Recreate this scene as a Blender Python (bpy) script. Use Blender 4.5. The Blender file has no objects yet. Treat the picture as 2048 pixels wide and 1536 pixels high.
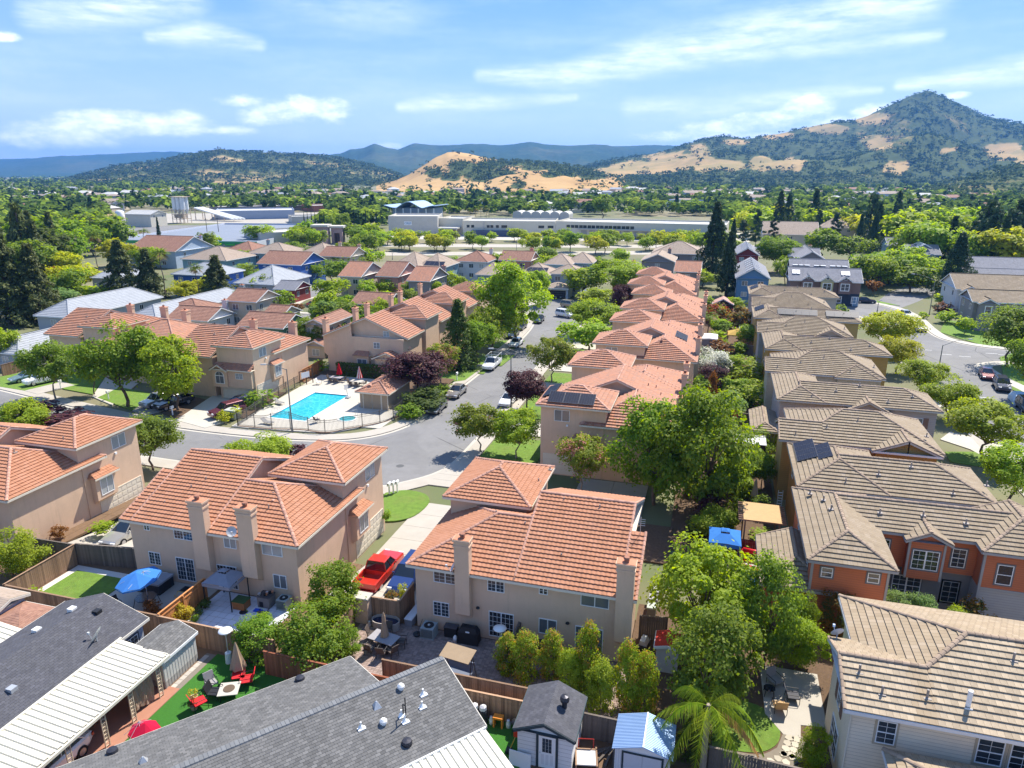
import bpy, math, random, zlib
import numpy as np
from mathutils import Vector, Matrix, noise as mnoise
R=math.radians
SC=bpy.context.scene; COL=SC.collection
# ------------------------------------------------ camera, sky, sun, exposure
HAZE=9e-5
CAMZ=30.0; PITCH=16.6; YAW=16.0; FPX=1421.0; Z0=-1.1
cd=bpy.data.cameras.new('camera'); cam=bpy.data.objects.new('camera',cd); COL.objects.link(cam)
cam.location=(0,0,CAMZ); cam.rotation_euler=(R(90-PITCH),0,R(YAW))
cd.sensor_width=36; cd.lens=FPX/2048*36; cd.clip_start=1; cd.clip_end=90000
SC.camera=cam
SUN_AZ=Vector((math.sin(R(22)),math.cos(R(22))))
SUN_EL=R(54)
sd=bpy.data.lights.new('sun','SUN'); sd.energy=3.9; sd.angle=R(.53); sd.color=(1,.94,.84)
so=bpy.data.objects.new('sun',sd); COL.objects.link(so)
so.rotation_euler=Vector((SUN_AZ.x*math.cos(SUN_EL),SUN_AZ.y*math.cos(SUN_EL),math.sin(SUN_EL))).to_track_quat('Z','Y').to_euler()
so.location=(60,60,200)
SC.view_settings.view_transform='Standard'; SC.view_settings.look='None'
SC.view_settings.exposure=1.22; SC.view_settings.gamma=1
SC.view_settings.use_curve_mapping=False
SC.render.engine='CYCLES'
SC.cycles.use_denoising=True; SC.cycles.max_bounces=6; SC.cycles.diffuse_bounces=3; SC.cycles.glossy_bounces=3
SC.cycles.transmission_bounces=4; SC.cycles.volume_bounces=0; SC.cycles.transparent_max_bounces=8
SC.cycles.caustics_reflective=False; SC.cycles.caustics_refractive=False

class NT:
    """small helper to write node trees"""
    def __init__(s,t): s.t=t; s.n=t.nodes; s.l=t.links
    def add(s,ty,**k):
        n=s.n.new(ty)
        for a,b in k.items():
            if a.startswith('i_'):
                key=a[2:]
                key=int(key) if key.isdigit() else key.replace('_',' ')
                s.put(n.inputs[key],b)
            else: setattr(n,a,b)
        return n
    def put(s,i,v):
        if isinstance(v,bpy.types.NodeSocket): s.l.new(v,i)
        else: i.default_value=v
    def math(s,op,a,b=0.,c=None,clamp=False):
        n=s.n.new('ShaderNodeMath'); n.operation=op; n.use_clamp=clamp; s.put(n.inputs[0],a); s.put(n.inputs[1],b)
        if c is not None: s.put(n.inputs[2],c)
        return n.outputs[0]
    def mix(s,f,a,b,mode='MIX'):
        n=s.n.new('ShaderNodeMix'); n.data_type='RGBA'; n.blend_type=mode
        s.put(n.inputs[0],f); s.put(n.inputs[6],a); s.put(n.inputs[7],b); return n.outputs[2]
    def ramp(s,f,stops):
        n=s.n.new('ShaderNodeValToRGB'); s.put(n.inputs[0],f); e=n.color_ramp.elements
        while len(e)<len(stops): e.new(.5)
        for q,(p,c) in zip(e,stops): q.position=p; q.color=c if len(c)==4 else (*c,1)
        return n.outputs[0]
    def mapr(s,v,a,b,c,d,smooth=True):
        n=s.n.new('ShaderNodeMapRange'); n.interpolation_type='SMOOTHSTEP' if smooth else 'LINEAR'
        for i,x in enumerate((v,a,b,c,d)): s.put(n.inputs[i],x)
        return n.outputs[0]
    def noise(s,vec,scale,detail=4,rough=.55,out=0):
        n=s.n.new('ShaderNodeTexNoise'); s.put(n.inputs['Vector'],vec); s.put(n.inputs['Scale'],scale); n.inputs['Detail'].default_value=detail; n.inputs['Roughness'].default_value=rough
        return n.outputs[out]

def C4(c): return (c[0],c[1],c[2],1)
def S3(r,g,b):
    f=lambda x:((x/255+.055)/1.055)**2.4 if x>10 else x/255/12.92
    return (f(r),f(g),f(b))
# ------------------------------------------------ sky
W=bpy.data.worlds.new('World'); SC.world=W; W.use_nodes=True
t=NT(W.node_tree); t.n.clear()
sky=t.add('ShaderNodeTexSky'); sky.sky_type='NISHITA'; sky.sun_disc=False
sky.sun_elevation=SUN_EL; sky.sun_rotation=math.atan2(SUN_AZ.x,SUN_AZ.y)
sky.altitude=100; sky.air_density=1.0; sky.dust_density=.25; sky.ozone_density=3.0
tc=t.add('ShaderNodeTexCoord'); vec=tc.outputs['Generated']
# clouds: each soft cloud lies round a direction of the sky (azimuth, elevation)
sep=t.add('ShaderNodeSeparateXYZ',i_0=vec)
az=t.math('ARCTAN2',t.math('MULTIPLY',sep.outputs[0],-1.),sep.outputs[1])   # left positive
el=t.math('ARCSINE',sep.outputs[2])
comb=t.add('ShaderNodeCombineXYZ',i_0=az,i_1=el)
nz=t.add('ShaderNodeMapping',i_0=comb.outputs[0]); nz.inputs['Scale'].default_value=(1,2.1,1)
nA=t.noise(nz.outputs[0],13,7,.6)
nB=t.noise(nz.outputs[0],46,5,.6)
def dirpx(u,v):
    x=(u-1024)/FPX; y=(768-v)/FPX; th=R(PITCH)
    fy=math.cos(th)+y*math.sin(th); z=-math.sin(th)+y*math.cos(th)
    return math.atan2(-x,fy)+R(YAW), math.atan2(z,math.hypot(x,fy))
dens=None
CUM=[(30,272,75,22),(150,262,110,24),(215,245,95,26),(330,250,90,24),(375,232,40,14),(95,285,150,16),(590,222,80,30),(655,225,60,26),(530,232,55,24),(490,200,55,14),(5,72,30,10),(470,262,60,10),
 (1330,272,75,14),(1430,256,100,20),(1545,238,90,26),(1620,210,70,24),(1745,222,45,16),(1910,190,30,8),(1480,275,120,14),(1690,250,120,20),(780,292,30,8)]
for (u,v,a,b) in CUM:
    a0,e0=dirpx(u,v)
    dx=t.math('DIVIDE',t.math('SUBTRACT',az,a0),a/FPX); dy=t.math('DIVIDE',t.math('SUBTRACT',el,e0),b/FPX)
    q=t.math('SUBTRACT',1.,t.math('ADD',t.math('MULTIPLY',dx,dx),t.math('MULTIPLY',dy,dy)))
    q=t.math('MAXIMUM',q,-1.5)
    dens=q if dens is None else t.math('SMOOTH_MAX',dens,q,.35)
puff=t.math('ADD',dens,t.math('MULTIPLY_ADD',nA,2.6,-1.5))
puff=t.math('ADD',puff,t.math('MULTIPLY_ADD',nB,1.1,-.55))
cum=t.mapr(puff,-.1,1.4,0,.88)
# cirrus: stretched thin streaks, following curved tracks
def streak(pts,width,amp):
    """soft band along a polyline of directions"""
    global cir
    for (p,q) in zip(pts,pts[1:]):
        a0,e0=dirpx(*p[:2]); a1,e1=dirpx(*q[:2]); L=math.hypot(a1-a0,e1-e0)
        ux,uy=(a1-a0)/L,(e1-e0)/L
        da=t.math('SUBTRACT',az,a0); de=t.math('SUBTRACT',el,e0)
        s=t.math('DIVIDE',t.math('MULTIPLY_ADD',da,ux,t.math('MULTIPLY',de,uy)),L,clamp=True)
        d=t.math('ABSOLUTE',t.math('MULTIPLY_ADD',da,-uy,t.math('MULTIPLY',de,ux)))
        px=t.math('SUBTRACT',da,t.math('MULTIPLY',s,ux*L)); py=t.math('SUBTRACT',de,t.math('MULTIPLY',s,uy*L))
        d=t.math('SQRT',t.math('MULTIPLY_ADD',px,px,t.math('MULTIPLY',py,py)))
        w0,w1=p[2]/FPX,q[2]/FPX
        wd=t.math('MULTIPLY_ADD',s,w1-w0,w0)
        g=t.mapr(t.math('DIVIDE',d,wd),0,1,amp,0)
        cir=g if cir is None else t.math('MAXIMUM',cir,g)
cir=None
streak([(960,150,18),(1130,150,34),(1300,110,52),(1480,75,60),(1650,35,60),(1850,-15,60)],1,.42)
streak([(800,215,14),(880,205,26),(1000,205,20),(1150,195,10)],1,.36)
streak([(1800,170,14),(1930,155,26),(2080,132,34)],1,.45)
streak([(1400,120,14),(1600,98,24),(1880,70,14)],1,.3)
streak([(60,30,30),(200,18,46),(380,-10,46)],1,.4)
streak([(300,72,16),(400,66,30),(520,88,16)],1,.35)
streak([(560,-20,80),(800,20,60)],1,.12)
streak([(1260,215,26),(1450,215,30),(1640,186,16),(1760,180,10)],1,.28)
cm=t.add('ShaderNodeMapping',i_0=comb.outputs[0]); cm.inputs['Rotation'].default_value=(0,0,R(14)); cm.inputs['Scale'].default_value=(2.2,13,1)
cn=t.noise(cm.outputs[0],6,7,.62)
cirr=t.math('MULTIPLY',cir,t.mapr(cn,.25,.75,.25,1.25))
veil=t.mapr(t.noise(cm.outputs[0],2.2,4,.5),.35,.8,.03,.15)
cl=t.math('ADD',t.math('MAXIMUM',cum,cirr),veil,clamp=True)
k_=1/.13; grad=t.ramp(t.math('DIVIDE',el,math.pi/2,clamp=True),[(p,[c*k_ for c in cc]) for p,cc in ((0,(.46,.51,.57)),(.035,(.3,.38,.5)),(.08,(.165,.275,.45)),(.135,(.075,.195,.43)),(.35,(.055,.15,.38)),(1,(.045,.11,.3)))])
hs=t.add('ShaderNodeHueSaturation',i_Value=1.,i_Color=t.mix(.9,sky.outputs[0],grad))
lit=t.mix(t.mapr(nB,.3,.7,0,1),C4((5.6,5.8,6.2)),C4((7.,6.95,6.9)))
skycol=t.mix(cl,hs.outputs[0],lit)
bg=t.add('ShaderNodeBackground',i_Strength=.13,i_Color=skycol)
wo=t.add('ShaderNodeOutputWorld'); t.l.new(bg.outputs[0],wo.inputs[0])

# ------------------------------------------------ pixel survey -> place on the ground (surveyed once from the photograph)
_cy,_sy=math.cos(R(YAW)),math.sin(R(YAW)); _th=R(PITCH)
def _ray(u,v):
    x=(u-1024)/FPX; y=(768-v)/FPX
    b=math.cos(_th)+y*math.sin(_th); c=-math.sin(_th)+y*math.cos(_th)
    return (x*_cy-b*_sy, x*_sy+b*_cy, c)
def at(u,v,z=Z0):
    d=_ray(u,v); k=(z-CAMZ)/d[2]; return (d[0]*k,d[1]*k)
def pix(X,Y,Z):
    x=X*_cy+Y*_sy; y=-X*_sy+Y*_cy; dz=Z-CAMZ
    fw=y*math.cos(_th)-dz*math.sin(_th); up=y*math.sin(_th)+dz*math.cos(_th)
    return 1024+FPX*x/fw, 768-FPX*up/fw, fw
def zat(X,Y,v):
    """height at which a vertical line over X,Y crosses picture row v"""
    y=-X*_sy+Y*_cy; k=(768-v)/FPX
    # up = k*fw ; y*s + dz*c = k*(y*c - dz*s)
    return CAMZ+(k*y*math.cos(_th)-y*math.sin(_th))/(math.cos(_th)+k*math.sin(_th))

# ------------------------------------------------ materials
MATS={}
def newmat(name):
    m=bpy.data.materials.new(name); m.use_nodes=True; t=NT(m.node_tree); t.n.clear()
    o=t.add('ShaderNodeOutputMaterial'); return m,t,o
def M(name,col=None,rough=.8,var=.18,scale=2.,bump=0.,bscale=20.,metal=0.,spec=.3,rand=0.,dirt=None,coat=0.,isl=0.,streak=0.):
    """plain surface: base colour with mottling, optional bump, per-object or per-piece colour variation"""
    if name in MATS: return MATS[name]
    m,t,o=newmat(name)
    tc=t.add('ShaderNodeTexCoord').outputs['Object']
    n=t.noise(tc,scale,5,.6)
    c=t.mix(n,C4([x*(1-var) for x in col]),C4([min(1,x*(1+var)) for x in col]))
    if dirt:
        n2=t.noise(tc,scale*.23,6,.65); c=t.mix(t.mapr(n2,.45,.75,0,dirt[1]),c,C4(dirt[0]))
    if streak:
        mp=t.add('ShaderNodeMapping',i_0=tc); mp.inputs['Scale'].default_value=(2.2,2.2,.16)
        c=t.mix(t.mapr(t.noise(mp.outputs[0],1.3,5,.7),.5,.78,0,streak),c,C4([x*.55 for x in col]))
    if rand:
        r=t.add('ShaderNodeObjectInfo').outputs['Random']
        h=t.add('ShaderNodeHueSaturation',i_Value=t.math('MULTIPLY_ADD',r,2*rand,1-rand),i_Color=c); c=h.outputs[0]
    if isl:
        r=t.add('ShaderNodeNewGeometry').outputs['Random Per Island']
        h=t.add('ShaderNodeHueSaturation',i_Value=t.math('MULTIPLY_ADD',r,2*isl,1-isl),i_Color=c); c=h.outputs[0]
    p=t.add('ShaderNodeBsdfPrincipled',i_Base_Color=c,i_Roughness=rough,i_Metallic=metal)
    p.inputs['Specular IOR Level'].default_value=spec
    if coat: p.inputs['Coat Weight'].default_value=coat; p.inputs['Coat Roughness'].default_value=.05
    if bump:
        b=t.add('ShaderNodeBump',i_Strength=bump,i_Distance=.05,i_Height=t.noise(tc,bscale,3)); t.l.new(b.outputs[0],p.inputs['Normal'])
    t.l.new(p.outputs[0],o.inputs[0]); MATS[name]=m; return m
def roofmat(name,cols,wave=0.,stain=(.25,.2,.16),st=.35,joint=False,jw=.05):
    """roof covering: each tile (one uv cell) its own shade; weathering; joints between tiles"""
    if name in MATS: return MATS[name]
    m,t,o=newmat(name)
    uv=t.add('ShaderNodeUVMap').outputs[0]
    s=t.add('ShaderNodeSeparateXYZ',i_0=uv); u,v=s.outputs[0],s.outputs[1]
    fv=t.math('FLOOR',v)
    us=t.math('MULTIPLY_ADD',t.math('MODULO',fv,2.),.5,u) if joint else u
    fu=t.math('FLOOR',us)
    cell=t.add('ShaderNodeCombineXYZ',i_0=fu,i_1=fv)
    wn=t.add('ShaderNodeTexWhiteNoise',i_Vector=cell.outputs[0]); wn.noise_dimensions='3D'
    k=len(cols)
    c=t.ramp(wn.outputs[0],[(i/(k-1) if k>1 else 0,cc) for i,cc in enumerate(cols)])
    oc=t.add('ShaderNodeTexCoord').outputs['Object']
    n=t.noise(oc,.5,6,.65); c=t.mix(t.mapr(n,.48,.78,0,st),c,C4(stain))
    n3=t.noise(oc,1.7,4,.6); c=t.mix(t.mapr(n3,.3,.7,0,.25),c,C4([x*1.25 for x in cols[0]]))
    cs=t.add('ShaderNodeCombineXYZ',i_0=t.math('MULTIPLY',u,.3),i_1=t.math('MULTIPLY',v,.05)); c=t.mix(t.mapr(t.noise(cs.outputs[0],2.,5,.7),.5,.75,0,.4),c,C4([x*.55 for x in cols[0]]))
    p=t.add('ShaderNodeBsdfPrincipled',i_Roughness=.85); p.inputs['Specular IOR Level'].default_value=.25
    hgt=None
    if wave: hgt=t.math('MULTIPLY',t.math('SINE',t.math('MULTIPLY',u,2*math.pi)),.5)
    if joint:
        fr=t.math('FRACT',us); j=t.math('LESS_THAN',fr,jw); c=t.mix(j,c,C4([x*.45 for x in cols[0]]))
    if hgt is not None:
        b=t.add('ShaderNodeBump',i_Strength=wave,i_Distance=.06,i_Height=hgt); t.l.new(b.outputs[0],p.inputs['Normal'])
    t.l.new(c,p.inputs['Base Color']); t.l.new(p.outputs[0],o.inputs[0]); MATS[name]=m; return m
def leafmat(name,c1,c2,c3=None,p3=0.,trans=.5,rand=.12):
    if name in MATS: return MATS[name]
    m,t,o=newmat(name)
    r=t.add('ShaderNodeNewGeometry').outputs['Random Per Island']
    c=t.mix(r,C4(c1),C4(c2))
    if c3:
        oc=t.add('ShaderNodeTexCoord').outputs['Object']
        n=t.noise(oc,3.2,3,.5); f=t.math('ADD',n,t.math('MULTIPLY',r,.35))
        c=t.mix(t.mapr(f,.98-p3,1.02-p3,0,1),c,C4(c3))
    q=t.add('ShaderNodeObjectInfo').outputs['Random']
    h=t.add('ShaderNodeHueSaturation',i_Hue=t.math('MULTIPLY_ADD',q,.018,.491),i_Value=t.math('MULTIPLY_ADD',q,2*rand,1-rand),i_Color=c).outputs[0]
    d=t.add('ShaderNodeBsdfPrincipled',i_Base_Color=h,i_Roughness=.6); d.inputs['Specular IOR Level'].default_value=.25
    tr=t.add('ShaderNodeBsdfTranslucent')
    hh=t.add('ShaderNodeHueSaturation',i_Hue=.488,i_Saturation=1.1,i_Value=1.7,i_Color=h); t.l.new(hh.outputs[0],tr.inputs[0])
    x=t.add('ShaderNodeMixShader',i_0=trans); t.l.new(d.outputs[0],x.inputs[1]); t.l.new(tr.outputs[0],x.inputs[2])
    t.l.new(x.outputs[0],o.inputs[0]); MATS[name]=m; return m

# ------------------------------------------------ mesh builder
class MB:
    def __init__(s): s.v=[]; s.f=[]; s.m=[]; s.uv=[]; s.hasuv=False
    def face(s,pts,m=0,uv=None):
        i=len(s.v); s.v+=[tuple(p) for p in pts]; s.f.append(tuple(range(i,i+len(pts)))); s.m.append(m)
        if uv: s.hasuv=True
        s.uv.append(uv)
    def box(s,x0,y0,z0,x1,y1,z1,m=0):
        if x0>x1:x0,x1=x1,x0
        if y0>y1:y0,y1=y1,y0
        if z0>z1:z0,z1=z1,z0
        i=len(s.v); s.v+=[(x0,y0,z0),(x1,y0,z0),(x1,y1,z0),(x0,y1,z0),(x0,y0,z1),(x1,y0,z1),(x1,y1,z1),(x0,y1,z1)]
        for q in ((3,2,1,0),(4,5,6,7),(0,1,5,4),(1,2,6,5),(2,3,7,6),(3,0,4,7)):
            s.f.append(tuple(i+a for a in q)); s.m.append(m); s.uv.append(None)
        return s
    def hexa(s,b,t_,m=0):
        """b,t_: 4 bottom and 4 top points, same winding"""
        i=len(s.v); s.v+=[tuple(p) for p in b]+[tuple(p) for p in t_]
        for q in ((3,2,1,0),(4,5,6,7),(0,1,5,4),(1,2,6,5),(2,3,7,6),(3,0,4,7)):
            s.f.append(tuple(i+a for a in q)); s.m.append(m); s.uv.append(None)
        return s
    def prism(s,poly,z0,z1,m=0):
        n=len(poly); a=sum(poly[i][0]*poly[(i+1)%n][1]-poly[(i+1)%n][0]*poly[i][1] for i in range(n))
        if a<0: poly=poly[::-1]
        i=len(s.v); s.v+=[(p[0],p[1],z0) for p in poly]+[(p[0],p[1],z1) for p in poly]
        s.f.append(tuple(i+n+k for k in range(n))); s.m.append(m); s.uv.append(None)
        s.f.append(tuple(i+n-1-k for k in range(n))); s.m.append(m); s.uv.append(None)
        for k in range(n):
            j=(k+1)%n; s.f.append((i+k,i+j,i+n+j,i+n+k)); s.m.append(m); s.uv.append(None)
        return s
    def cyl(s,p0,p1,r0,r1=None,n=8,m=0,cap=True):
        r1=r0 if r1 is None else r1
        p0=Vector(p0); p1=Vector(p1); d=(p1-p0).normalized()
        a=Vector((0,0,1)) if abs(d.z)<.9 else Vector((1,0,0)); e=d.cross(a).normalized(); g=d.cross(e)
        i=len(s.v)
        for p,r in ((p0,r0),(p1,r1)):
            for k in range(n):
                w=2*math.pi*k/n; s.v.append(tuple(p+e*(r*math.cos(w))+g*(r*math.sin(w))))
        for k in range(n):
            j=(k+1)%n; s.f.append((i+k,i+n+k,i+n+j,i+j)); s.m.append(m); s.uv.append(None)
        if cap:
            s.f.append(tuple(i+k for k in range(n))); s.m.append(m); s.uv.append(None)
            s.f.append(tuple(i+n+n-1-k for k in range(n))); s.m.append(m); s.uv.append(None)
        return s
    def lathe(s,prof,c=(0,0,0),n=12,m=0):
        """profile of (radius, z) turned round a vertical axis at c"""
        i=len(s.v)
        for r,z in prof:
            for k in range(n):
                w=2*math.pi*k/n; s.v.append((c[0]+r*math.cos(w),c[1]+r*math.sin(w),c[2]+z))
        for a in range(len(prof)-1):
            for k in range(n):
                j=(k+1)%n; s.f.append((i+a*n+k,i+a*n+j,i+a*n+n+j,i+a*n+n+k)); s.m.append(m); s.uv.append(None)
        return s
    def mesh(s,name,mats,smooth=False):
        me=bpy.data.meshes.new(name); me.from_pydata(s.v,[],s.f)
        for x in (mats if isinstance(mats,(list,tuple)) else [mats]): me.materials.append(x)
        if any(s.m): me.polygons.foreach_set('material_index',s.m)
        if smooth: me.polygons.foreach_set('use_smooth',[True]*len(s.f))
        if s.hasuv:
            l=me.uv_layers.new(name='UVMap'); a=[]
            for f,u in zip(s.f,s.uv):
                for k in range(len(f)): a+= (u[k] if u else (0.,0.))
            l.data.foreach_set('uv',a)
        me.update(); return me
    def obj(s,name,mats,parent=None,smooth=False,kind=None,label=None):
        return link(name,s.mesh(name,mats,smooth),parent,kind,label)
def link(name,me,parent=None,kind=None,label=None,mw=None):
    o=bpy.data.objects.new(name,me); COL.objects.link(o)
    if parent is not None: o.parent=parent
    if kind: o['kind']=kind
    if label: o['label']=label
    if mw is not None: o.matrix_local=mw
    return o
def thing(name,label,cat,loc=(0,0,0),rot=0.,group=None,scale=None):
    o=bpy.data.objects.new(name,None); COL.objects.link(o); o.empty_display_size=.3
    o.location=loc; o.rotation_euler=(0,0,R(rot))
    if scale: o.scale=scale
    o['label']=label; o['category']=cat
    if group: o['group']=group
    return o
def tag(o,label,cat,group=None):
    o['label']=label; o['category']=cat
    if group: o['group']=group
    return o
def structure(o): o['kind']='structure'; return o
# ------------------------------------------------ roofs
def clip2(poly,s0,keep_above):
    out=[]; n=len(poly)
    for i in range(n):
        a,b=poly[i],poly[(i+1)%n]; da,db=a[1]-s0,b[1]-s0
        if not keep_above: da,db=-da,-db
        if da>=-1e-9: out.append(a)
        if (da>1e-9 and db<-1e-9) or (da<-1e-9 and db>1e-9):
            k=da/(da-db); out.append((a[0]+(b[0]-a[0])*k,a[1]+(b[1]-a[1])*k))
    return out
def tiles(mb,poly,course=.36,lap=.035,tw=.3,wave=0.,seg=4,m=0,rng=None):
    """lay overlapping courses of tiles on a planar roof face; poly[0]->poly[1] is its eave"""
    P=[Vector(p) for p in poly]; o=P[0]; ex=(P[1]-P[0]).normalized()
    n=Vector((0,0,0))
    for i in range(len(P)): n+=P[i].cross(P[(i+1)%len(P)])
    n.normalize(); up=n.cross(ex)
    if n.z<0: n=-n; up=n.cross(ex)
    if (sum((p-o).dot(up) for p in P))<0: up=-up
    pts=[((p-o).dot(ex),(p-o).dot(up)) for p in P]
    H_=max(p[1] for p in pts); nc=max(1,round(H_/course)); h=H_/nc
    def w3(x,s,e): return o+ex*x+up*s+n*e
    for c in range(nc):
        s0,s1=c*h,(c+1)*h
        q=clip2(clip2(pts,s0,True),s1,False)
        if len(q)<3: continue
        lo=[p[0] for p in q if abs(p[1]-s0)<1e-5]; hi=[p[0] for p in q if abs(p[1]-s1)<1e-5]
        if not lo: continue
        a0,b0=min(lo),max(lo)
        a1,b1=(min(hi),max(hi)) if hi else (sum(p[0] for p in q if p[1]>s0+1e-5)/max(1,len([1 for p in q if p[1]>s0+1e-5])),)*2
        ov=lap*.15
        if wave:
            xm,xM=min(a0,a1),max(b0,b1); k0=math.floor(xm/tw*seg); k1=math.ceil(xM/tw*seg)
            prof=[.5+.5*math.sin(2*math.pi*k/seg+.6) for k in range(seg)]
            prev=None
            for k in range(k0,k1+1):
                x=k*tw/seg; e=wave*prof[k%seg]
                xa=min(max(x,a0),b0); xb=min(max(x,a1),b1)
                cur=(w3(xa,s0,lap+e),w3(xb,s1,ov+e),w3(xa,s0,-.01),(xa/tw,xb/tw))
                if prev and (abs(cur[3][0]-prev[3][0])>1e-6 or abs(cur[3][1]-prev[3][1])>1e-6):
                    u0,u1=(k-1)/seg+.01,k/seg-.01
                    mb.face((prev[0],cur[0],cur[1],prev[1]),m,((u0,c+.1),(u1,c+.1),(u1,c+.9),(u0,c+.9)))
                    mb.face((prev[2],cur[2],cur[0],prev[0]),m,((u0,c+.1),(u1,c+.1),(u1,c+.2),(u0,c+.2)))
                prev=cur
        else:
            mb.face((w3(a0,s0,lap),w3(b0,s0,lap),w3(b1,s1,ov),w3(a1,s1,ov)),m,((a0/tw,c+.02),(b0/tw,c+.02),(b1/tw,c+.98),(a1/tw,c+.98)))
            mb.face((w3(a0,s0,-.01),w3(b0,s0,-.01),w3(b0,s0,lap),w3(a0,s0,lap)),m,((a0/tw,c+.02),(b0/tw,c+.02),(b0/tw,c+.1),(a0/tw,c+.1)))
def roofblock(x0,x1,y0,y1,ez,pitch,axis='x',ends='hh'):
    """faces (eave first), cap lines and gable triangles of a hip/gable roof; x0..y1 are its eave lines"""
    T=(lambda x,y,z:(x,y,z)) if axis=='x' else (lambda x,y,z:(y,x,z))
    if axis=='y': x0,x1,y0,y1=y0,y1,x0,x1
    hw=(y1-y0)/2; rz=ez+hw*pitch; ym=(y0+y1)/2
    a=x0+(hw if ends[0]=='h' else 0); b=x1-(hw if ends[1]=='h' else 0)
    if a>b: # steep pyramid
        a=b=(a+b)/2
    A,B=T(a,ym,rz),T(b,ym,rz)
    c00,c10,c11,c01=T(x0,y0,ez),T(x1,y0,ez),T(x1,y1,ez),T(x0,y1,ez)
    F=[[c00,c10,B,A] if b-a>1e-6 else [c00,c10,A],[c11,c01,A,B] if b-a>1e-6 else [c11,c01,A]]
    caps=[]; gab=[]; rakes=[]
    if b-a>1e-6: caps.append((A,B))
    if ends[0]=='h': F.append([c01,c00,A]); caps+=[(c00,A),(c01,A)]
    else: gab.append((c01,c00,A)); rakes+=[(c00,A),(c01,A)]
    if ends[1]=='h': F.append([c10,c11,B]); caps+=[(c10,B),(c11,B)]
    else: gab.append((c10,c11,B)); rakes+=[(c10,B),(c11,B)]
    eaves=[(c00,c10),(c11,c01)]+([(c01,c00)] if ends[0]=='h' else [])+([(c10,c11)] if ends[1]=='h' else [])
    return dict(F=F,caps=caps,gab=gab,rakes=rakes,eaves=eaves,rz=rz,foot=(c00,c10,c11,c01))
def bar(mb,a,b,w,h0,h1,m=0):
    """upright-sided bar between two 3D points, w wide, from h0 below to h1 above the line"""
    a=Vector(a); b=Vector(b); d=(b-a); s=Vector((-d.y,d.x,0))
    s=s.normalized()*(w/2) if s.length>1e-6 else Vector((w/2,0,0))
    z0=Vector((0,0,-h0)); z1=Vector((0,0,h1))
    mb.hexa([a-s+z0,b-s+z0,b+s+z0,a+s+z0],[a-s+z1,b-s+z1,b+s+z1,a+s+z1],m)
CAPM={}
def capmesh(mat,L=.42,r=.13):
    k=(mat.name,L,r)
    if k not in CAPM:
        mb=MB(); n=5; i0=[]
        for (x,rr) in ((0,r*1.12),(L,r*.9)):
            i0.append(len(mb.v))
            for q in range(n+1):
                w=math.pi*q/n; mb.v.append((x,rr*math.cos(w),rr*.8*math.sin(w)))
        for q in range(n):
            mb.f.append((i0[0]+q,i0[1]+q,i0[1]+q+1,i0[0]+q+1)); mb.m.append(0); mb.uv.append(None)
        mb.f.append(tuple(i0[0]+q for q in range(n+1))); mb.m.append(0); mb.uv.append(None)
        CAPM[k]=mb.mesh('ridge_tile',mat)
    return CAPM[k]
def alongm(p,d):
    d=Vector(d).normalized(); y=Vector((0,0,1)).cross(d).normalized(); z=d.cross(y)
    m=Matrix((d,y,z)).transposed().to_4x4(); m.translation=p; return m
def capline(parent,a,b,mat,single,mb=None,L=.38,r=.13,lift=.03,name='ridge_tile'):
    """barrel tiles along a ridge or hip: one object each near the camera, else joined in mb"""
    a=Vector(a); b=Vector(b)
    if a.z>b.z+1e-4: a,b=b,a
    d=b-a; n=max(1,round(d.length/L))
    for i in range(n):
        p=a+d*(i/n)+Vector((0,0,lift))
        if single: link(name,capmesh(mat,d.length/n*1.08 if False else L*1.1,r),parent,mw=alongm(p,d))
        else:
            me=capmesh(mat,L*1.1,r); mm=alongm(p,d); k=len(mb.v)
            mb.v+=[tuple(mm@v.co) for v in me.vertices]
            for f in me.polygons: mb.f.append(tuple(k+x for x in f.vertices)); mb.m.append(0); mb.uv.append(None)
def onefwd(v): return v
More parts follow.
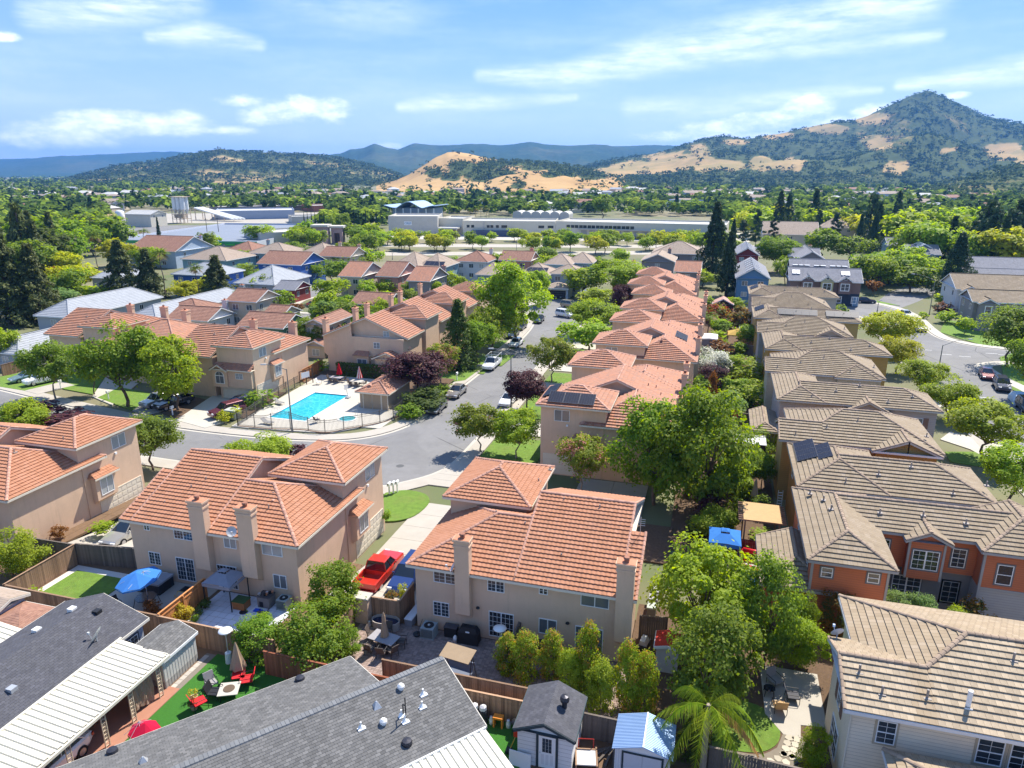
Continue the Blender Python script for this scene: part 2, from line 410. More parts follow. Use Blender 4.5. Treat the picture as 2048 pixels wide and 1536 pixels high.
# ------------------------------------------------ windows, doors
FACE={'-y':0,'+x':90,'+y':180,'-x':270}
WINC={}
def wmat(facing,x,y,z):
    m=Matrix.Rotation(R(FACE[facing]),4,'Z'); m.translation=(x,y,z); return m
def window(parent,facing,x,y,z,w,h,style='slide',frame=None,trim=None,glass=None,name='window',label=None,grid=None):
    """window whose lower left corner seen from outside is at x,y,z; frame > pane, muntins; local x runs right, -y is out"""
    frame=frame or WHITE; glass=glass or GLASS
    key=(round(w,2),round(h,2),style,frame.name,trim.name if trim else '',glass.name,grid)
    if key not in WINC:
        f=MB(); t_=.048; d=.05
        mats=[frame]+([trim] if trim else [])
        if trim:
            k=.1
            f.box(-k,-.035,-k*1.2,w+k,.02,0,1); f.box(-k,-.035,h,w+k,.02,h+k,1); f.box(-k,-.035,0,0,.02,h,1); f.box(w,-.035,0,w+k,.02,h,1)
        f.box(0,-d,0,w,.02,t_); f.box(0,-d,h-t_,w,.02,h); f.box(0,-d,t_,t_,.02,h-t_); f.box(w-t_,-d,t_,w,.02,h-t_)
        if style in('slide','door'): f.box(w/2-.03,-d,t_,w/2+.03,.015,h-t_)
        elif style=='hung': f.box(t_,-d,h/2-.025,w-t_,.015,h/2+.025)
        elif style=='twin':
            f.box(w/2-.05,-d,t_,w/2+.05,.015,h-t_); f.box(t_,-d,h/2-.02,w/2-.05,.015,h/2+.02); f.box(w/2+.05,-d,h/2-.02,w-t_,.015,h/2+.02)
        fm=f.mesh('window',mats)
        g=MB(); g.face([(t_,-.022,t_),(w-t_,-.022,t_),(w-t_,-.022,h-t_),(t_,-.022,h-t_)])
        gm=g.mesh('pane',glass)
        c=MB(); c.face([(t_,-.004,t_),(w-t_,-.004,t_),(w-t_,-.004,h-t_),(t_,-.004,h-t_)]); c.face([(w/2,-.012,t_),(w*.8,-.012,t_),(w*.8,-.012,h-t_),(w/2,-.012,h-t_)],1)
        mm=None
        if grid:
            q=MB(); nx,nz=grid
            for i in range(1,nx):
                X=w*i/nx
                if style in('slide','door','twin') and abs(X-w/2)<.05: continue
                q.box(X-.009,-.034,t_,X+.009,-.026,h-t_)
            for j in range(1,nz):
                Z=h*j/nz; q.box(t_,-.033,Z-.009,w-t_,-.027,Z+.009)
            mm=q.mesh('muntin',frame)
        WINC[key]=(fm,gm,mm)
    fm,gm,mm=WINC[key]
    o=link(name,fm,parent,label=label,mw=wmat(facing,x,y,z))
    link('pane',gm,o)
    if mm: link('muntin',mm,o)
    return o
def garage(parent,facing,x,y,z,w=4.8,h=2.1,mat=None,frame=None):
    mb=MB(); r=4; c=8
    for j in range(r):
        a=j*h/r
        mb.box(0,-.02,a+.01,w,.03,a+h/r-.012)
        for i in range(c): mb.box(i*w/c+.06,-.035,a+.09,(i+1)*w/c-.06,-.015,a+h/r-.09)
    f=mb.obj('garage_door',mat or CREAM,parent); f.matrix_local=wmat(facing,x,y,z)
    k=MB(); k.box(-.1,-.05,0,-.002,.02,h+.1); k.box(w+.002,-.05,0,w+.1,.02,h+.1); k.box(-.002,-.05,h+.002,w+.002,.02,h+.1)
    k.obj('door_frame',frame or CREAM,f)
    return f
# ------------------------------------------------ a house built of blocks
class House:
    def __init__(s,name,label,cat,loc,rot=0,group=None,mirror=False,wall=None,roof=None,trim=None,cap=None,detail=1,course=.36,tw=.3,wave=0.,zb=Z0,lap=.035):
        s.root=thing(name,label,cat,(loc[0],loc[1],zb),rot,group,(-1,1,1) if mirror else None)
        s.zb=zb; s.wall=wall; s.roof=roof; s.trim=trim or CREAM; s.cap=cap or roof; s.detail=detail
        s.course=course; s.tw=tw; s.wave=wave; s.lap=lap
        s.W=MB(); s.Rf=MB(); s.T=MB(); s.C=MB(); s.ncap=0; s.maxcap=290; s.wm=[wall]; s.singles=0
    def w(s,x0,x1,y0,y1,z0,z1,m=0): s.W.box(x0,y0,z0-s.zb,x1,y1,z1-s.zb,m); return s
    def wmat(s,m):
        if m not in s.wm: s.wm.append(m)
        return s.wm.index(m)
    def r(s,x0,x1,y0,y1,ez,pitch=.414,axis='x',ends='hh',m=0,gable=True,wallin=.0,caps=True,fascia=True,inset=.42):
        """a roof block; its gable triangles are closed with wall"""
        ez-=s.zb
        b=roofblock(x0,x1,y0,y1,ez,pitch,axis,ends)
        for f in b['F']: tiles(s.Rf,f,s.course,s.lap,s.tw,s.wave,m=0)
        # soffit
        fo=b['foot']; s.T.face([(p[0],p[1],p[2]-.03) for p in fo][::-1])
        if fascia:
            for e in b['eaves']: bar(s.T,e[0],e[1],.1,.17,-.0)
        for a,c in b['rakes']:
            bar(s.T,a,c,.09,.2,-.02); 
        if caps:
            for a,c in b['caps']:
                n=max(1,round((Vector(c)-Vector(a)).length/.38))
                single=s.detail>=2 and s.ncap+n<=s.maxcap
                capline(s.root,a,c,s.cap,single,s.C)
                if single: s.ncap+=n
            for a,c in b['rakes']:
                n=max(1,round((Vector(c)-Vector(a)).length/.38))
                single=s.detail>=2 and s.ncap+n<=s.maxcap
                if s.detail>=1: capline(s.root,a,c,s.cap,single,s.C,r=.1)
                if single: s.ncap+=n
        if gable:
            for (p,q,t_) in b['gab']:
                # inset the gable wall from the rake
                P_,Q_,T_=Vector(p),Vector(q),Vector(t_); cx=Vector(((x0+x1)/2,(y0+y1)/2,0)); mid=(P_+Q_)/2
                ind=(Vector((cx.x-mid.x,cx.y-mid.y,0)))
                e=(Q_-P_).normalized(); ind=ind-e*ind.dot(e); ind=ind.normalized()*inset
                dz=Vector((0,0,-.06))
                s.W.face([P_+ind+dz,Q_+ind+dz,T_+ind+dz],m)
        s.rz=b['rz']+s.zb
        return s
    def win(s,facing,x,y,z,w,h,**k): return window(s.root,facing,x,y,z-s.zb,w,h,**k)
    def door(s,facing,x,y,z,w,h,mat=None):
        mb=MB(); mb.box(0,-.03,0,w,.03,h); o=mb.obj('door',mat or DOOR,s.root); o.matrix_local=wmat(facing,x,y,z-s.zb)
        f=MB(); f.box(-.1,-.05,0,-.002,.03,h+.1); f.box(w+.002,-.05,0,w+.1,.03,h+.1); f.box(-.002,-.05,h+.002,w+.002,.03,h+.1); f.obj('door_frame',s.trim,o)
        k=MB(); k.lathe([(0,-.03),(.03,-.02),(.03,.02),(0,.03)],(w-.1,-.06,h*.48),6); k.obj('handle',METAL,o)
        return o
    def chim(s,x0,x1,y0,y1,z0,z1,mat=None,cap=True,foot=None):
        m=mat or s.wall; mb=MB()
        zb=s.zb; mb.box(x0,y0,z0-zb,x1,y1,z1-.55-zb); mb.box(x0-.06,y0-.06,z1-.55-zb,x1+.06,y1+.06,z1-.4-zb); mb.box(x0-.01,y0-.01,z1-.4-zb,x1+.01,y1+.01,z1-.14-zb); mb.box(x0-.09,y0-.09,z1-.14-zb,x1+.09,y1+.09,z1-zb)
        if foot: # sloping underside
            mb.hexa([(x0,y1-.05,foot-zb),(x1,y1-.05,foot-zb),(x1,y1,foot-zb),(x0,y1,foot-zb)],[(x0,y0,z0-zb),(x1,y0,z0-zb),(x1,y1,z0-zb),(x0,y1,z0-zb)])
        o=mb.obj('chimney',m,s.root)
        if cap:
            k=MB(); c=((x0+x1)/2,(y0+y1)/2); k.box(x0-.05,y0-.05,z1-zb+.002,x1+.05,y1+.05,z1+.03-zb,0)
            k.obj('chimney_top',TERRA,o)
            k=MB(); k.cyl((*c,z1+.03-zb),(*c,z1+.2-zb),.16,.16,8); k.cyl((*c,z1+.24-zb),(*c,z1+.34-zb),.22,.17,8); k.obj('flue_cap',RUST,o)
        return o
    def pipe(s,x,y,z,h=.45,r=.05,mat=None,flash=True):
        mb=MB(); z-=s.zb; mb.cyl((x,y,z-.1),(x,y,z+h),r,r,7)
        if flash: mb.box(x-.17,y-.17,z-.06,x+.17,y+.17,z+.03); 
        return mb.obj('vent_pipe',mat or PIPE,s.root)
    def hood(s,x,y,z,mat=None,w=.5):
        """small arched roof vent"""
        mb=MB(); z-=s.zb
        for i in range(5):
            a0,a1=math.pi*i/5,math.pi*(i+1)/5
            p=lambda a,yy:(x-w/2*math.cos(a),yy,z+.28*math.sin(a))
            mb.face([p(a0,y-.25),p(a1,y-.25),p(a1,y+.3),p(a0,y+.3)])
        mb.face([(x-w/2*math.cos(math.pi*i/5),y-.23,z+.28*math.sin(math.pi*i/5)) for i in range(6)])
        return mb.obj('roof_vent',mat or s.cap,s.root)
    def solar(s,a,b,n,rows,mat=None,slope=(0,.414),up=.12):
        """n x rows panels on the slope; a=(x,y,z) lower-left corner, b=(panel w, panel l along slope) ; slope = dz per dx,dy"""
        n0=0
        for j in range(rows):
            for i in range(n):
                mb=MB(); sl=math.hypot(1,slope[1]) if slope[1] else math.hypot(1,slope[0])
                if slope[1]:
                    sg=1 if slope[1]>0 else -1
                    x0=a[0]+i*(b[0]+.03); y0=a[1]+sg*j*(b[1]+.03)/sl; y1=y0+sg*b[1]/sl; z0=a[2]+abs(slope[1])*abs(y0-a[1]); z1=a[2]+abs(slope[1])*abs(y1-a[1])
                    q=[(x0,y0,z0),(x0+b[0],y0,z0),(x0+b[0],y1,z1),(x0,y1,z1)]
                else:
                    sg=1 if slope[0]>0 else -1
                    y0=a[1]+i*(b[0]+.03); x0=a[0]+sg*j*(b[1]+.03)/sl; x1=x0+sg*b[1]/sl; z0=a[2]+abs(slope[0])*abs(x0-a[0]); z1=a[2]+abs(slope[0])*abs(x1-a[0])
                    q=[(x0,y0,z0),(x0,y0+b[0],z0),(x1,y0+b[0],z1),(x1,y0,z1)]
                lo=[(p[0],p[1],p[2]-s.zb+up-.04) for p in q]; hi=[(p[0],p[1],p[2]-s.zb+up) for p in q]
                mb.hexa(lo,hi,1); 
                V=[Vector(p)+Vector((0,0,.004)) for p in hi]; c=sum(V,Vector())/4
                V=[c+(v-c)*.965 for v in V]
                uv=((0,0),(6,0),(6,10),(0,10)) if b[1]>b[0] else ((0,0),(10,0),(10,6),(0,6))
                mb.face(V,0,uv)
                mb.obj('solar_panel',[mat or SOLAR,FRAMEGREY],s.root)
    def done(s):
        if s.W.f: s.W.obj('wall',s.wm,s.root)
        if s.Rf.f: s.Rf.obj('roof_tiles',s.roof,s.root,kind='stuff')
        if s.T.f: s.T.obj('eave_trim',s.trim,s.root)
        if s.C.f: s.C.obj('ridge_caps',s.cap,s.root,kind='stuff')
        return s.root
# copy a whole thing (thing > part > sub-part)
def dup(root,loc,rot=None,label=None,scale=None,group=None):
    r=root.copy(); COL.objects.link(r); r.location=loc
    if rot is not None: r.rotation_euler=(0,0,R(rot))
    if scale is not None: r.scale=scale
    if label: r['label']=label
    if group: r['group']=group
    for ch in KIDS(root):
        c=ch.copy(); COL.objects.link(c); c.parent=r
        for g in KIDS(ch):
            d=g.copy(); COL.objects.link(d); d.parent=c
    return r
def KIDS(o): return [x for x in o.children]
# ------------------------------------------------ palette
WHITE=M('white_vinyl',(.78,.78,.77),.5,.04); CREAM=M('cream_paint',(.68,.61,.49),.7,.06); METAL=M('metal',(.45,.45,.45),.35,.1,metal=1)
PIPE=M('vent_pipe_metal',(.28,.24,.21),.6,.2); RUST=M('rusty_cap',(.3,.13,.08),.7,.3); TERRA=M('terracotta_cap',(.5,.21,.12),.8,.2)
DOOR=M('door_paint',(.25,.16,.12),.6,.1); FRAMEGREY=M('panel_frame',(.1,.1,.11),.6,.05); BLACK=M('black_plastic',(.02,.02,.022),.5,.2)
GREYMETAL=M('galvanised',(.5,.51,.52),.45,.15,metal=.5); WHITEMETAL=M('white_metal',(.75,.75,.73),.4,.08,dirt=((.45,.4,.33),.25))
def glassmat(name,base,dark,rough=.05,blind=0.):
    if name in MATS: return MATS[name]
    m,t,o=newmat(name); tc=t.add('ShaderNodeTexCoord').outputs['Object']
    q=t.add('ShaderNodeObjectInfo').outputs['Random']
    s=t.add('ShaderNodeSeparateXYZ',i_0=tc)
    sl=t.math('FRACT',t.math('MULTIPLY',s.outputs[2],13.))
    inside=t.mix(t.mapr(sl,.1,.35,0,1),C4([x*.6 for x in base]),C4(base)) if blind else t.mix(t.noise(tc,1.6,3),C4(dark),C4(base))
    c=t.mix(t.mapr(q,.35,.65,0,.75),inside,C4(dark))
    p=t.add('ShaderNodeBsdfPrincipled',i_Base_Color=c,i_Roughness=rough); p.inputs['Specular IOR Level'].default_value=.9
    n=t.noise(tc,.9,2); b=t.add('ShaderNodeBump',i_Strength=.06,i_Distance=.05,i_Height=n); t.l.new(b.outputs[0],p.inputs['Normal'])
    t.l.new(p.outputs[0],o.inputs[0]); MATS[name]=m; return m
GLASS=glassmat('window_glass',(.06,.08,.1),(.012,.016,.022))
GLASSB=glassmat('window_blinds',(.36,.38,.38),(.05,.06,.08),.12,1.)
m_,t_,o_=newmat('solar_cells'); uv_=t_.add('ShaderNodeUVMap').outputs[0]; s_=t_.add('ShaderNodeSeparateXYZ',i_0=uv_)
fx=t_.math('FRACT',s_.outputs[0]); fy=t_.math('FRACT',s_.outputs[1])
ln=t_.math('MAXIMUM',t_.math('LESS_THAN',fx,.06),t_.math('LESS_THAN',fy,.06))
p_=t_.add('ShaderNodeBsdfPrincipled',i_Base_Color=t_.mix(ln,C4((.008,.011,.026)),C4((.07,.08,.11))),i_Roughness=.5); p_.inputs['Specular IOR Level'].default_value=.12
t_.l.new(p_.outputs[0],o_.inputs[0]); SOLAR=m_
TT=[(0.38,0.175,0.098),(0.404,0.188,0.109),(0.358,0.161,0.088),(0.393,0.181,0.101),(0.428,0.207,0.126),(0.373,0.17,0.093)]
TERRAN=roofmat('clay_tiles',TT,0,(.3,.16,.1),.35)
TERRAF=roofmat('clay_tiles_plain',[(.4,.18,.105),(.33,.17,.115),(.45,.215,.135),(.29,.17,.125),(.42,.19,.11),(.36,.2,.145)],.5,(.3,.2,.15),.4)
TCAP=M('clay_ridge',(.44,.24,.17),.85,.3,4,isl=.2,rand=.2)
BT=[(0.254,0.195,0.129),(0.274,0.217,0.146),(0.237,0.181,0.119),(0.267,0.206,0.137),(0.303,0.241,0.172),(0.254,0.192,0.126)]
BROWN=roofmat('concrete_tiles',BT,0,(.2,.16,.12),.5,True,.05)
BCAP=M('concrete_ridge',(.3,.22,.155),.85,.25,4,isl=.2,rand=.18)
BT2=[(x*1.2,y*1.18,z*1.15) for x,y,z in BT]
BROWN2=roofmat('concrete_tiles_pale',BT2,0,(.24,.2,.15),.4,True,.06)
GREYSH=roofmat('grey_shingles',[(.105,.103,.1),(.14,.137,.132),(.09,.088,.085),(.175,.17,.163),(.12,.117,.113)],0,(.12,.12,.12),.35,True,.05)
DARKSH=roofmat('charcoal_shingles',[(.07,.07,.08),(.09,.09,.1),(.062,.062,.072),(.1,.1,.115)],0,(.06,.06,.06),.3,True,.05)
LGREY=roofmat('pale_grey_shingles',[(.31,.325,.345),(.34,.355,.375),(.28,.295,.315)],0,(.34,.36,.39),.3)
BRSH=roofmat('brown_shingles',[(.27,.14,.095),(.31,.165,.115),(.23,.12,.085),(.34,.19,.13)],0,(.2,.12,.09),.4)
TANSH=roofmat('tan_shingles',[(.32,.25,.19),(.36,.28,.22),(.28,.22,.165)],0,(.25,.2,.15),.4)
SLATE=roofmat('slate_grey_shingles',[(.2,.2,.22),(.235,.235,.255),(.18,.18,.195)],0,(.16,.16,.17),.3)
STUCCO=M('tan_stucco',(.66,.46,.315),.9,.09,1.2,.25,30,dirt=((.47,.33,.23),.35),streak=.28)
def stucco(name,c): return M(name,c,.9,.08,1.2,.2,30,dirt=([x*.75 for x in c],.3),streak=.22)
def siding(name,c,step=.18):
    """lap siding: real colour, boards drawn as fine relief"""
    if name in MATS: return MATS[name]
    m,t,o=newmat(name); tc=t.add('ShaderNodeTexCoord').outputs['Object']; s=t.add('ShaderNodeSeparateXYZ',i_0=tc)
    f=t.math('FRACT',t.math('DIVIDE',s.outputs[2],step))
    n=t.noise(tc,1.5,5); cc=t.mix(n,C4([x*.88 for x in c]),C4([x*1.08 for x in c]))
    cc=t.mix(t.math('LESS_THAN',f,.1),cc,C4([x*.6 for x in c]))
    p=t.add('ShaderNodeBsdfPrincipled',i_Base_Color=cc,i_Roughness=.75); b=t.add('ShaderNodeBump',i_Strength=.5,i_Distance=.03,i_Height=t.math('SUBTRACT',1.,f)); t.l.new(b.outputs[0],p.inputs['Normal'])
    t.l.new(p.outputs[0],o.inputs[0]); MATS[name]=m; return m
ASPH=M('asphalt',(.2,.195,.19),.9,.14,1.5,.3,60,dirt=((.15,.147,.145),.6))
t_=NT(ASPH.node_tree); p_=[n for n in t_.n if n.type=='BSDF_PRINCIPLED'][0]; src=p_.inputs[0].links[0].from_socket; tc_=t_.add('ShaderNodeTexCoord').outputs['Object']
vo=t_.add('ShaderNodeTexVoronoi',i_Vector=t_.mix(.06,tc_,t_.noise(tc_,.6,5,.6,1)),i_Scale=.11); vo.feature='DISTANCE_TO_EDGE'
t_.put(p_.inputs[0],t_.mix(t_.math('MULTIPLY',t_.math('LESS_THAN',vo.outputs[0],.006),t_.mapr(t_.noise(tc_,.2,3),.4,.6,0,.75)),t_.mix(t_.mapr(t_.noise(tc_,.12,2,.3),.5,.52,0,.22),src,C4((.12,.118,.115))),C4((.05,.05,.05))))
CONC=M('concrete',(.4,.365,.31),.9,.12,.8,.15,25,dirt=((.33,.29,.24),.5))
CONC2=M('pale_concrete',(.46,.425,.36),.9,.1,.8,.15,25,dirt=((.42,.38,.32),.4))
LINE=M('road_paint',(.7,.7,.68),.8,.1)
LAWN=M('lawn_grass',(.13,.22,.03),.95,.45,2.2,.8,60,dirt=((.2,.18,.06),.35))
TURF=M('artificial_turf',(.045,.17,.02),.95,.18,9.,.8,80)
DIRT=M('bare_soil',(.17,.105,.06),.95,.3,3.,.5,30)
BARK=M('bark_mulch',(.12,.075,.045),.95,.4,5.,.6,40)
WOOD=M('weathered_boards',(.25,.155,.095),.9,.3,3.,.2,20,rand=.3,isl=.2)
WOODO=M('orange_boards',(.4,.17,.06),.85,.25,3.,.2,20,rand=.25,isl=.2)
WOODG=M('grey_boards',(.14,.115,.095),.9,.3,3.,.2,20,rand=.25,isl=.2)
# ------------------------------------------------ ground, streets, pavements
NSH=0
def sheet(name,poly,z,mat,thick=None,kind='structure'):
    global NSH; NSH+=1; z+=(NSH%17)*.0022
    mb=MB()
    if thick: mb.prism(poly,z-thick,z)
    else: mb.face([(p[0],p[1],z) for p in poly])
    o=mb.obj(name,mat); 
    if kind: o['kind']=kind
    return o
m_,t_,o_=newmat('valley_ground'); tc_=t_.add('ShaderNodeTexCoord').outputs['Object']
n1=t_.noise(tc_,.012,6,.6); n2=t_.noise(tc_,.15,5,.6)
c_=t_.mix(t_.mapr(n1,.4,.65,0,1),C4((.1,.125,.042)),C4((.22,.19,.11))); c_=t_.mix(t_.mapr(n2,.35,.7,0,.6),c_,C4((.16,.135,.08)))
p_=t_.add('ShaderNodeBsdfPrincipled',i_Base_Color=c_,i_Roughness=.95); t_.l.new(p_.outputs[0],o_.inputs[0]); VALLEY=m_
sheet('ground',[(-12900,-1400),(12900,-1400),(12900,12400),(-12900,12400)],Z0,VALLEY)
def offset(line,d):
    out=[]
    for i,p in enumerate(line):
        a=Vector(line[max(0,i-1)]); b=Vector(line[min(len(line)-1,i+1)]); t_=(b-a).normalized(); out.append((p[0]-t_.y*d,p[1]+t_.x*d))
    return out
def smooth(line,n=4):
    """Catmull-Rom through the surveyed points"""
    P=[Vector(p) for p in line]; out=[]
    for i in range(len(P)-1):
        p0=P[max(0,i-1)];p1=P[i];p2=P[i+1];p3=P[min(len(P)-1,i+2)]
        for k in range(n):
            t_=k/n; q=.5*((2*p1)+(p2-p0)*t_+(2*p0-5*p1+4*p2-p3)*t_*t_+(3*p1-p0-3*p2+p3)*t_**3); out.append((q.x,q.y))
    out.append(tuple(P[-1])); return out
K=1.0367
def kk(l): return [(x*K,y*K) for x,y in l]
def strip(name,line,a,b,z,mat,thick=None,side=1):
    """band between offsets a and b of a kerb line, made of quads"""
    A,B=offset(line,a*side),offset(line,b*side); mb=MB()
    for i in range(len(line)-1):
        q=[A[i],A[i+1],B[i+1],B[i]]
        if thick: mb.hexa([(*p,z-thick) for p in q],[(*p,z) for p in q])
        else: mb.face([(*p,z) for p in q])
    return structure(mb.obj(name,mat))
# street past the pool and up to the cul-de-sac
farK=smooth(kk([(-150,84),(-110,76),(-97.9,73.7),(-85.9,71.2),(-71.8,68.4),(-61.7,67.3),(-52.1,67.2),(-43.9,68.1),(-38.7,70.3),(-35.6,74.6),(-34.6,80.9),(-34.4,95),(-34.2,115),(-34.4,128),(-35.6,139.5),(-38.6,150),(-41,160),(-41.4,168.6)]))
nearK=smooth(kk([(-150,75),(-110,67.2),(-97.9,65),(-85.9,62.6),(-71.8,59.9),(-61.7,58.7),(-50,58.3),(-38,58.3),(-31,58.5),(-28.5,60.2),(-25.9,64),(-25.3,70),(-25.6,90),(-26.3,104),(-26.4,122),(-26.2,134.5),(-25,143),(-24,153),(-26,163),(-31,171)]))
sheet('street',farK+nearK[::-1],Z0+.004,ASPH)
strip('sidewalk',farK,.02,1.9,Z0+.12,CONC,.12,1); strip('kerb',farK,-.42,.0,Z0+.02,CONC2,.02,1)
strip('sidewalk',nearK,.02,1.9,Z0+.12,CONC,.12,-1); strip('kerb',nearK,-.42,.0,Z0+.02,CONC2,.02,-1)
# street to the right, with its junction
s2L=smooth(kk([(31.8,55),(31.8,75),(32,88),(31.9,105),(31.7,117),(32,140),(31.8,158),(30.5,167),(27,172),(20,174.5),(10,177)]))
s2R=smooth(kk([(8,190),(20,187.2),(27.4,185.9),(32.3,185.7),(36.6,184.2),(40,178),(41.4,168.8),(41,157),(41.3,149),(43,145.2),(46.6,142),(54,139.6),(75,132)]))
s2I=smooth(kk([(70,125.5),(52,131.5),(47.5,131.7),(43.4,129.6),(41.8,127.2),(41.5,124),(42,119),(43.3,112),(43.8,100),(43.8,80),(43.5,55)]))
sheet('street',s2L+s2R+s2I,Z0+.004,ASPH)
strip('sidewalk',s2L,.02,1.7,Z0+.12,CONC,.12,1); strip('kerb',s2L,-.4,0,Z0+.02,CONC2,.02,1)
strip('sidewalk',s2R,.02,2.,Z0+.12,CONC2,.12,1); strip('kerb',s2R,-.4,0,Z0+.02,CONC2,.02,1)
strip('sidewalk',s2I,.02,2.,Z0+.12,CONC2,.12,1); strip('kerb',s2I,-.4,0,Z0+.02,CONC2,.02,1)
gate_road=kk([(36.6,184.3),(40.2,178),(47,190),(58,212),(50,216),(44,205)])
sheet('street',gate_road,Z0+.008,ASPH)
mb=MB()
for (u,v) in ((1853,700),(1892,709),(1930,713),(1983,707),(2008,710),(1967,795),(2035,830)):
    x,y=at(u,v); mb.box(x-.9,y-.07,Z0+.008,x+.9,y+.07,Z0+.012)
for (u,v) in ((1810,601),(1818,602),(1826,603)):
    x,y=at(u,v); mb.box(x-.5,y-.3,Z0+.012,x+.5,y+.3,Z0+.016)
structure(mb.obj('lane_marking',LINE))
# street among the brown-roofed houses
s3=[at(u,v) for u,v in ((470,600),(545,588),(605,578),(660,570),(690,566),(720,560),(700,575),(664,590),(636,596),(612,601),(595,612),(594,620),(600,627),(640,626),(700,640),(640,645),(594,636),(566,620),(548,606),(490,612))]
sheet('street',s3,Z0+.004,ASPH)
strip('sidewalk',smooth([at(u,v) for u,v in ((470,600),(545,588),(605,578),(660,570),(700,562))]),.02,1.8,Z0+.12,CONC2,.12,1)
strip('sidewalk',smooth([at(u,v) for u,v in ((690,577),(664,590),(636,596),(612,601),(597,612),(600,624),(640,626))]),-1.6,-.02,Z0+.12,CONC2,.12,1)
# avenue and yard in front of the long white warehouse
def band(name,u0,v0,u1,v1,h,z,mat,h2=None):
    q=[at(u0,v0),at(u1,v1),at(u1,v1-(h2 or h)),at(u0,v0-h)]; return sheet(name,q,z,mat)
band('avenue',560,512,1600,508,7,Z0+.01,CONC); band('avenue',640,493,1560,497,6,Z0+.012,CONC)
sheet('yard',[at(u,v) for u,v in ((770,478),(1500,484),(1500,466),(770,466))],Z0+.02,CONC2)
sheet('yard',[at(u,v) for u,v in ((215,478),(520,492),(640,470),(640,452),(200,450))],Z0+.02,ASPH)
sheet('yard',[at(u,v) for u,v in ((230,446),(640,447),(660,425),(240,428))],Z0+.03,M('yard_gravel',(.36,.33,.28),.95,.2,.1))
sheet('quarry',[at(u,v) for u,v in ((140,438),(240,440),(330,428),(160,428))],Z0+.04,M('quarry_soil',(.42,.27,.17),.95,.2,.05))
# raised yards of the houses nearest the camera
PADZ=0.0
sheet('yard',[(-75,2),(-3.5,2),(-3.5,40.4),(-75,40.4)],PADZ,DIRT,1.3)
sheet('yard',[(-3.498,2),(40,2),(40,45.6),(-3.498,45.6)],PADZ-.004,BARK,1.3)
def driveway(x0,x1,y0,y1,z0,z1,mat=CONC,n=5,name='driveway'):
    mb=MB(); L=y1-y0
    for i in range(n):
        for j in range(2):
            a,b=y0+L*i/n+.015,y0+L*(i+1)/n-.015; c,d=x0+(x1-x0)*j/2+.015,x0+(x1-x0)*(j+1)/2-.015
            f=lambda y:z0+(z1-z0)*max(0,min(1,(y-y0)/L))
            mb.hexa([(c,a,f(a)-.2),(d,a,f(a)-.2),(d,b,f(b)-.2),(c,b,f(b)-.2)],[(c,a,f(a)),(d,a,f(a)),(d,b,f(b)),(c,b,f(b))])
    return structure(mb.obj(name,mat))
driveway(-25.9,-18.2,40.45,46.5,-.12,Z0+.1,CONC,3); driveway(-25.9,-18.2,46.5,58.6,Z0+.1,Z0+.1,CONC,5)
driveway(-27.0,-25.92,40.45,46.5,-.1,Z0+.1,DIRT,3); 
driveway(-51.4,-43.4,40.45,46.5,-.12,Z0+.1,CONC,3); driveway(-51.4,-43.4,46.5,59.5,Z0+.1,Z0+.1,CONC,5)
driveway(-53.2,-51.42,40.45,60,-.1,Z0+.1,DIRT,3)
driveway(-78,-70,41,62,Z0+.1,Z0+.1,CONC,5)
# lawns by the street
sheet('lawn',smooth(kk([(-29.2,57.3),(-27.6,58.4),(-25.6,58.2),(-24.5,57.0),(-24.3,55.2),(-24.8,53.2),(-26.4,52.0),(-28.9,52.0),(-29.2,54),(-29.2,57.3)])),Z0+.14,LAWN,.14)
sheet('lawn',kk([(-44,52),(-38.2,52),(-38.2,57),(-44,57)]),Z0+.13,LAWN,.13)
sheet('lawn',[(-18.2,53.4),(-2,53.4),(-2,60),(-18.2,60)],Z0+.11,BARK,.11)
driveway(-12,-5,60,68.5,Z0+.13,Z0+.13,CONC,3)
driveway(-27,-17.4,62.5,68.4,Z0+.13,Z0+.13,CONC,4)
for (a,b) in ((70.6,78),(85.5,96.5),(99.5,108),(114,124.5),(128,139)):
    sheet('lawn',[(-24.2,a),(-17.6,a),(-17.6,b),(-24.2,b)],Z0+.1,LAWN,.1)
for y in (79.,97,109,125): driveway(-25,-17.2,y+.2,y+5.3,Z0+.12,Z0+.12,CONC2,2)
# front yards below the C houses
for pts,mm,nm in ((((0,775),(0,755),(75,741),(125,765),(50,783)),LAWN,'lawn'),(((50,783),(125,765),(150,772),(75,790)),CONC,'driveway'),
    (((100,770),(165,740),(215,750),(185,790),(130,780)),LAWN,'lawn'),(((185,795),(215,750),(280,765),(225,812)),CONC2,'driveway'),
    (((195,797),(240,776),(310,790),(290,815),(262,822)),LAWN,'lawn'),(((265,823),(300,800),(345,800),(330,822),(292,832)),CONC,'driveway'),
    (((325,828),(372,790),(425,805),(395,838),(350,838)),BARK,'flower_bed'),(((352,842),(430,790),(475,800),(455,845),(410,858)),CONC2,'driveway')):
    sheet(nm,[at(u,v) for u,v in pts],Z0+.13+.004*(mm is CONC),mm,.12)
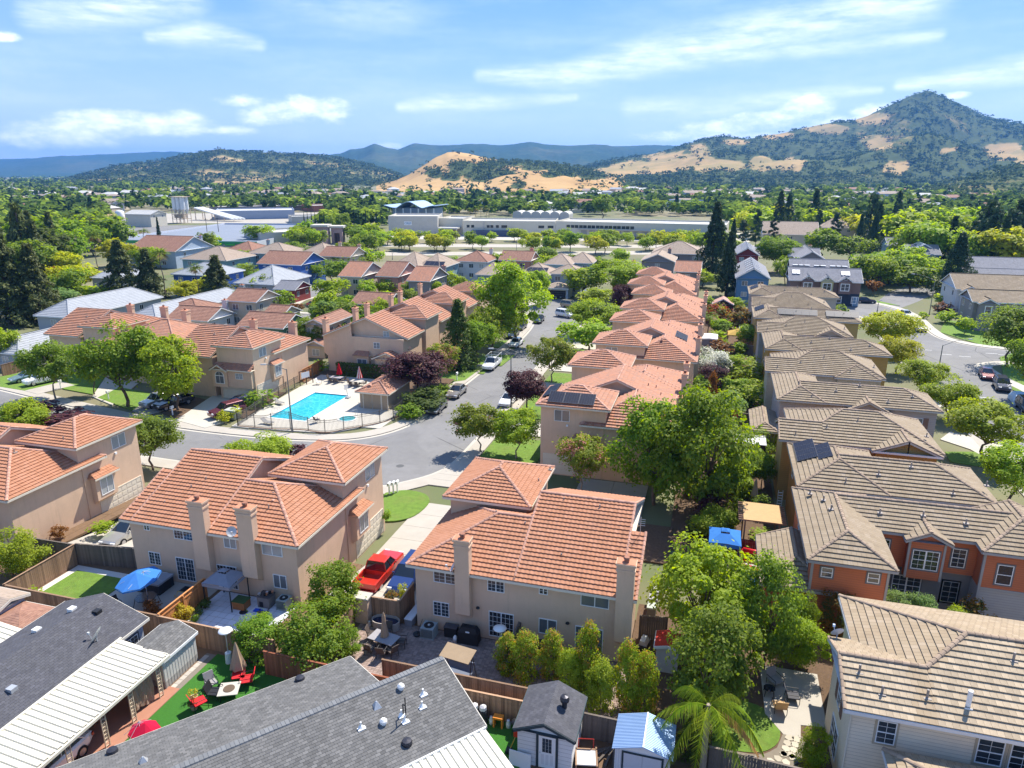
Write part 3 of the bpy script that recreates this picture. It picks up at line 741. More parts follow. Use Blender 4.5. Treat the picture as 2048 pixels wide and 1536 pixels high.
# soil and grass behind and between the middle rows
sheet('yard',[(-60,92),(-43.5,92),(-43.5,150),(-60,150)],Z0+.05,BARK)
sheet('yard',[(-2.2,56),(7.2,56),(7.2,175),(-2.2,175)],Z0+.05,BARK)
sheet('lawn',[at(u,v) for u,v in ((650,765),(700,735),(745,742),(790,760),(860,772),(930,762),(960,740),(905,728),(860,738))],Z0+.1,LAWN,.1)
for u0,v0,u1,v1 in ((990,712,1040,690),(1010,690,1045,672)):
    pass
for (u,v,w,h) in ((985,722,45,22),(955,740,30,18),(1015,690,35,16)):
    sheet('lawn',[at(u-w,v+h*.3),at(u+w*.4,v+h*.5),at(u+w,v-h*.5),at(u-w*.4,v-h*.5)],Z0+.1,LAWN,.1)
# verge and lawns of the right-hand street
for pts,mm in ((((1655,603),(1750,607),(1800,612),(1700,590),(1655,590)),LAWN),(((1880,665),(1960,690),(2048,700),(2048,660),(1960,650),(1890,640)),LAWN),(((2000,715),(2048,700),(2048,790),(2010,775)),LAWN),
    (((1890,905),(1960,905),(2000,940),(1900,925)),LAWN),(((1880,880),(1940,900),(1985,925),(2048,950),(2048,900),(1960,880),(1900,865)),CONC2),(((1850,760),(1895,810),(1870,820),(1840,770)),CONC2)):
    sheet('lawn' if mm is LAWN else 'driveway',[at(u,v) for u,v in pts],Z0+.1,mm,.1)

# ------------------------------------------------ hills
def fbm(x,y,o=5): return mnoise.fractal((x,y,7.3),.9,2.1,o)
def hill(name,prof,D,D0,D2,nu,nr,cover,rough=.12,fshape=1.35,mats=None,treeh=9,ntree=0,seed=1,wob=.08,tcol=None):
    """relief with the surveyed skyline prof [(u,v)] at ground distance D; foot at D0 in front and D2 behind"""
    us=np.linspace(prof[0][0],prof[-1][0],nu); pv=np.interp(us,[p[0] for p in prof],[p[1] for p in prof])
    rows=[i/nr for i in range(nr+1)]+[1+i/(nr//3) for i in range(1,nr//3+1)]
    V=[]; cov=[]; 
    for j,s in enumerate(rows):
        for i,u in enumerate(us):
            x=(u-1024)/FPX/(math.cos(_th)+(768-pv[i])/FPX*math.sin(_th)); th=math.atan2(-x,1)+R(YAW); dx,dy=-math.sin(th),math.cos(th)
            k=1+wob*fbm(u*.006+seed*9,seed*3.1,3)
            Dr=D*k*math.hypot(1,x); a=D0*math.hypot(1,x); b=D2*math.hypot(1,x)
            if s<=1: d=a+(Dr-a)*s
            else: d=Dr+(b-Dr)*(s-1)
            vj=pv[i]+1.2*fbm(u*.05,seed*5.,4)
            zr=zat(dx*Dr,dy*Dr,vj)
            f=s if s<=1 else 2-s
            g=f**fshape; g=g*(1-.15)+.15*(3*f*f-2*f**3)
            X,Y=dx*d,dy*d
            rg=1-abs(fbm(X*.0016+seed,Y*.0016,5)); 
            h=(zr-Z0)*(g+rough*4*f*(1-f)*(rg-.75))
            V.append((X,Y,Z0-.9+(h+.9 if f>0 else 0)))
    n=nu; F=[(j*n+i,j*n+i+1,(j+1)*n+i+1,(j+1)*n+i) for j in range(len(rows)-1) for i in range(n-1)]
    me=bpy.data.meshes.new(name); me.from_pydata(V,[],F); me.polygons.foreach_set('use_smooth',[True]*len(F))
    cv=[cover(*pix(*p)[:2],p) for p in V]
    at_=me.attributes.new('cover','FLOAT','POINT'); at_.data.foreach_set('value',cv)
    me.materials.append(mats); me.update()
    o=link(name,me); o['kind']='structure'
    # trees standing on it
    if ntree:
        rnd=random.Random(seed); pts=[]
        A=np.array(V); tries=0
        while len(pts)<ntree and tries<ntree*12:
            tries+=1
            j=rnd.randrange(nr) ; i=rnd.randrange(n-1); a,b=rnd.random(),rnd.random()
            p=A[j*n+i]*(1-a)*(1-b)+A[j*n+i+1]*a*(1-b)+A[(j+1)*n+i]*(1-a)*b+A[(j+1)*n+i+1]*a*b
            c=cv[j*n+i]
            if rnd.random()<.03+.97*c**1.5:
                pts.append((p[0],p[1],p[2],treeh*rnd.uniform(.55,1.3)*(1.25 if c<.4 else 1)))
        return o,pts
    return o,[]
def blobs(L,u,v,nz=.55,sc=.03):
    q=-9
    for (a,b,w,h) in L:
        e=1-((u-a)/w)**2-((v-b)/h)**2
        q=max(q,e)
    return q
def sstep(a,b,x):
    x=max(0,min(1,(x-a)/(b-a))); return x*x*(3-2*x)
def hillmat(name,gold,wood,gold2=None):
    m,t,o=newmat(name); a=t.add('ShaderNodeAttribute'); a.attribute_name='cover'; a=a.outputs['Fac']
    tc=t.add('ShaderNodeTexCoord').outputs['Object']
    n=t.noise(tc,.03,6,.65); f=t.mapr(t.math('ADD',a,t.math('MULTIPLY_ADD',n,1.1,-.55)),.25,.75,0,1)
    n2=t.noise(tc,.008,6,.65)
    g=t.mix(t.mapr(n2,.35,.65,0,1),C4(gold),C4(gold2 or [x*.8 for x in gold])); w=t.mix(t.noise(tc,.05,3),C4([x*.6 for x in wood]),C4([x*1.5 for x in wood]))
    p=t.add('ShaderNodeBsdfPrincipled',i_Base_Color=t.mix(f,g,w),i_Roughness=1.); p.inputs['Specular IOR Level'].default_value=0
    t.l.new(p.outputs[0],o.inputs[0]); return m
HG=hillmat('golden_hill_grass',(.5,.33,.15),(.08,.1,.04),(.4,.255,.115)); HP=hillmat('chaparral_slope',(.44,.3,.14),(.085,.105,.045),(.3,.24,.11)); HF=hillmat('wooded_ridge',(.1,.12,.07),(.05,.08,.05))
def covF(u,v,p): return .75+.5*fbm(p[0]*.002,p[1]*.002,4)
hill('hills',[(-500,330),(-200,322),(0,319),(60,317),(120,312),(200,309),(300,304),(360,303),(420,308),(520,318),(700,330)],7200,4800,9000,120,20,covF,.25,1.1,HF)
hill('hills',[(-900,322),(-600,318),(-300,318),(-40,316),(10,318),(60,326),(140,338)],8600,6000,9700,50,12,covF,.2,1.1,HF)
hill('hills',[(560,335),(640,312),(680,307),(700,299),(728,296),(749,287),(770,294),(795,300),(830,286),(870,291),(905,290),(945,287),(1000,291),(1030,288),(1060,283),(1100,289),(1140,291),(1190,289),(1240,293),(1300,290),(1380,292),(1480,300),(1700,310)],5200,3300,7000,220,26,covF,.3,1.0,HF)
hill('hills',[(900,300),(1080,289),(1140,291),(1240,292),(1310,291),(1400,296)],8300,6800,9300,40,10,covF,.1,1.1,HF)
def covB(u,v,p): 
    g=blobs([(455,318,40,14),(400,345,60,8),(560,325,30,8),(300,352,60,6),(640,370,60,8)],u,v)
    return max(0,min(1,.8+.75*fbm(p[0]*.006,p[1]*.006,5)-.5*sstep(-.2,.8,g)))
_,tB=hill('hills',[(40,372),(120,362),(180,345),(240,330),(300,324),(340,318),(390,306),(440,297),(470,303),(500,303),(540,305),(600,308),(640,312),(680,317),(720,326),(760,336),(800,350),(850,365)],2700,1700,4300,170,26,covB,.3,1.25,HP,9,4200,3)
def covC(u,v,p):
    w=blobs([(925,338,34,17),(958,346,48,20),(1000,352,40,16),(1075,330,45,15),(1130,340,50,16),(1030,325,70,9),(870,348,22,12),(1110,352,38,10),(985,330,26,10),(1190,348,40,12),(900,355,30,10),(1010,318,18,4)],u,v)
    return max(0,min(1,.05+1.1*sstep(-.1,.75,w+.55*fbm(p[0]*.01,p[1]*.01,4))))
_,tC=hill('hills',[(600,379),(680,378),(740,374),(790,362),(820,348),(850,328),(875,313),(895,305),(915,304),(940,308),(970,315),(1000,321),(1030,323),(1060,325),(1100,326),(1140,331),(1180,340),(1220,352),(1260,364),(1320,376)],1750,1130,2600,150,26,covC,.28,1.15,HG,7,900,5,.05)
def covC2(u,v,p):
    w=blobs([(1100,350,20,6),(1035,372,16,6)],u,v); return max(0,min(1,1.0*sstep(-.2,.5,w)+.05))
_,tC2=hill('hills',[(880,380),(940,372),(985,358),(1020,349),(1060,344),(1095,350),(1130,352),(1180,360),(1230,370),(1300,380)],1330,1080,1600,70,16,covC2,.18,1.1,HG,8,60,6,.05)
def covE(u,v,p):
    g=blobs([(1350,322,60,22),(1290,335,70,14),(1230,345,60,10),(1428,335,52,13),(1400,300,26,12),(1525,328,22,15),(1578,328,30,13),(1795,330,28,16),(2005,305,38,16),(1650,258,45,10),(1555,271,40,7),(1745,238,30,9),(1470,285,30,7),(1900,300,20,6),(2080,320,50,20),(1760,290,26,12)],u,v)
    b=1.0+.4*fbm(p[0]*.005,p[1]*.005,5)-.42*sstep(0,.6,1-((u-1770)/75)**2-((v-262)/50)**2)
    return max(0,min(1,b-1.0*sstep(-.45,.35,g+1.0*fbm(p[0]*.009+.3*p[2]*.01,p[1]*.004,5))))
_,tE=hill('hills',[(1050,378),(1110,352),(1170,332),(1230,318),(1300,309),(1348,298),(1375,288),(1403,279),(1447,272),(1491,279),(1553,268),(1621,254),(1673,243),(1700,243),(1734,232),(1775,212),(1826,190),(1848,183),(1862,182),(1873,187),(1929,211),(1963,229),(2014,243),(2048,247),(2120,262),(2250,285),(2450,330),(2700,365)],2900,1500,4200,300,44,covE,.34,1.12,HP,9,8000,8,.06)
def covF2(u,v,p): return max(0,min(1,.85+.6*fbm(p[0]*.008,p[1]*.008,4)))
_,tF=hill('hills',[(1800,384),(1880,372),(1930,355),(1975,342),(2010,334),(2048,330),(2150,322),(2400,330),(2700,370)],1350,850,1900,90,18,covF2,.25,1.1,HP,9,900,9,.05)
HILLTREES=tB+tC+tC2+tE+tF
# ------------------------------------------------ tile-roofed duplex: back wall on local y=0, tower side on local x=0
def duplex(label,loc,rot=0,mirror=False,near=False,far=False,group='duplex houses with clay tile roofs',chims=((3.15,4.3),(13.3,14.4)),wins=None,front=False,z0=None,tower_win=True,sol=None,pale=False):
    h=House('duplex_house',label,'house',loc,rot,group,mirror,STUCCO,TERRAN if near else TERRAF,CREAM,TCAP,2 if near else 1,wave=.035 if near else 0,lap=.085 if near else .13,course=.35 if near else .45)
    z0=Z0-.3
    h.w(0,7,0,6.84,z0,4.92).w(7.002,13.33,0,13.4,z0,4.92).w(13.332,14.35,0,4.55,z0,4.92).w(0,5.9,6.842,13.7,z0,6.72).w(5.902,7.0,6.842,11,z0,4.9)
    h.r(-.45,7.0,-.45,9.45,4.95,ends='hg',gable=False)
    h.r(7.0,13.75,-.45,13.95,4.95,ends='gg')
    zt=4.95+4.95*.414-h.zb; zl=4.95-h.zb
    tiles(h.Rf,[(13.77,-.45,zl),(14.8,-.45,zl),(14.8,4.5,zt),(13.77,4.5,zt)],h.course,h.lap,h.tw,h.wave); bar(h.T,(13.77,-.45,zl),(14.8,-.45,zl),.1,.17,0); bar(h.T,(14.78,-.45,zl),(14.78,4.5,zt),.09,.2,-.02)
    capline(h.root,(14.75,-.45,zl),(14.75,4.5,zt),h.cap,near,h.C,r=.1); h.T.face([(13.8,4.48,zt-.02),(14.8,4.48,zt-.02),(14.8,-.4,zl-.05),(13.8,-.4,zl-.05)])
    h.W.face([(14.349,0,4.92-h.zb),(14.349,4.55,4.92-h.zb),(14.349,4.5,zt-.06)])
    h.r(-.45,6.35,6.4,14.15,6.75,axis='y',ends='hh')
    if far:
        h.w(14.352,22.3,0,6.84,z0,4.92).w(16.4,22.3,6.842,13.7,z0,6.72)
        h.r(14.85,22.75,-.45,9.45,4.95,ends='gh',gable=False); h.r(15.95,22.75,6.4,14.15,6.75,axis='y',ends='hh')
        h.chim(18.2,19.2,-.6,0,1.8,7.4,foot=1.4)
    for a,b in chims: h.chim(a,b,-.62,-.002,1.95,7.45,foot=1.5)
    for (x,z,w,hh,st,gr,gl) in (wins or ()): h.win('-y',x,0,z,w,hh,style=st,grid=gr,glass=gl)
    # tower side
    if tower_win:
        h.win('-x',0,12.25,5.0,1.65,1.25,style='slide',glass=GLASSB)
        h.w(-.55,-.002,7.7,10.0,1.15,3.35); h.W.hexa([(-.02,7.75,.75-h.zb),(0,7.75,.75-h.zb),(0,9.95,.75-h.zb),(-.02,9.95,.75-h.zb)],[(-.55,7.7,1.15-h.zb),(0,7.7,1.15-h.zb),(0,10,1.15-h.zb),(-.55,10,1.15-h.zb)])
        zz=3.4-h.zb; q=[(-.85,10.25,zz),(-.85,7.45,zz),(0,7.75,zz+.42),(0,9.95,zz+.42)]
        tiles(h.Rf,q,.3,.04,.3,h.wave); h.T.face([(-.85,7.45,zz-.03),(-.85,10.25,zz-.03),(0,10.25,zz-.03),(0,7.45,zz-.03)]); bar(h.T,(-.85,7.45,zz),(-.85,10.25,zz),.08,.14,0)
        tiles(h.Rf,[(-.85,7.45,zz),(0,7.45,zz),(0,7.75,zz+.42)],.3,.04,.3,0); tiles(h.Rf,[(0,10.25,zz),(-.85,10.25,zz),(0,9.95,zz+.42)],.3,.04,.3,0)
        h.win('-x',-.55,9.6,1.5,1.45,1.6,style='slide',glass=GLASSB)
        garage(h.root,'-x',0,13.3,Z0+.12-h.zb,4.9,2.15)
        dp=MB(); dp.cyl((-.05,7.05,z0-h.zb),(-.05,7.05,4.8-h.zb),.045,n=6); dp.obj('downpipe',STUCCO,h.root)
        lm=MB(); lm.box(-.14,10.75,6.0-h.zb-1.5,-.01,10.95,6.2-h.zb-1.5); lm.obj('wall_lamp',WHITE,h.root)
    if front:
        # street face: bay with an arched window under a small gable, garage below
        h.w(.15,5.85,13.702,14.3,.95,3.55)
        zz=3.6-h.zb
        tiles(h.Rf,[(6.1,14.75,zz),(-.2,14.75,zz),(-.2,13.72,zz+.75),(6.1,13.72,zz+.75)],.3,.05,.3,0)
        h.T.face([(-.2,14.75,zz-.03),(6.1,14.75,zz-.03),(6.1,13.72,zz-.03),(-.2,13.72,zz-.03)]); bar(h.T,(-.2,14.75,zz),(6.1,14.75,zz),.1,.16,0)
        h.w(3.9,6.3,14.302,14.6,.95,3.4); h.r(3.7,6.5,13.75,14.95,3.45,pitch=.6,axis='y',ends='gg',inset=.34,caps=False)
        arch=MB(); n=10
        pts=[(-.68,0),(.68,0),(.68,1.15)]+[(.68*math.cos(math.pi*i/n),1.15+.62*math.sin(math.pi*i/n)) for i in range(1,n)]+[(-.68,1.15)]
        arch.face([(x*1.1,-.02,z*1.03-.03) for x,z in pts]); arch.box(-.7,-.05,1.1,.7,-.02,1.2)
        a=arch.obj('window',WHITE,h.root); a.matrix_local=wmat('+y',5.1,14.6,1.45-h.zb)
        g=MB(); g.face([(x*.93,-.035,.06+z*.95) for x,z in pts]); g.obj('pane',GLASSB,a)
        k=MB(); k.box(-.02,-.05,0,.02,-.036,1.7); k.obj('muntin',WHITE,a)
        h.win('+y',2.7,14.3,2.2,1.2,.85,glass=GLASSB,grid=(4,2))
        garage(h.root,'+y',5.4,13.7,Z0+.12-h.zb,4.9,1.9)
    return h
WB_R=[(1.33,3.72,1.66,1.05,'slide',(4,4),GLASS),(5.11,3.7,1.16,1.1,'slide',(4,4),GLASS),(8.58,4.08,.58,.78,'slide',(2,3),GLASS),(11.29,3.75,1.8,1.05,'slide',None,GLASSB),
      (1.23,1.12,1.15,1.1,'slide',(4,4),GLASS),(5.18,.3,1.72,1.9,'door',(6,5),GLASS),(8.59,1.18,1.2,1.12,'slide',None,GLASSB),(11.,.3,1.8,1.9,'door',None,GLASSB)]
WB_L=[(12.5,4.1,.52,.8,'slide',(2,3),GLASS),(8.66,3.8,1.68,1.1,'slide',(6,4),GLASS),(4.92,3.72,1.07,1.1,'slide',None,GLASSB),(1.12,3.68,1.67,1.1,'slide',None,GLASSB),
      (11.92,1.22,1.07,1.08,'slide',(4,4),GLASS),(8.91,.32,1.62,1.9,'door',(6,5),GLASS),(1.01,1.08,1.1,1.1,'slide',None,GLASSB),(5.2,.3,1.7,1.9,'door',(6,5),GLASS)]
def roofkit(h,pipes=(),hoods=()):
    for p in pipes: h.pipe(*p)
    for p in hoods: h.hood(*p)
def satdish(parent,x,y,z,r=.35,az=150,mat=None):
    mb=MB(); n=12; a=R(az); d=Vector((math.cos(a),math.sin(a),.55)).normalized(); e=d.cross(Vector((0,0,1))).normalized(); g=e.cross(d)
    c=Vector((x,y,z+.45)); rings=[]
    for q,dep in ((0.02,-.06),(.6,-.035),(1,.02)):
        rings.append([c+e*(r*q*math.cos(2*math.pi*k/n))+g*(r*q*1.1*math.sin(2*math.pi*k/n))+d*dep for k in range(n)])
    for A,B in zip(rings,rings[1:]):
        for k in range(n): mb.face([A[k],A[(k+1)%n],B[(k+1)%n],B[k]])
    mb.cyl((x,y,z-.1),(x,y,z+.3),.03,n=6); mb.cyl((x,y,z+.28),tuple(c-d*.05),.03,n=6); mb.cyl(tuple(c-g*r),tuple(c+d*.42-g*.1),.018,n=5)
    e2=c+d*.42-g*.1; mb.box(e2.x-.06,e2.y-.06,e2.z-.05,e2.x+.06,e2.y+.06,e2.z+.08)
    return mb.obj('satellite_dish',mat or GREYMETAL,parent)
hR=duplex('duplex with orange tile roof and tall stucco chimney behind the patio with the closed parasol',(-17.9,38.8),near=True,wins=WB_R,chims=((3.05,4.05),(13.55,14.6)))
roofkit(hR,((4.3,4.6,6.85,.3),(8.8,6.3,7.6,.35),(11.4,6.0,7.5,.4),(6.6,3.9,6.5,.45),(8.3,2.5,5.9,.35),(9.6,1.9,5.7,.4),(6.2,13.2,6.9,.25),(5.9,10.6,6.95,.25)),((4.4,2.8,6.05),))
satdish(hR.root,2.9,-.5,4.9+1.1,.33,200); hR.done()
ant=MB(); ant.cyl((14.4,4.3,6.8+1.1),(14.4,4.3,8.2+1.1),.02,n=5); 
for i in range(4): ant.cyl((14.1,4.3,7.6+1.1+.15*i),(14.7,4.3,7.6+1.1+.15*i),.012,n=4)
ant.obj('antenna',GREYMETAL,hR.root)
hL=duplex('duplex with orange tile roof and two chimneys behind the lawn and blue parasol',(-27.0,38.8),mirror=True,near=True,wins=WB_L,chims=((2.95,4.2),(6.95,8.2)))
roofkit(hL,((4.0,3.6,6.45,.3),(10.3,4.0,6.7,.35),(12.2,1.5,5.5,.4),(1.5,7.3,6.95,.5),(3.5,2.2,6.,.45),(11.0,3.1,6.3,.4)),((3.6,3.1,6.2),)); satdish(hL.root,4.9,-.4,4.9+1.1,.36,230)
mb=MB(); mb.face([(12.6,3.9,6.62+1.16),(13.2,3.8,6.6+1.16),(13.1,4.3,6.82+1.16),(12.7,4.3,6.82+1.16)]); mb.obj('roof_patch',M('blue_tarp',(.03,.06,.25),.5,.1),hL.root)
hL.done()
hLL=duplex('duplex with orange tile roof and stout chimney at the left edge, beside the silver sedan',(-53.2,38.8),mirror=True,near=True,wins=WB_L[:4],chims=((1.8,3.0),))
roofkit(hLL,((3.9,4.3,6.8,.3),(1.6,7.2,6.95,.5)),()); satdish(hLL.root,1.0,-.7,4.6+1.1,.4,300); hLL.done()
# the row along the near side of the street: two towers to each house, backs to the right
for i,(xb,y0,lab) in enumerate(((-2.9,68.9,'double house with clay tile roof and solar panels on its near tower'),(-2.0,98.1,'double house with clay tiles and blue solar panels on its back slope'),
        (-1.9,126.2,'double house with weathered clay tile roof, third in the row'),(-4.2,155.,'double house with clay tile roof at the far end of the street row'))):
    h=duplex(lab,(xb,y0),90,far=True,group='double houses in the row right of the street',front=False,chims=((3.6,4.6),(13.1,14.2)))
    rr=random.Random(i)
    for k in range(7): 
        px,py=rr.uniform(1,20),rr.uniform(.8,5.5); h.pipe(px,py,4.95+(py+.45)*.414 if py<4.4 or 7<px<13.7 else 6.9,.35,.06,TCAP)
    for k in range(3): h.pipe(rr.uniform(.8,2.2),rr.uniform(9,12),7.4,.3,.06,TCAP)
    if i==0:
        h.solar((-.2,8.1,6.95),(1.6,1.75),3,1,slope=(.414,0),up=.2); h.solar((1.2,13.9,6.95),(1.9,1.5),2,1,slope=(0,-.414),up=.2)
    if i==1:
        h.solar((8.2,1.4,5.75),(1.3,1.9),3,1,slope=(0,.414),up=.16)
    h.done()
# houses facing the street bend from the far side, and the row up its left side
for loc,lab,fr in (((-60.9,95.6),'duplex with arched bay window and double garage beside the pool fence',True),((-89.9,101.),'duplex with arched bay window half hidden by street trees, far left',True)):
    h=duplex(lab,loc,180,front=fr,group='duplexes facing the street bend',chims=((1.9,3.1),(9.1,10.2)))
    roofkit(h,((4.3,4.6,6.85,.35),(9.6,9.0,7.1,.3)),()); h.done()
h=House('duplex_house','low tile-roofed duplex wing between the two arched-window duplexes behind trees','house',(-76,84.6),0,'duplexes facing the street bend',wall=STUCCO,roof=TERRAF,cap=TCAP,course=.4)
h.w(-14,0,.5,12.8,Z0,4.92); h.r(-14.4,0,0,13.3,4.95,ends='hh'); h.chim(-9,-8,12.2,13.2,4,8); h.win('-y',-9,.5,2.4,1.4,1.2,glass=GLASSB); h.done()
for i,(y0,lab) in enumerate(((113.7,'tan gabled house beyond the pool hedge with a tall chimney at its left'),(128.0,'tile-roofed house behind the dark conifer, second up the left side'),(142.2,'tile-roofed house half hidden by the big street tree, third up the left side'))):
    h=duplex(lab,(-59.6,y0),-90,group='duplexes up the left side of the street',chims=((13.2,14.3),(3.2,4.3)),tower_win=False)
    if i==0:
        # gable end towards the pool: windows, a bay and a one-storey wing
        xe=14.352
        h.w(14.352,15.9,9.2,13.2,Z0,2.1); h.r(14.0,16.3,8.8,13.6,2.1,axis='x',ends='gg',caps=False)
        h.w(14.352,15.0,5.2,7.6,.0,2.0); tiles(h.Rf,[(15.4,4.9,2.1-h.zb),(15.4,7.9,2.1-h.zb),(14.36,7.5,2.7-h.zb),(14.36,5.3,2.7-h.zb)],.3,.04); h.T.face([(15.4,4.9,2.08-h.zb),(15.4,7.9,2.08-h.zb),(14.36,7.9,2.08-h.zb),(14.36,4.9,2.08-h.zb)])
        h.w(13.332,14.35,4.56,13.4,Z0-.3,4.9)
        tiles(h.Rf,[(14.8,13.95,4.95-h.zb),(13.77,13.95,4.95-h.zb),(13.77,4.52,4.95+9.43*.414-h.zb-1.2),(14.8,4.52,4.95+9.43*.414-h.zb-1.2)],.4,.06) if 0 else None
        h.win('+x',15.9,11.0,.1,1.0,1.4,glass=GLASSB); h.win('+x',15.0,5.6,.4,1.7,1.1,glass=GLASSB); h.win('+x',14.35,8.3,3.2,1.1,1.0,glass=GLASSB,grid=(4,2)); h.win('+x',13.331,9.6,5.0,1.0,.9,glass=GLASSB,grid=(4,2))
    for k in range(4): h.pipe(1+k*3.3,3.,6.3,.35,.06,TCAP)
    if i==1: h.win('-x',0,11.6,5.1,2.0,1.2,glass=GLASSB)
    h.done()
# pool house
x0,y0=at(711,785,1.44); 
h=House('pool_house','small pool house with orange hip tile roof and double plank doors','pool house',(0,0),0,None,wall=stucco('pool_house_wall',(.4,.31,.22)),roof=TERRAF,cap=TCAP,course=.34,tw=.28)
X0,X1,Y0,Y1=-45.9,-40.9,82.7,91.0
h.w(X0+.45,X1-.45,Y0+.45,Y1-.45,Z0,1.42); h.r(X0,X1,Y0,Y1,1.45,axis='y',pitch=.42,ends='hh'); h.hood((X0+X1)/2-.9,Y0+1.4,1.95,TCAP,.6); h.pipe(X0+2.6,Y1-2.2,2.3,.7,.14,STUCCO)
for k in range(2): h.door('-y',X0+1.0+k*1.32,Y0+.45,Z0+.14,1.25,2.05,M('tan_door',(.36,.27,.18),.7,.1))
h.door('-y',X0+3.75,Y0+.45,Z0+.14,.8,2.05,M('tan_door',(.36,.27,.18),.7,.1))
lm=MB(); lm.box(X0+2.1,Y0+.3,2.35,X0+2.4,Y0+.44,2.55); lm.obj('wall_lamp',M('brass_lamp',(.4,.25,.08),.4,.1),h.root); h.done()

# ------------------------------------------------ row of brown-roofed houses on the right
def pieces(h,poly,course,tw,lap,limit,mat,order=None):
    """lay whole tiles of a roof face as separate objects, cut ones as one mesh"""
    P=[Vector(p) for p in poly]; o=P[0]; ex=(P[1]-P[0]).normalized(); n=Vector((0,0,0))
    for i in range(len(P)): n+=P[i].cross(P[(i+1)%len(P)])
    n.normalize(); n=-n if n.z<0 else n
    up=n.cross(ex)
    if sum((p-o).dot(up) for p in P)<0: up=-up
    pts=[((p-o).dot(ex),(p-o).dot(up)) for p in P]; Hh=max(p[1] for p in pts); nc=round(Hh/course); hh=Hh/nc
    tl=MB(); tl.hexa([(.004,0,0),(tw-.004,0,0),(tw-.004,hh*1.0,-.0),(.004,hh*1.0,-.0)],[(.004,0,lap),(tw-.004,0,lap),(tw-.004,hh,.012),(.004,hh,.012)])
    me=tl.mesh('roof_tile',mat); made=0; rnd=random.Random(4)
    M0=Matrix((ex,up,n)).transposed().to_4x4()
    cand=[]
    for c in range(nc):
        s0,s1=c*hh,(c+1)*hh; off=(c%2)*tw/2
        q=clip2(clip2(pts,s0,True),s1,False)
        if len(q)<3: continue
        lo=[p[0] for p in q if abs(p[1]-s0)<1e-5]; hi=[p[0] for p in q if abs(p[1]-s1)<1e-5] or [sum(p[0] for p in q)/len(q)]
        a0,b0,a1,b1=min(lo),max(lo),min(hi),max(hi); a,b=max(a0,a1),min(b0,b1)
        k=math.ceil((a-off)/tw-1e-6); 
        while (k+1)*tw+off<=b+1e-6: cand.append((c,k*tw+off,s0)); k+=1
        # cut ends
        k0=math.ceil((a-off)/tw-1e-6)*tw+off; k1=math.floor((b-off)/tw+1e-6)*tw+off
        W3=lambda x,s,e:o+ex*x+up*s+n*e
        for (xa0,xb0,xa1,xb1) in ((a0,k0,a1,k0),(k1,b0,k1,b1)):
            if xb0-xa0>.01 or xb1-xa1>.01:
                xb0=max(xa0,xb0); xb1=max(xa1,xb1)
                h.Rf.face((W3(xa0,s0,lap),W3(xb0,s0,lap),W3(xb1,s1,.012),W3(xa1,s1,.012)),0,((xa0/tw+off/tw+.1,c+.1),)*4)
                h.Rf.face((W3(xa0,s0,0),W3(xb0,s0,0),W3(xb0,s0,lap),W3(xa0,s0,lap)),0,((xa0/tw+off/tw+.1,c+.1),)*4)
    if order: cand.sort(key=lambda c:order(o+ex*c[1]+up*c[2]))
    for i,(c,x,s) in enumerate(cand):
        p=o+ex*x+up*s
        if i<limit:
            m=M0.copy(); m.translation=p+n*rnd.uniform(0,.006); link('roof_tile',me,h.root,mw=m)
        else:
            w=lambda a,b,e:o+ex*(x+a)+up*(s+b)+n*e
            uv=(((x/tw)+.5,c+.5),)*4
            h.Rf.face((w(.004,0,lap),w(tw-.004,0,lap),w(tw-.004,hh,.012),w(.004,hh,.012)),0,uv); h.Rf.face((w(.004,0,0),w(tw-.004,0,0),w(tw-.004,0,lap),w(.004,0,lap)),0,uv)
    h.Rf.face([p-n*.012 for p in P],0,((.5,.5),)*len(P))
def poly_roof(h,F,caps,eaves,single=False,rakes=()):
    for f in F: tiles(h.Rf,[(x,y,z-h.zb) for x,y,z in f],h.course,h.lap,h.tw,0)
    for a,c in caps: capline(h.root,(a[0],a[1],a[2]-h.zb),(c[0],c[1],c[2]-h.zb),h.cap,single,h.C,L=.36)
    for a,c in eaves: bar(h.T,(a[0],a[1],a[2]-h.zb),(c[0],c[1],c[2]-h.zb),.12,.18,0)
    for a,c in rakes: bar(h.T,(a[0],a[1],a[2]-h.zb),(c[0],c[1],c[2]-h.zb),.1,.22,-.02); capline(h.root,(a[0],a[1],a[2]-h.zb),(c[0],c[1],c[2]-h.zb),h.cap,single,h.C,L=.36,r=.09)
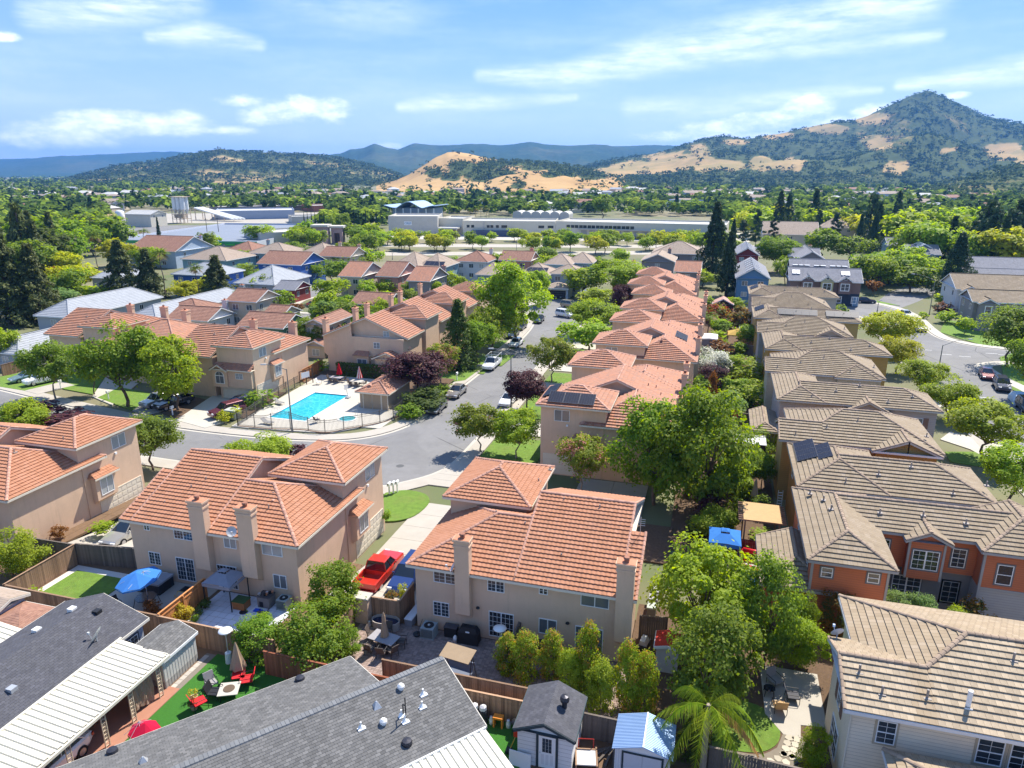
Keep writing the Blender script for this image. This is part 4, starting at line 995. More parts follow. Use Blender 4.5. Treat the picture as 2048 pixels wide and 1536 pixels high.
def typeA(h,x0,y0,ez,x1=21.2,dep=9.9,p=.414,near=False):
    """hip-roofed main part with a lower gabled wing on its left, near slopes in one plane"""
    hw=dep/2; zr=ez+hw*p; wx=x0+1.15; yd=y0+dep; wy=5.7; zw=ez+wy/2*p; yr=y0+hw; hx=wx+wy/2
    A,B=(wx+hw,yr,zr),(x1-hw,yr,zr); Wl,Wr=(x0,y0+wy/2,zw),(hx,y0+wy/2,zw)
    if near:
        B=(x1,yr,zr)
    F=[[(wx,yd,ez),(wx,y0+wy,ez),Wr,A],[(wx,y0+wy,ez),(x0,y0+wy,ez),Wl,Wr],[(x1,yd,ez),(wx,yd,ez),A,B]]
    if not near: F.append([(x1,y0,ez),(x1,yd,ez),B])
    A1=[(x0,y0,ez),(hx,y0,ez),Wr,Wl]; A2=[(hx,y0,ez),(x1,y0,ez),B,A,Wr]
    caps=[((wx,yd,ez),A),(A,B),(Wr,A),(Wl,Wr)]+([] if near else [((x1,y0,ez),B),((x1,yd,ez),B)])
    poly_roof(h,F+([] if near else [A1,A2]),caps,[((x0,y0,ez),(x1,y0,ez)),((wx,yd,ez),(wx,y0+wy,ez)),((wx,y0+wy,ez),(x0,y0+wy,ez))]+([] if near else [((x1,y0,ez),(x1,yd,ez))]),near,[((x0,y0,ez),Wl),((x0,y0+wy,ez),Wl)])
    h.T.face([(q[0],q[1],ez-.03-h.zb) for q in ((x0,y0),(x0,y0+wy),(wx,y0+wy),(wx,yd),(x1,yd),(x1,y0))])
    h.w(x0+.35,wx+.45,y0+.42,y0+wy-.4,Z0,ez-.03); h.w(wx+.452,x1-.42,y0+.42,yd-.42,Z0,ez-.03)
    h.W.face([(x0+.351,y0+.42,ez-.04-h.zb),(x0+.351,y0+wy-.4,ez-.04-h.zb),(x0+.351,y0+wy/2,zw-.2-h.zb)][::-1])
    return A1,A2
def typeB(h,x0,y0,ez,x1=24.8,p=.414,lw=5.2,ld=11.5,md=6.9):
    """long main ridge with a cross wing on its left"""
    h.r(x0,x0+lw,y0,y0+ld,ez,p,'y','hh'); h.r(x0+lw/2,x1,y0+.14,y0+md,ez-.02,p,'x','gh',gable=False)
    h.w(x0+.42,x0+lw-.3,y0+.42,y0+ld-.42,Z0,ez-.03); h.w(x0+lw-.298,x1-.42,y0+.56,y0+md-.4,Z0,ez-.05)
def vents(h,L,z0,y0,p=.414,y1=None):
    rr=random.Random(int(y0*7))
    for (x,y) in L:
        h.pipe(x,y,z0+(y-y0)*p,.38,.055)
    
# ---- nearest house, bottom right
H0W=siding('cream_lap_siding',(.78,.66,.5),.2); H0L=stucco('pale_blue_white_wall',(.6,.6,.62))
h=House('tile_roof_house','pale house with brown concrete tile roof and shuttered side window, bottom right corner','house',(0,0),0,'brown-roofed houses in a row',wall=H0W,roof=BROWN2,trim=M('white_gutter',(.66,.66,.66),.5,.05),cap=BCAP,detail=2,course=.4,tw=.3,lap=.08)
A1,A2=typeA(h,7.55,31.4,5.4,26,10.2,.375,True)
zoff=lambda f:[(x,y,z-h.zb) for x,y,z in f]
TILE=M('concrete_tile_piece',(.36,.285,.195),.85,.22,6.,.15,40,rand=.18)
pieces(h,zoff(A2),.4,.3,.085,210,TILE,lambda p:p.x+ .6*abs(p.y-33.5)); pieces(h,zoff(A1),.4,.3,.085,80,TILE,lambda p:p.x)
h.pipe(13.0,32.6,5.85,.9,.11,WHITE); 
for (x,y) in ((8.4,33.4),(9.3,32.5),(11.3,32.7),(15.6,35.4)): h.pipe(x,y,5.4+(y-31.4)*.375,.45,.06,PIPE)
v=MB(); v.hexa([(16.6,34.6,6.62-h.zb),(17.2,34.6,6.62-h.zb),(17.2,35.1,6.8-h.zb),(16.6,35.1,6.8-h.zb)],[(16.6,34.6,6.75-h.zb),(17.2,34.6,6.75-h.zb),(17.2,35.1,6.93-h.zb),(16.6,35.1,6.93-h.zb)]); v.obj('roof_vent',PIPE,h.root)
TRIMT=M('tan_trim',(.42,.35,.25),.7,.06)
h.win('-y',9.15,31.82,3.55,.85,1.3,style='hung',grid=(2,4),trim=TRIMT); h.win('-y',13.4,31.82,3.5,1.1,1.4,style='hung',grid=(2,4),trim=TRIMT); h.win('-y',14.75,31.82,3.5,1.1,1.4,style='hung',grid=(2,4),trim=TRIMT)
h.win('-x',7.9,34.6,3.3,.9,1.5,style='hung',grid=(2,4))
for yy in (35.15,33.7): 
    s=MB(); s.box(0,-.05,0,.42,-.005,1.6)
    for k in range(12): s.box(.05,-.07,.08+k*.125,.37,-.051,.15+k*.125)
    o=s.obj('shutter',M('brown_shutter',(.22,.13,.09),.7,.1),h.root); o.matrix_local=wmat('-x',7.9,yy,3.25-h.zb)
h.win('-x',7.9,35.0,.6,1.8,1.7,style='twin',grid=(4,4)); h.win('-x',9.452,39.6,3.4,1.2,1.5,style='hung')
satdish(h.root,7.9,36.9,5.5-h.zb,.36,110,M('blue_grey_dish',(.4,.47,.58),.4,.1))
dp=MB(); dp.cyl((7.95,31.78,Z0-h.zb),(7.95,31.78,5.25-h.zb),.05,n=6); dp.obj('downpipe',CREAM,h.root)
# lower front part
h.w(9.8,22,22.6,30.8,Z0,3.66); h.r(9.4,22,22.2,31.2,3.7,.375,'x','hg',gable=False)
h.done()
# ---- orange-red shingled house
ORS=siding('orange_shingle_siding',(.45,.135,.055),.17); GRW=stucco('grey_lower_wall',(.2,.19,.185)); GLS=siding('grey_lap_siding',(.36,.35,.34),.2)
GTR=M('slate_trim',(.14,.135,.14),.7,.1)
h=House('tile_roof_house','brick-orange shingled house with grey trim and gabled bay window','house',(0,0),0,'brown-roofed houses in a row',wall=ORS,roof=BROWN,trim=M('grey_gutter',(.3,.3,.3),.5,.05),cap=BCAP,detail=2,course=.4,tw=.3,lap=.085)
g=h.wmat(GRW); g2=h.wmat(GLS)
h.w(7.75,12.45,46.3,57.2,Z0,5.17); h.w(12.452,19.3,52.05,57.2,2.35,5.17); h.w(12.452,19.3,52.25,57.2,Z0,2.348,g); h.w(19.302,30,50.75,57.2,2.2,5.17); h.w(19.302,30,50.8,57.2,Z0,2.198,g2)
h.r(7.35,12.85,45.9,57.6,5.2,.414,'y','hh'); h.r(10.15,31,51.65,57.5,5.18,.414,'x','gg',gable=False); h.r(18.95,25.6,50.3,56.5,5.2,.414,'y','hg',gable=False)
h.w(14.75,17.05,51.3,52.048,1.95,5.0); h.r(14.4,17.4,50.95,53.8,5.05,.5,'y','gg',inset=.36)
for (x0,y0,x1,y1,z0,z1) in ((7.7,46.25,7.85,46.4,Z0,5.1),(12.35,46.25,12.5,46.4,Z0,5.1),(19.25,50.7,19.4,50.85,Z0,5.1),(14.7,51.25,14.85,51.4,1.95,4.9),(16.95,51.25,17.1,51.4,1.95,4.9)): h.T.box(x0,y0,z0-h.zb,x1,y1,z1-h.zb)
h.T.box(12.5,52.2,2.25-h.zb,19.28,52.24,2.42-h.zb); h.T.box(19.42,50.72,2.1-h.zb,30,50.76,2.3-h.zb)
for (x,y,z,w,hh,st,gr) in ((8.35,46.3,3.9,.72,.72,'hung',None),(11.2,46.3,3.95,.72,.72,'hung',None),(15.05,51.3,2.75,1.7,1.5,'twin',(4,4)),(13.0,52.05,3.1,.7,1.3,'hung',(2,4)),(17.75,52.05,2.9,.9,1.45,'hung',(2,4)),(20.2,50.75,2.7,.95,1.5,'hung',None),
    (14.3,52.25,.0,1.9,1.6,'twin',(4,4)),(17.6,52.25,-.1,1.05,1.7,'hung',(2,4)),(17.6,52.25,-.1,1.05,1.7,'hung',(2,4))): h.win('-y',x,y,z,w,hh,style=st,grid=gr,trim=GTR,glass=GLASS)
h.win('-x',7.75,54.5,3.4,1.2,1.3,style='hung',trim=GTR); h.win('-x',7.75,48.6,3.6,.8,1.2,style='hung',trim=GTR)
for (x,y,z) in ((8.4,55.3,5.9),(9.2,53.9,6.1),(9.5,52.2,6.2),(13.,53.2,5.9),(18.6,53.1,5.9),(15.9,53.4,6.0)): h.pipe(x,y,z,.35,.06)
# one-storey part on its left
h.w(5.,7.74,46.7,52.8,Z0,2.7); h.r(4.6,9.6,46.2,53.2,2.75,.414,'y','hg',gable=False)
h.done()
# ---- the rest of the row
WALLS=[(.42,.16,.03),(.4,.25,.075),(.42,.36,.33),(.48,.42,.31),(.44,.26,.06),(.42,.42,.4),(.46,.31,.1),(.46,.42,.36),(.44,.4,.36),(.4,.36,.3)]
NM=['orange-walled house whose left hip carries dark solar panels','yellow house with a truss-decorated gable','pinkish grey house with a small gable and shuttered windows','cream house with front hip wing, fourth beyond the solar-panel roof','ochre-walled house mostly hidden behind the cream one','grey house with small gable window','brown-roofed house with solar panels on hip and slope, near the upper end of the row','brown-roofed house with a broad hip, last but one of the row','brown-roofed house at the far end of the row with a blue panel','']
YS=[57.8,68.7,82.0,94.3,107,118.4,131,143.5,157]
for i,y0 in enumerate(YS):
    wl=siding('row_wall_%s'%'abcdefghij'[i],WALLS[i],.2); ez=5.3
    h=House('tile_roof_house',NM[i],'house',(0,0),0,'brown-roofed houses in a row',wall=wl,roof=BROWN,trim=M('row_trim',(.5,.47,.42),.6,.05),cap=BCAP,detail=1,course=.42,tw=.32,lap=.1)
    if i%2==0:
        typeB(h,7.75 if i<6 else 7.0,y0,ez,24.6 if i!=0 else 22.5,lw=7. if i==0 else 5.2,ld=9.9 if i==0 else 11.2,md=8 if i==0 else 6.9)
        vents(h,[(11.5+k*2.6,y0+1+1.2*(k%3)) for k in range(5)],ez,y0)
        if i==2:
            h.w(15.2,19.2,y0-.1,y0+.6,Z0,4.7); h.r(14.8,19.6,y0-.5,y0+3,4.75,.5,'y','gg')
            h.win('-y',16.4,y0-.1,3.0,1.7,1.1,style='twin',glass=GLASSB); h.win('-y',21,y0+.56,3.2,1.9,1.1,style='twin',glass=GLASSB); h.win('-y',13.4,y0+.56,3.2,1.3,1.0,glass=GLASSB)
            for xx in (20.4,22.95,12.8,14.75): 
                s=MB(); s.box(xx,y0+.5,3.15-h.zb,xx+.5,y0+.55,4.35-h.zb); s.obj('shutter',M('brown_shutter',(.22,.13,.09),.7,.1),h.root)
            h.w(5.6,7.74,y0-2.4,y0+4,Z0,2.3); h.r(5.1,8.1,y0-2.9,y0+4.4,2.35,.4,'y','hg',gable=False)
        if i==0: 
            h.solar((8.15,62.6,5.5),(1.1,1.75),4,1,slope=(.414,0),up=.16); h.solar((9.95,62.0,6.2),(1.1,1.6),3,1,slope=(.414,0),up=.16) if 0 else h.solar((9.75,62.0,6.12),(1.1,1.2),3,1,slope=(.414,0),up=.16)
        if i==6: h.solar((7.4,y0+5,5.5),(1.2,1.7),3,1,slope=(.414,0),up=.15); h.solar((11,y0+1.2,5.85),(1.3,1.8),5,1,up=.15); h.solar((19,y0+1.2,5.85),(1.3,1.8),4,1,up=.15)
        if i==8: h.solar((7.4,y0+5,5.5),(1.2,1.7),3,1,slope=(.414,0),up=.15)
        if i>2: h.win('-y',12.5,y0+.56,3.1,1.5,1.1,glass=GLASSB)
    else:
        typeA(h,7.1,y0,ez,21.3)
        vents(h,[(8.6+k*2.9,y0+.9+1.3*(k%3)) for k in range(5)],ez,y0)
        if i==1:
            h.r(15.2,21.1,y0-.5,y0+4.5,ez-.1,.42,'y','gg'); h.w(15.6,20.7,y0-.1,y0+.43,Z0,ez-.13)
            q=MB(); bar(q,(15.3,y0-.56,ez-h.zb-.1),(21,y0-.56,ez-h.zb-.1),.08,.12,.05); bar(q,(18.15,y0-.56,ez-h.zb),(18.15,y0-.56,ez-h.zb+.001),.1,0,1.1); q.obj('truss',WHITE,h.root)
            h.win('-y',17.3,y0-.1,2.9,1.5,1.2,glass=GLASSB,trim=WHITE); h.win('-y',12.2,y0+.42,3.0,1.5,1.3,glass=GLASSB,trim=WHITE)
        elif i==3:
            h.r(15.4,20.7,y0-.4,y0+5,ez-.1,.42,'y','hg',gable=False); h.w(15.8,20.3,y0,y0+.43,Z0,ez-.13); h.win('-y',17.6,y0,3.3,.9,1.1,style='hung',trim=WHITE); h.win('-y',12.8,y0+.42,3.2,1.3,1.1,glass=GLASSB)
        elif i==5:
            h.r(15.6,20.4,y0-.4,y0+4,ez-.1,.5,'y','gg'); h.w(16,20,y0,y0+.43,Z0,ez-.13); h.win('-y',17.7,y0,4.2,.6,.8,style='hung'); h.win('-y',17.1,y0,2.6,1.7,1.1,glass=GLASSB); h.win('-y',12.6,y0+.42,3.2,1.3,1.1,glass=GLASSB)
        else: h.win('-y',12.8,y0+.42,3.2,1.3,1.1,glass=GLASSB); h.win('-y',17.8,y0+.42,3.2,1.3,1.1,glass=GLASSB)
    h.win('-x',8.17 if i%2==0 else 8.7-.001,y0+7.5,3.2,1.0,1.3,style='hung')
    h.done()
# ------------------------------------------------ trees
def leafmesh(name,P,Nn,size,seed,asp=.7,mat=None,twist=None):
    """a mesh of many small leaf-sized faces at points P with normals Nn"""
    g=np.random.default_rng(seed); n=len(P)
    Nn=Nn/np.maximum(1e-6,np.linalg.norm(Nn,axis=1,keepdims=True))
    a=g.normal(size=(n,3)); t1=np.cross(Nn,a); t1/=np.maximum(1e-6,np.linalg.norm(t1,axis=1,keepdims=True)); t2=np.cross(Nn,t1)
    s=(size*g.uniform(.65,1.35,n))[:,None]; b=s*asp
    bend=Nn*s*.25
    V=np.stack([P-t1*s,P-t2*b+bend,P+t1*s,P+t2*b+bend],1).reshape(-1,3)
    me=bpy.data.meshes.new(name); me.vertices.add(4*n); me.vertices.foreach_set('co',V.astype(np.float32).ravel())
    me.loops.add(4*n); me.loops.foreach_set('vertex_index',np.arange(4*n,dtype=np.int32))
    me.polygons.add(n); me.polygons.foreach_set('loop_start',np.arange(0,4*n,4,dtype=np.int32)); me.polygons.foreach_set('loop_total',np.full(n,4,dtype=np.int32))
    me.update(); me.validate()
    if mat: me.materials.append(mat)
    return me
def crownpoints(shape,n,seed,K=46,cr=.14):
    """clumps of leaves spread through the crown volume of a tree of height 1 and width 1"""
    g=np.random.default_rng(seed)
    C=[];Rr=[]; ph=g.uniform(0,6.28,3)
    while len(C)<K:
        d=g.normal(size=3); d/=np.linalg.norm(d); q=g.uniform(.35,1)**.5
        if shape=='round': c=np.array([0,0,.62])+d*q*np.array([.40,.40,.29])
        elif shape=='tall': c=np.array([0,0,.58])+d*q*np.array([.38,.38,.35])
        elif shape=='full': c=np.array([0,0,.54])+d*q*np.array([.41,.41,.4])
        elif shape=='wide': c=np.array([0,0,.66])+d*q*np.array([.42,.42,.22])
        elif shape=='bush': c=np.array([0,0,.48])+d*q*np.array([.40,.40,.40]); 
        elif shape=='column':
            z=g.uniform(.06,.97); r=.36*(1-.75*max(0,(z-.55)/.45)**1.3); a=g.uniform(0,6.28); c=np.array([r*math.cos(a)*g.uniform(.4,1),r*math.sin(a)*g.uniform(.4,1),z])
        elif shape=='box': c=np.array([g.uniform(-.4,.4),g.uniform(-.4,.4),g.uniform(.08,.92)])
        if shape not in('box','column'):
            an=math.atan2(c[1],c[0]); c[:2]*=1+.16*math.sin(2*an+ph[0])+.13*math.sin(3*an+ph[1]); c[2]+=.05*math.sin(2*an+ph[2])*math.hypot(c[0],c[1])*2
        if c[2]<.05: c[2]=.05
        C.append(c); Rr.append(cr*g.uniform(.5,1.5))
    C=np.array(C); Rr=np.array(Rr)
    k=g.integers(0,K,n); d=g.normal(size=(n,3)); d/=np.linalg.norm(d,axis=1,keepdims=True); d[:,2]=np.abs(d[:,2])*np.where(g.random(n)<.78,1,-1)
    q=g.uniform(.25,1,n)**.4
    q=np.where(g.random(n)<.08,q*1.5,q); P=C[k]+d*(Rr[k]*q)[:,None]*np.array([1,1,.8])
    P[:,2]=np.maximum(P[:,2],.01)
    out=P-np.array([0,0,.5]); out/=np.maximum(1e-6,np.linalg.norm(out,axis=1,keepdims=True))
    N=d*.4+out*.3+g.normal(size=(n,3))*.42+np.array([0,0,.62])
    return P,N,C
def coniferpoints(n,seed,w=.5,top=1.,base=.06,layers=26,droop=.35,irr=.25):
    g=np.random.default_rng(seed); P=[];N=[]
    per=n//(layers*7)
    for L in range(layers):
        z=base+(top-base)*(L/layers)**.9; r=w*(1-(z-base)/(top-base))**.85*g.uniform(1-irr,1+irr*.5)
        for b in range(7):
            a=b*.9+L*2.4+g.uniform(-.3,.3); rl=r*g.uniform(.65,1.1)
            t_=g.uniform(.15,1,per)**.6; wd=.10*(1-t_*.6)*w*2
            x=t_*rl; off=g.normal(size=per)*wd*.5
            P.append(np.stack([x*math.cos(a)-off*math.sin(a),x*math.sin(a)+off*math.cos(a),z-droop*x*.5+.03*(1-t_)+g.normal(size=per)*.012],1))
            N.append(np.stack([.4*np.cos(a)+g.normal(size=per)*.5,.4*np.sin(a)+g.normal(size=per)*.5,.7+g.normal(size=per)*.3],1))
    return np.concatenate(P),np.concatenate(N)
def pinepoints(n,seed):
    """open irregular conifer: separate tufts on bare branches"""
    g=np.random.default_rng(seed); P=[];N=[]; K=34
    for i in range(K):
        z=.22+.76*(i/K); r=.42*(1-(max(0,z-.35)/.65)**1.4)*g.uniform(.3,1.05); a=g.uniform(0,6.28)
        c=np.array([r*math.cos(a),r*math.sin(a),z]); m=n//K
        d=g.normal(size=(m,3)); d/=np.linalg.norm(d,axis=1,keepdims=True)
        P.append(c+d*np.array([.13,.13,.035])*g.uniform(.3,1,(m,1))); N.append(d+np.array([0,0,.6]))
    return np.concatenate(P),np.concatenate(N)
def trunkmesh(name,z1,r,limbs,seed,mat,C=None,lean=0):
    g=random.Random(seed); mb=MB(); p=Vector((0,0,-.02)); zt=z1
    pts=[Vector((g.uniform(-.02,.02)*k,g.uniform(-.02,.02)*k,-.02+(zt+.02)*k/4)) for k in range(5)]
    for k in range(4): mb.cyl(pts[k],pts[k+1],r*(1-.13*k),r*(1-.13*(k+1)),7,cap=(k in(0,)))
    if C is not None:
        idx=g.sample(range(len(C)),min(limbs,len(C)))
        for i in idx:
            c=Vector(C[i]); b=pts[4].lerp(pts[3],g.random()*.7); m=b.lerp(c,.5)+Vector((0,0,-.02+.04*g.random()))
            mb.cyl(b,m,r*.5,r*.33,5,cap=False); mb.cyl(m,c,r*.33,r*.1,5,cap=False)
    return mb.mesh(name,mat,True)
TRB=M('tree_bark',(.14,.10,.075),.95,.3,8.,.5,30); TRW=M('pale_bark',(.3,.24,.18),.95,.3,8.,.4,30); TRD=M('dark_bark',(.07,.05,.04),.95,.3,8.,.4,30)
LG=dict(
 bright=leafmat('leaves_bright_green',(0.173,0.28,0.0127),(0.328,0.405,0.0266)),
 green=leafmat('leaves_green',(0.1,0.195,0.0148),(0.239,0.325,0.0271)),
 lime=leafmat('leaves_lime',(0.269,0.335,0.0117),(0.443,0.438,0.0293)),
 yellow=leafmat('leaves_yellow_green',(.2,.27,.014),(.32,.38,.035)),
 olive=leafmat('leaves_olive',(.11,.175,.018),(.21,.28,.035)),
 sage=leafmat('leaves_sage',(.11,.2,.05),(.21,.31,.09)),
 dark=leafmat('leaves_dark_green',(0.0455,0.084,0.0153),(0.114,0.151,0.0255)),
 conifer=leafmat('needles_dark',(0.0286,0.06,0.0229),(0.0716,0.112,0.0357),trans=.15),
 conifer2=leafmat('needles_green',(0.0537,0.109,0.0155),(0.125,0.189,0.0276),trans=.2),
 redwood=leafmat('needles_brownish',(.06,.085,.025),(.13,.15,.04),trans=.2),
 plum=leafmat('leaves_purple',(0.0413,0.013,0.0155),(0.103,0.0286,0.0331),trans=.25),
 crape=leafmat('leaves_crape',(0.112,0.181,0.0161),(0.26,0.288,0.0287),(.45,.17,.17),.04),
 crapep=leafmat('leaves_crape_pink',(.17,.24,.02),(.28,.32,.04),(.6,.27,.24),.2),
 orange=leafmat('leaves_orange',(.2,.12,.015),(.33,.17,.03),(.08,.11,.02),.3),
 rust=leafmat('leaves_rust',(0.14,0.072,0.0204),(0.254,0.12,0.0306)),
 red=leafmat('leaves_red',(.3,.06,.03),(.42,.12,.03),(.12,.16,.02),.3),
 tips=leafmat('leaves_orange_tips',(.17,.25,.014),(.3,.37,.03),(.4,.24,.05),.22),
 white=leafmat('leaves_white_blossom',(.07,.12,.03),(.15,.2,.06),(.6,.6,.52),.45),
 gold=leafmat('leaves_gold',(.38,.33,.02),(.5,.42,.05)))
TPL={}
def tpl(key):
    if key in TPL: return TPL[key]
    kind,lod=key; s=zlib.crc32(repr(key).encode())%9999
    n={'hi':13000,'mid':2800,'lo':700}[lod]; sz={'hi':.0165,'mid':.033,'lo':.06}[lod]; v=0
    base=kind.rstrip('0123456789')
    if base in('round','tall','wide','full'):
        P,N,C=crownpoints(base,n,s,52 if lod=='hi' else 34,.125 if lod=='hi' else .15)
        cm=leafmesh('crown',P,N,sz,s); tm=trunkmesh('trunk',.36,.022,12 if lod!='lo' else 4,s,TRB,C)
    elif base=='crape':
        P,N,C=crownpoints('round',int(n*.75),s,40,.115); P[:,2]+= .02
        cm=leafmesh('crown',P,N,sz*1.05,s); tm=trunkmesh('trunk',.34,.017,14,s,TRW,C)
    elif base=='bush':
        P,N,C=crownpoints('bush',int(n*.7),s,40,.15); cm=leafmesh('crown',P,N,sz*1.05,s); tm=trunkmesh('trunk',.3,.03,5,s,TRB,C)
    elif base=='box':
        P,N,C=crownpoints('box',int(n*.6),s,70,.12); cm=leafmesh('crown',P,N,sz*1.0,s); tm=trunkmesh('trunk',.3,.03,3,s,TRB,C)
    elif base=='column':
        P,N,C=crownpoints('column',int(n*.55),s,46,.15); cm=leafmesh('crown',P,N,sz*1.3,s); tm=trunkmesh('trunk',.5,.02,6,s,TRB,C)
    elif base=='conifer':
        P,N=coniferpoints(int(n*.8),s,.5,1.,.05,28); cm=leafmesh('crown',P,N,sz*1.1,s,.45); tm=trunkmesh('trunk',.9,.025,0,s,TRD)
    elif base=='redwood':
        P,N=coniferpoints(int(n*.8),s,.5,1.,.1,20,.5,.5); cm=leafmesh('crown',P,N,sz*1.25,s,.5); tm=trunkmesh('trunk',.92,.03,0,s,TRD)
    elif base=='cypress':
        P,N=coniferpoints(int(n*.5),s,.42,1.,.03,24,-.5,.15); cm=leafmesh('crown',P,N,sz*1.5,s,.6); tm=trunkmesh('trunk',.5,.05,0,s,TRD)
    elif base=='pine':
        P,N=pinepoints(int(n*.7),s); cm=leafmesh('crown',P,N,sz*1.1,s,.4); tm=trunkmesh('trunk',.95,.014,0,s,TRD)
    elif base=='palm':
        g=random.Random(s); mb=MB(); 
        for i in range(46):
            a=g.uniform(0,6.28); e=g.uniform(-.9,1.35); L=g.uniform(.36,.5)
            d=Vector((math.cos(a)*math.cos(e),math.sin(a)*math.cos(e),math.sin(e))); c=Vector((0,0,.9)); b=c+Vector((d.x*L*.55,d.y*L*.55,d.z*L*.16)); sd_=Vector((-math.sin(a),math.cos(a),0))
            m=0 if e>-.45 else 1
            for k in range(-3,4):
                tip=b+Vector((d.x,d.y,d.z*.35))*L*.5*(1-.06*abs(k))+sd_*(k*.05)-Vector((0,0,.03+.008*abs(k))); w=sd_*.012
                mb.face([b-w,b+w,tip+w*.3,tip-w*.3],m)
            mb.cyl(c,b,.005,.004,4,m,False)
        cm=mb.mesh('crown',[LG['olive'],M('dead_frond',(.33,.22,.1),.9,.2)]); tm=trunkmesh('trunk',.9,.025,0,s,TRB)
    TPL[key]=(cm,tm); return TPL[key]
NTREE=0
def plant(kind,leaf,X,Y,Z,h,w,label,cat='tree',group=None,lod=None,rot=None,partname='crown'):
    global NTREE; NTREE+=1
    if lod is None:
        px=h*FPX/max(20,math.hypot(X,Y)); lod='hi' if px>70 else 'mid' if px>34 else 'lo'
    v=NTREE%2; cm,tm=tpl((kind+str(v) if kind not in('palm',) else kind,lod))
    nm={'bush':'bush','box':'hedge','palm':'palm_tree','conifer':'conifer_tree','redwood':'conifer_tree','pine':'pine_tree','cypress':'cypress_tree','column':'column_shrub'}.get(kind,'tree')
    r=thing(nm,label,cat,(X,Y,Z),NTREE*77.7%360 if rot is None else rot,group,(w,w,h))
    if kind!='palm' and not cm.materials: cm.materials.append(LG['green'])
    o=link('foliage' if nm in('bush','hedge','column_shrub') else 'crown',cm,r)
    if kind!='palm': o.material_slots[0].link='OBJECT'; o.material_slots[0].material=LG[leaf]
    if kind not in('box',): link('trunk' if nm not in('bush','column_shrub') else 'stem',tm,r)
    return r
def tr(kind,leaf,u,vb,vt,wpx,label,cat=None,group=None,lod=None,z=Z0,sp=None):
    X,Y=at(u,vb,z); h=zat(X,Y,vt)-z; w=wpx/FPX*pix(X,Y,z+h*.6)[2]
    if cat is None: cat={'bush':'bush','box':'hedge','palm':'palm tree','conifer':'conifer','redwood':'conifer','pine':'pine tree','cypress':'cypress','column':'shrub'}.get(kind,'tree')
    return plant(kind,leaf,X,Y,z,h*1.02,w*(1.12 if kind in('round','tall','wide','crape','bush','full') else 1.08),label,cat,group,lod)
# ---- trees one can tell apart, nearest first: kind, leaves, foot u v, top v, width, label
TREES=[
('full','green',1308,1010,790,170,'tall leafy sycamore, left of the two beside the tile duplex'),
('full','green',1405,1030,780,190,'broad leafy sycamore, right of the two before the beige pergola'),
('crape','crapep',1163,985,868,104,'small pink-flowering crape myrtle on a bare trunk before the solar duplex'),
('crape','crape',962,905,806,108,'crape myrtle with pink blossoms at the kerb by the street bend'),
('crape','bright',1032,918,820,110,'bright green street tree beside the pink-flowered crape myrtle at the bend'),
('crape','crape',1102,765,672,94,'reddish-green crape myrtle beside the lamp post up the street'),
('round','plum',1054,825,735,90,'dark purple plum tree right of the street behind the lamp post'),
('round','plum',842,795,703,118,'purple-leaved plum tree beside the pool house'),
('crape','crapep',882,768,686,76,'yellow and pink crape myrtle behind the purple plum'),
('conifer','conifer2',918,738,602,110,'dark pointed conifer towering over the street lawn'),
('round','bright',985,706,610,98,'green street tree right behind the dark conifer'),
('round','green',955,728,640,70,'green tree tucked against the right flank of the dark conifer'),
('tall','bright',1030,690,530,142,'tall bright street tree on the left kerb near the cul-de-sac'),
('tall','bright',1075,612,540,62,'bright tree beside the cul-de-sac driveway'),
('round','bright',1188,672,598,118,'rounded bright green street tree on the right kerb, near the white car'),
('round','bright',1178,705,640,100,'lower rounded street tree in front of the rounded bright one'),
('round','yellow',1190,622,575,68,'yellow-green tree by the end of the cul-de-sac'),
('round','plum',1242,640,566,46,'purple tree squeezed behind the tile-roofed row'),
('round','bright',1165,598,534,74,'light green tree at the right of the cul-de-sac garage'),
('round','bright',1228,600,518,115,'broad light green tree behind the purple one at the row end'),
('round','green',1193,558,512,46,'small dark round tree among the far houses'),
('crape','olive',112,800,680,112,'rust-tinged street tree over the white car at far left'),
('round','green',255,815,640,158,'large dark street tree with rusty outer leaves'),
('tall','bright',357,822,670,128,'tall light green tree before the arched-window duplex'),
('round','green',190,790,690,60,'dark tree between the two street trees at left'),
('round','olive',306,940,832,108,'yellow-green kerb tree behind the silver sedan driveway'),
('round','yellow',530,948,866,118,'yellow-green tree before the curved pool fence'),
('bush','plum',597,925,890,60,'purple bush beside the yellow-green tree on the street bend'),
('round','yellow',52,885,800,104,'yellow-green tree behind the left edge duplex'),
('bush','plum',92,868,808,160,'long purple-leaved bush along the near kerb at left'),
('round','bright',12,735,655,60,'bright tree cut by the left edge of the picture'),
('pine','conifer',1210,1010,985,40,'small dark pine'),
]
TREES.pop()
for a in TREES: tr(*a)
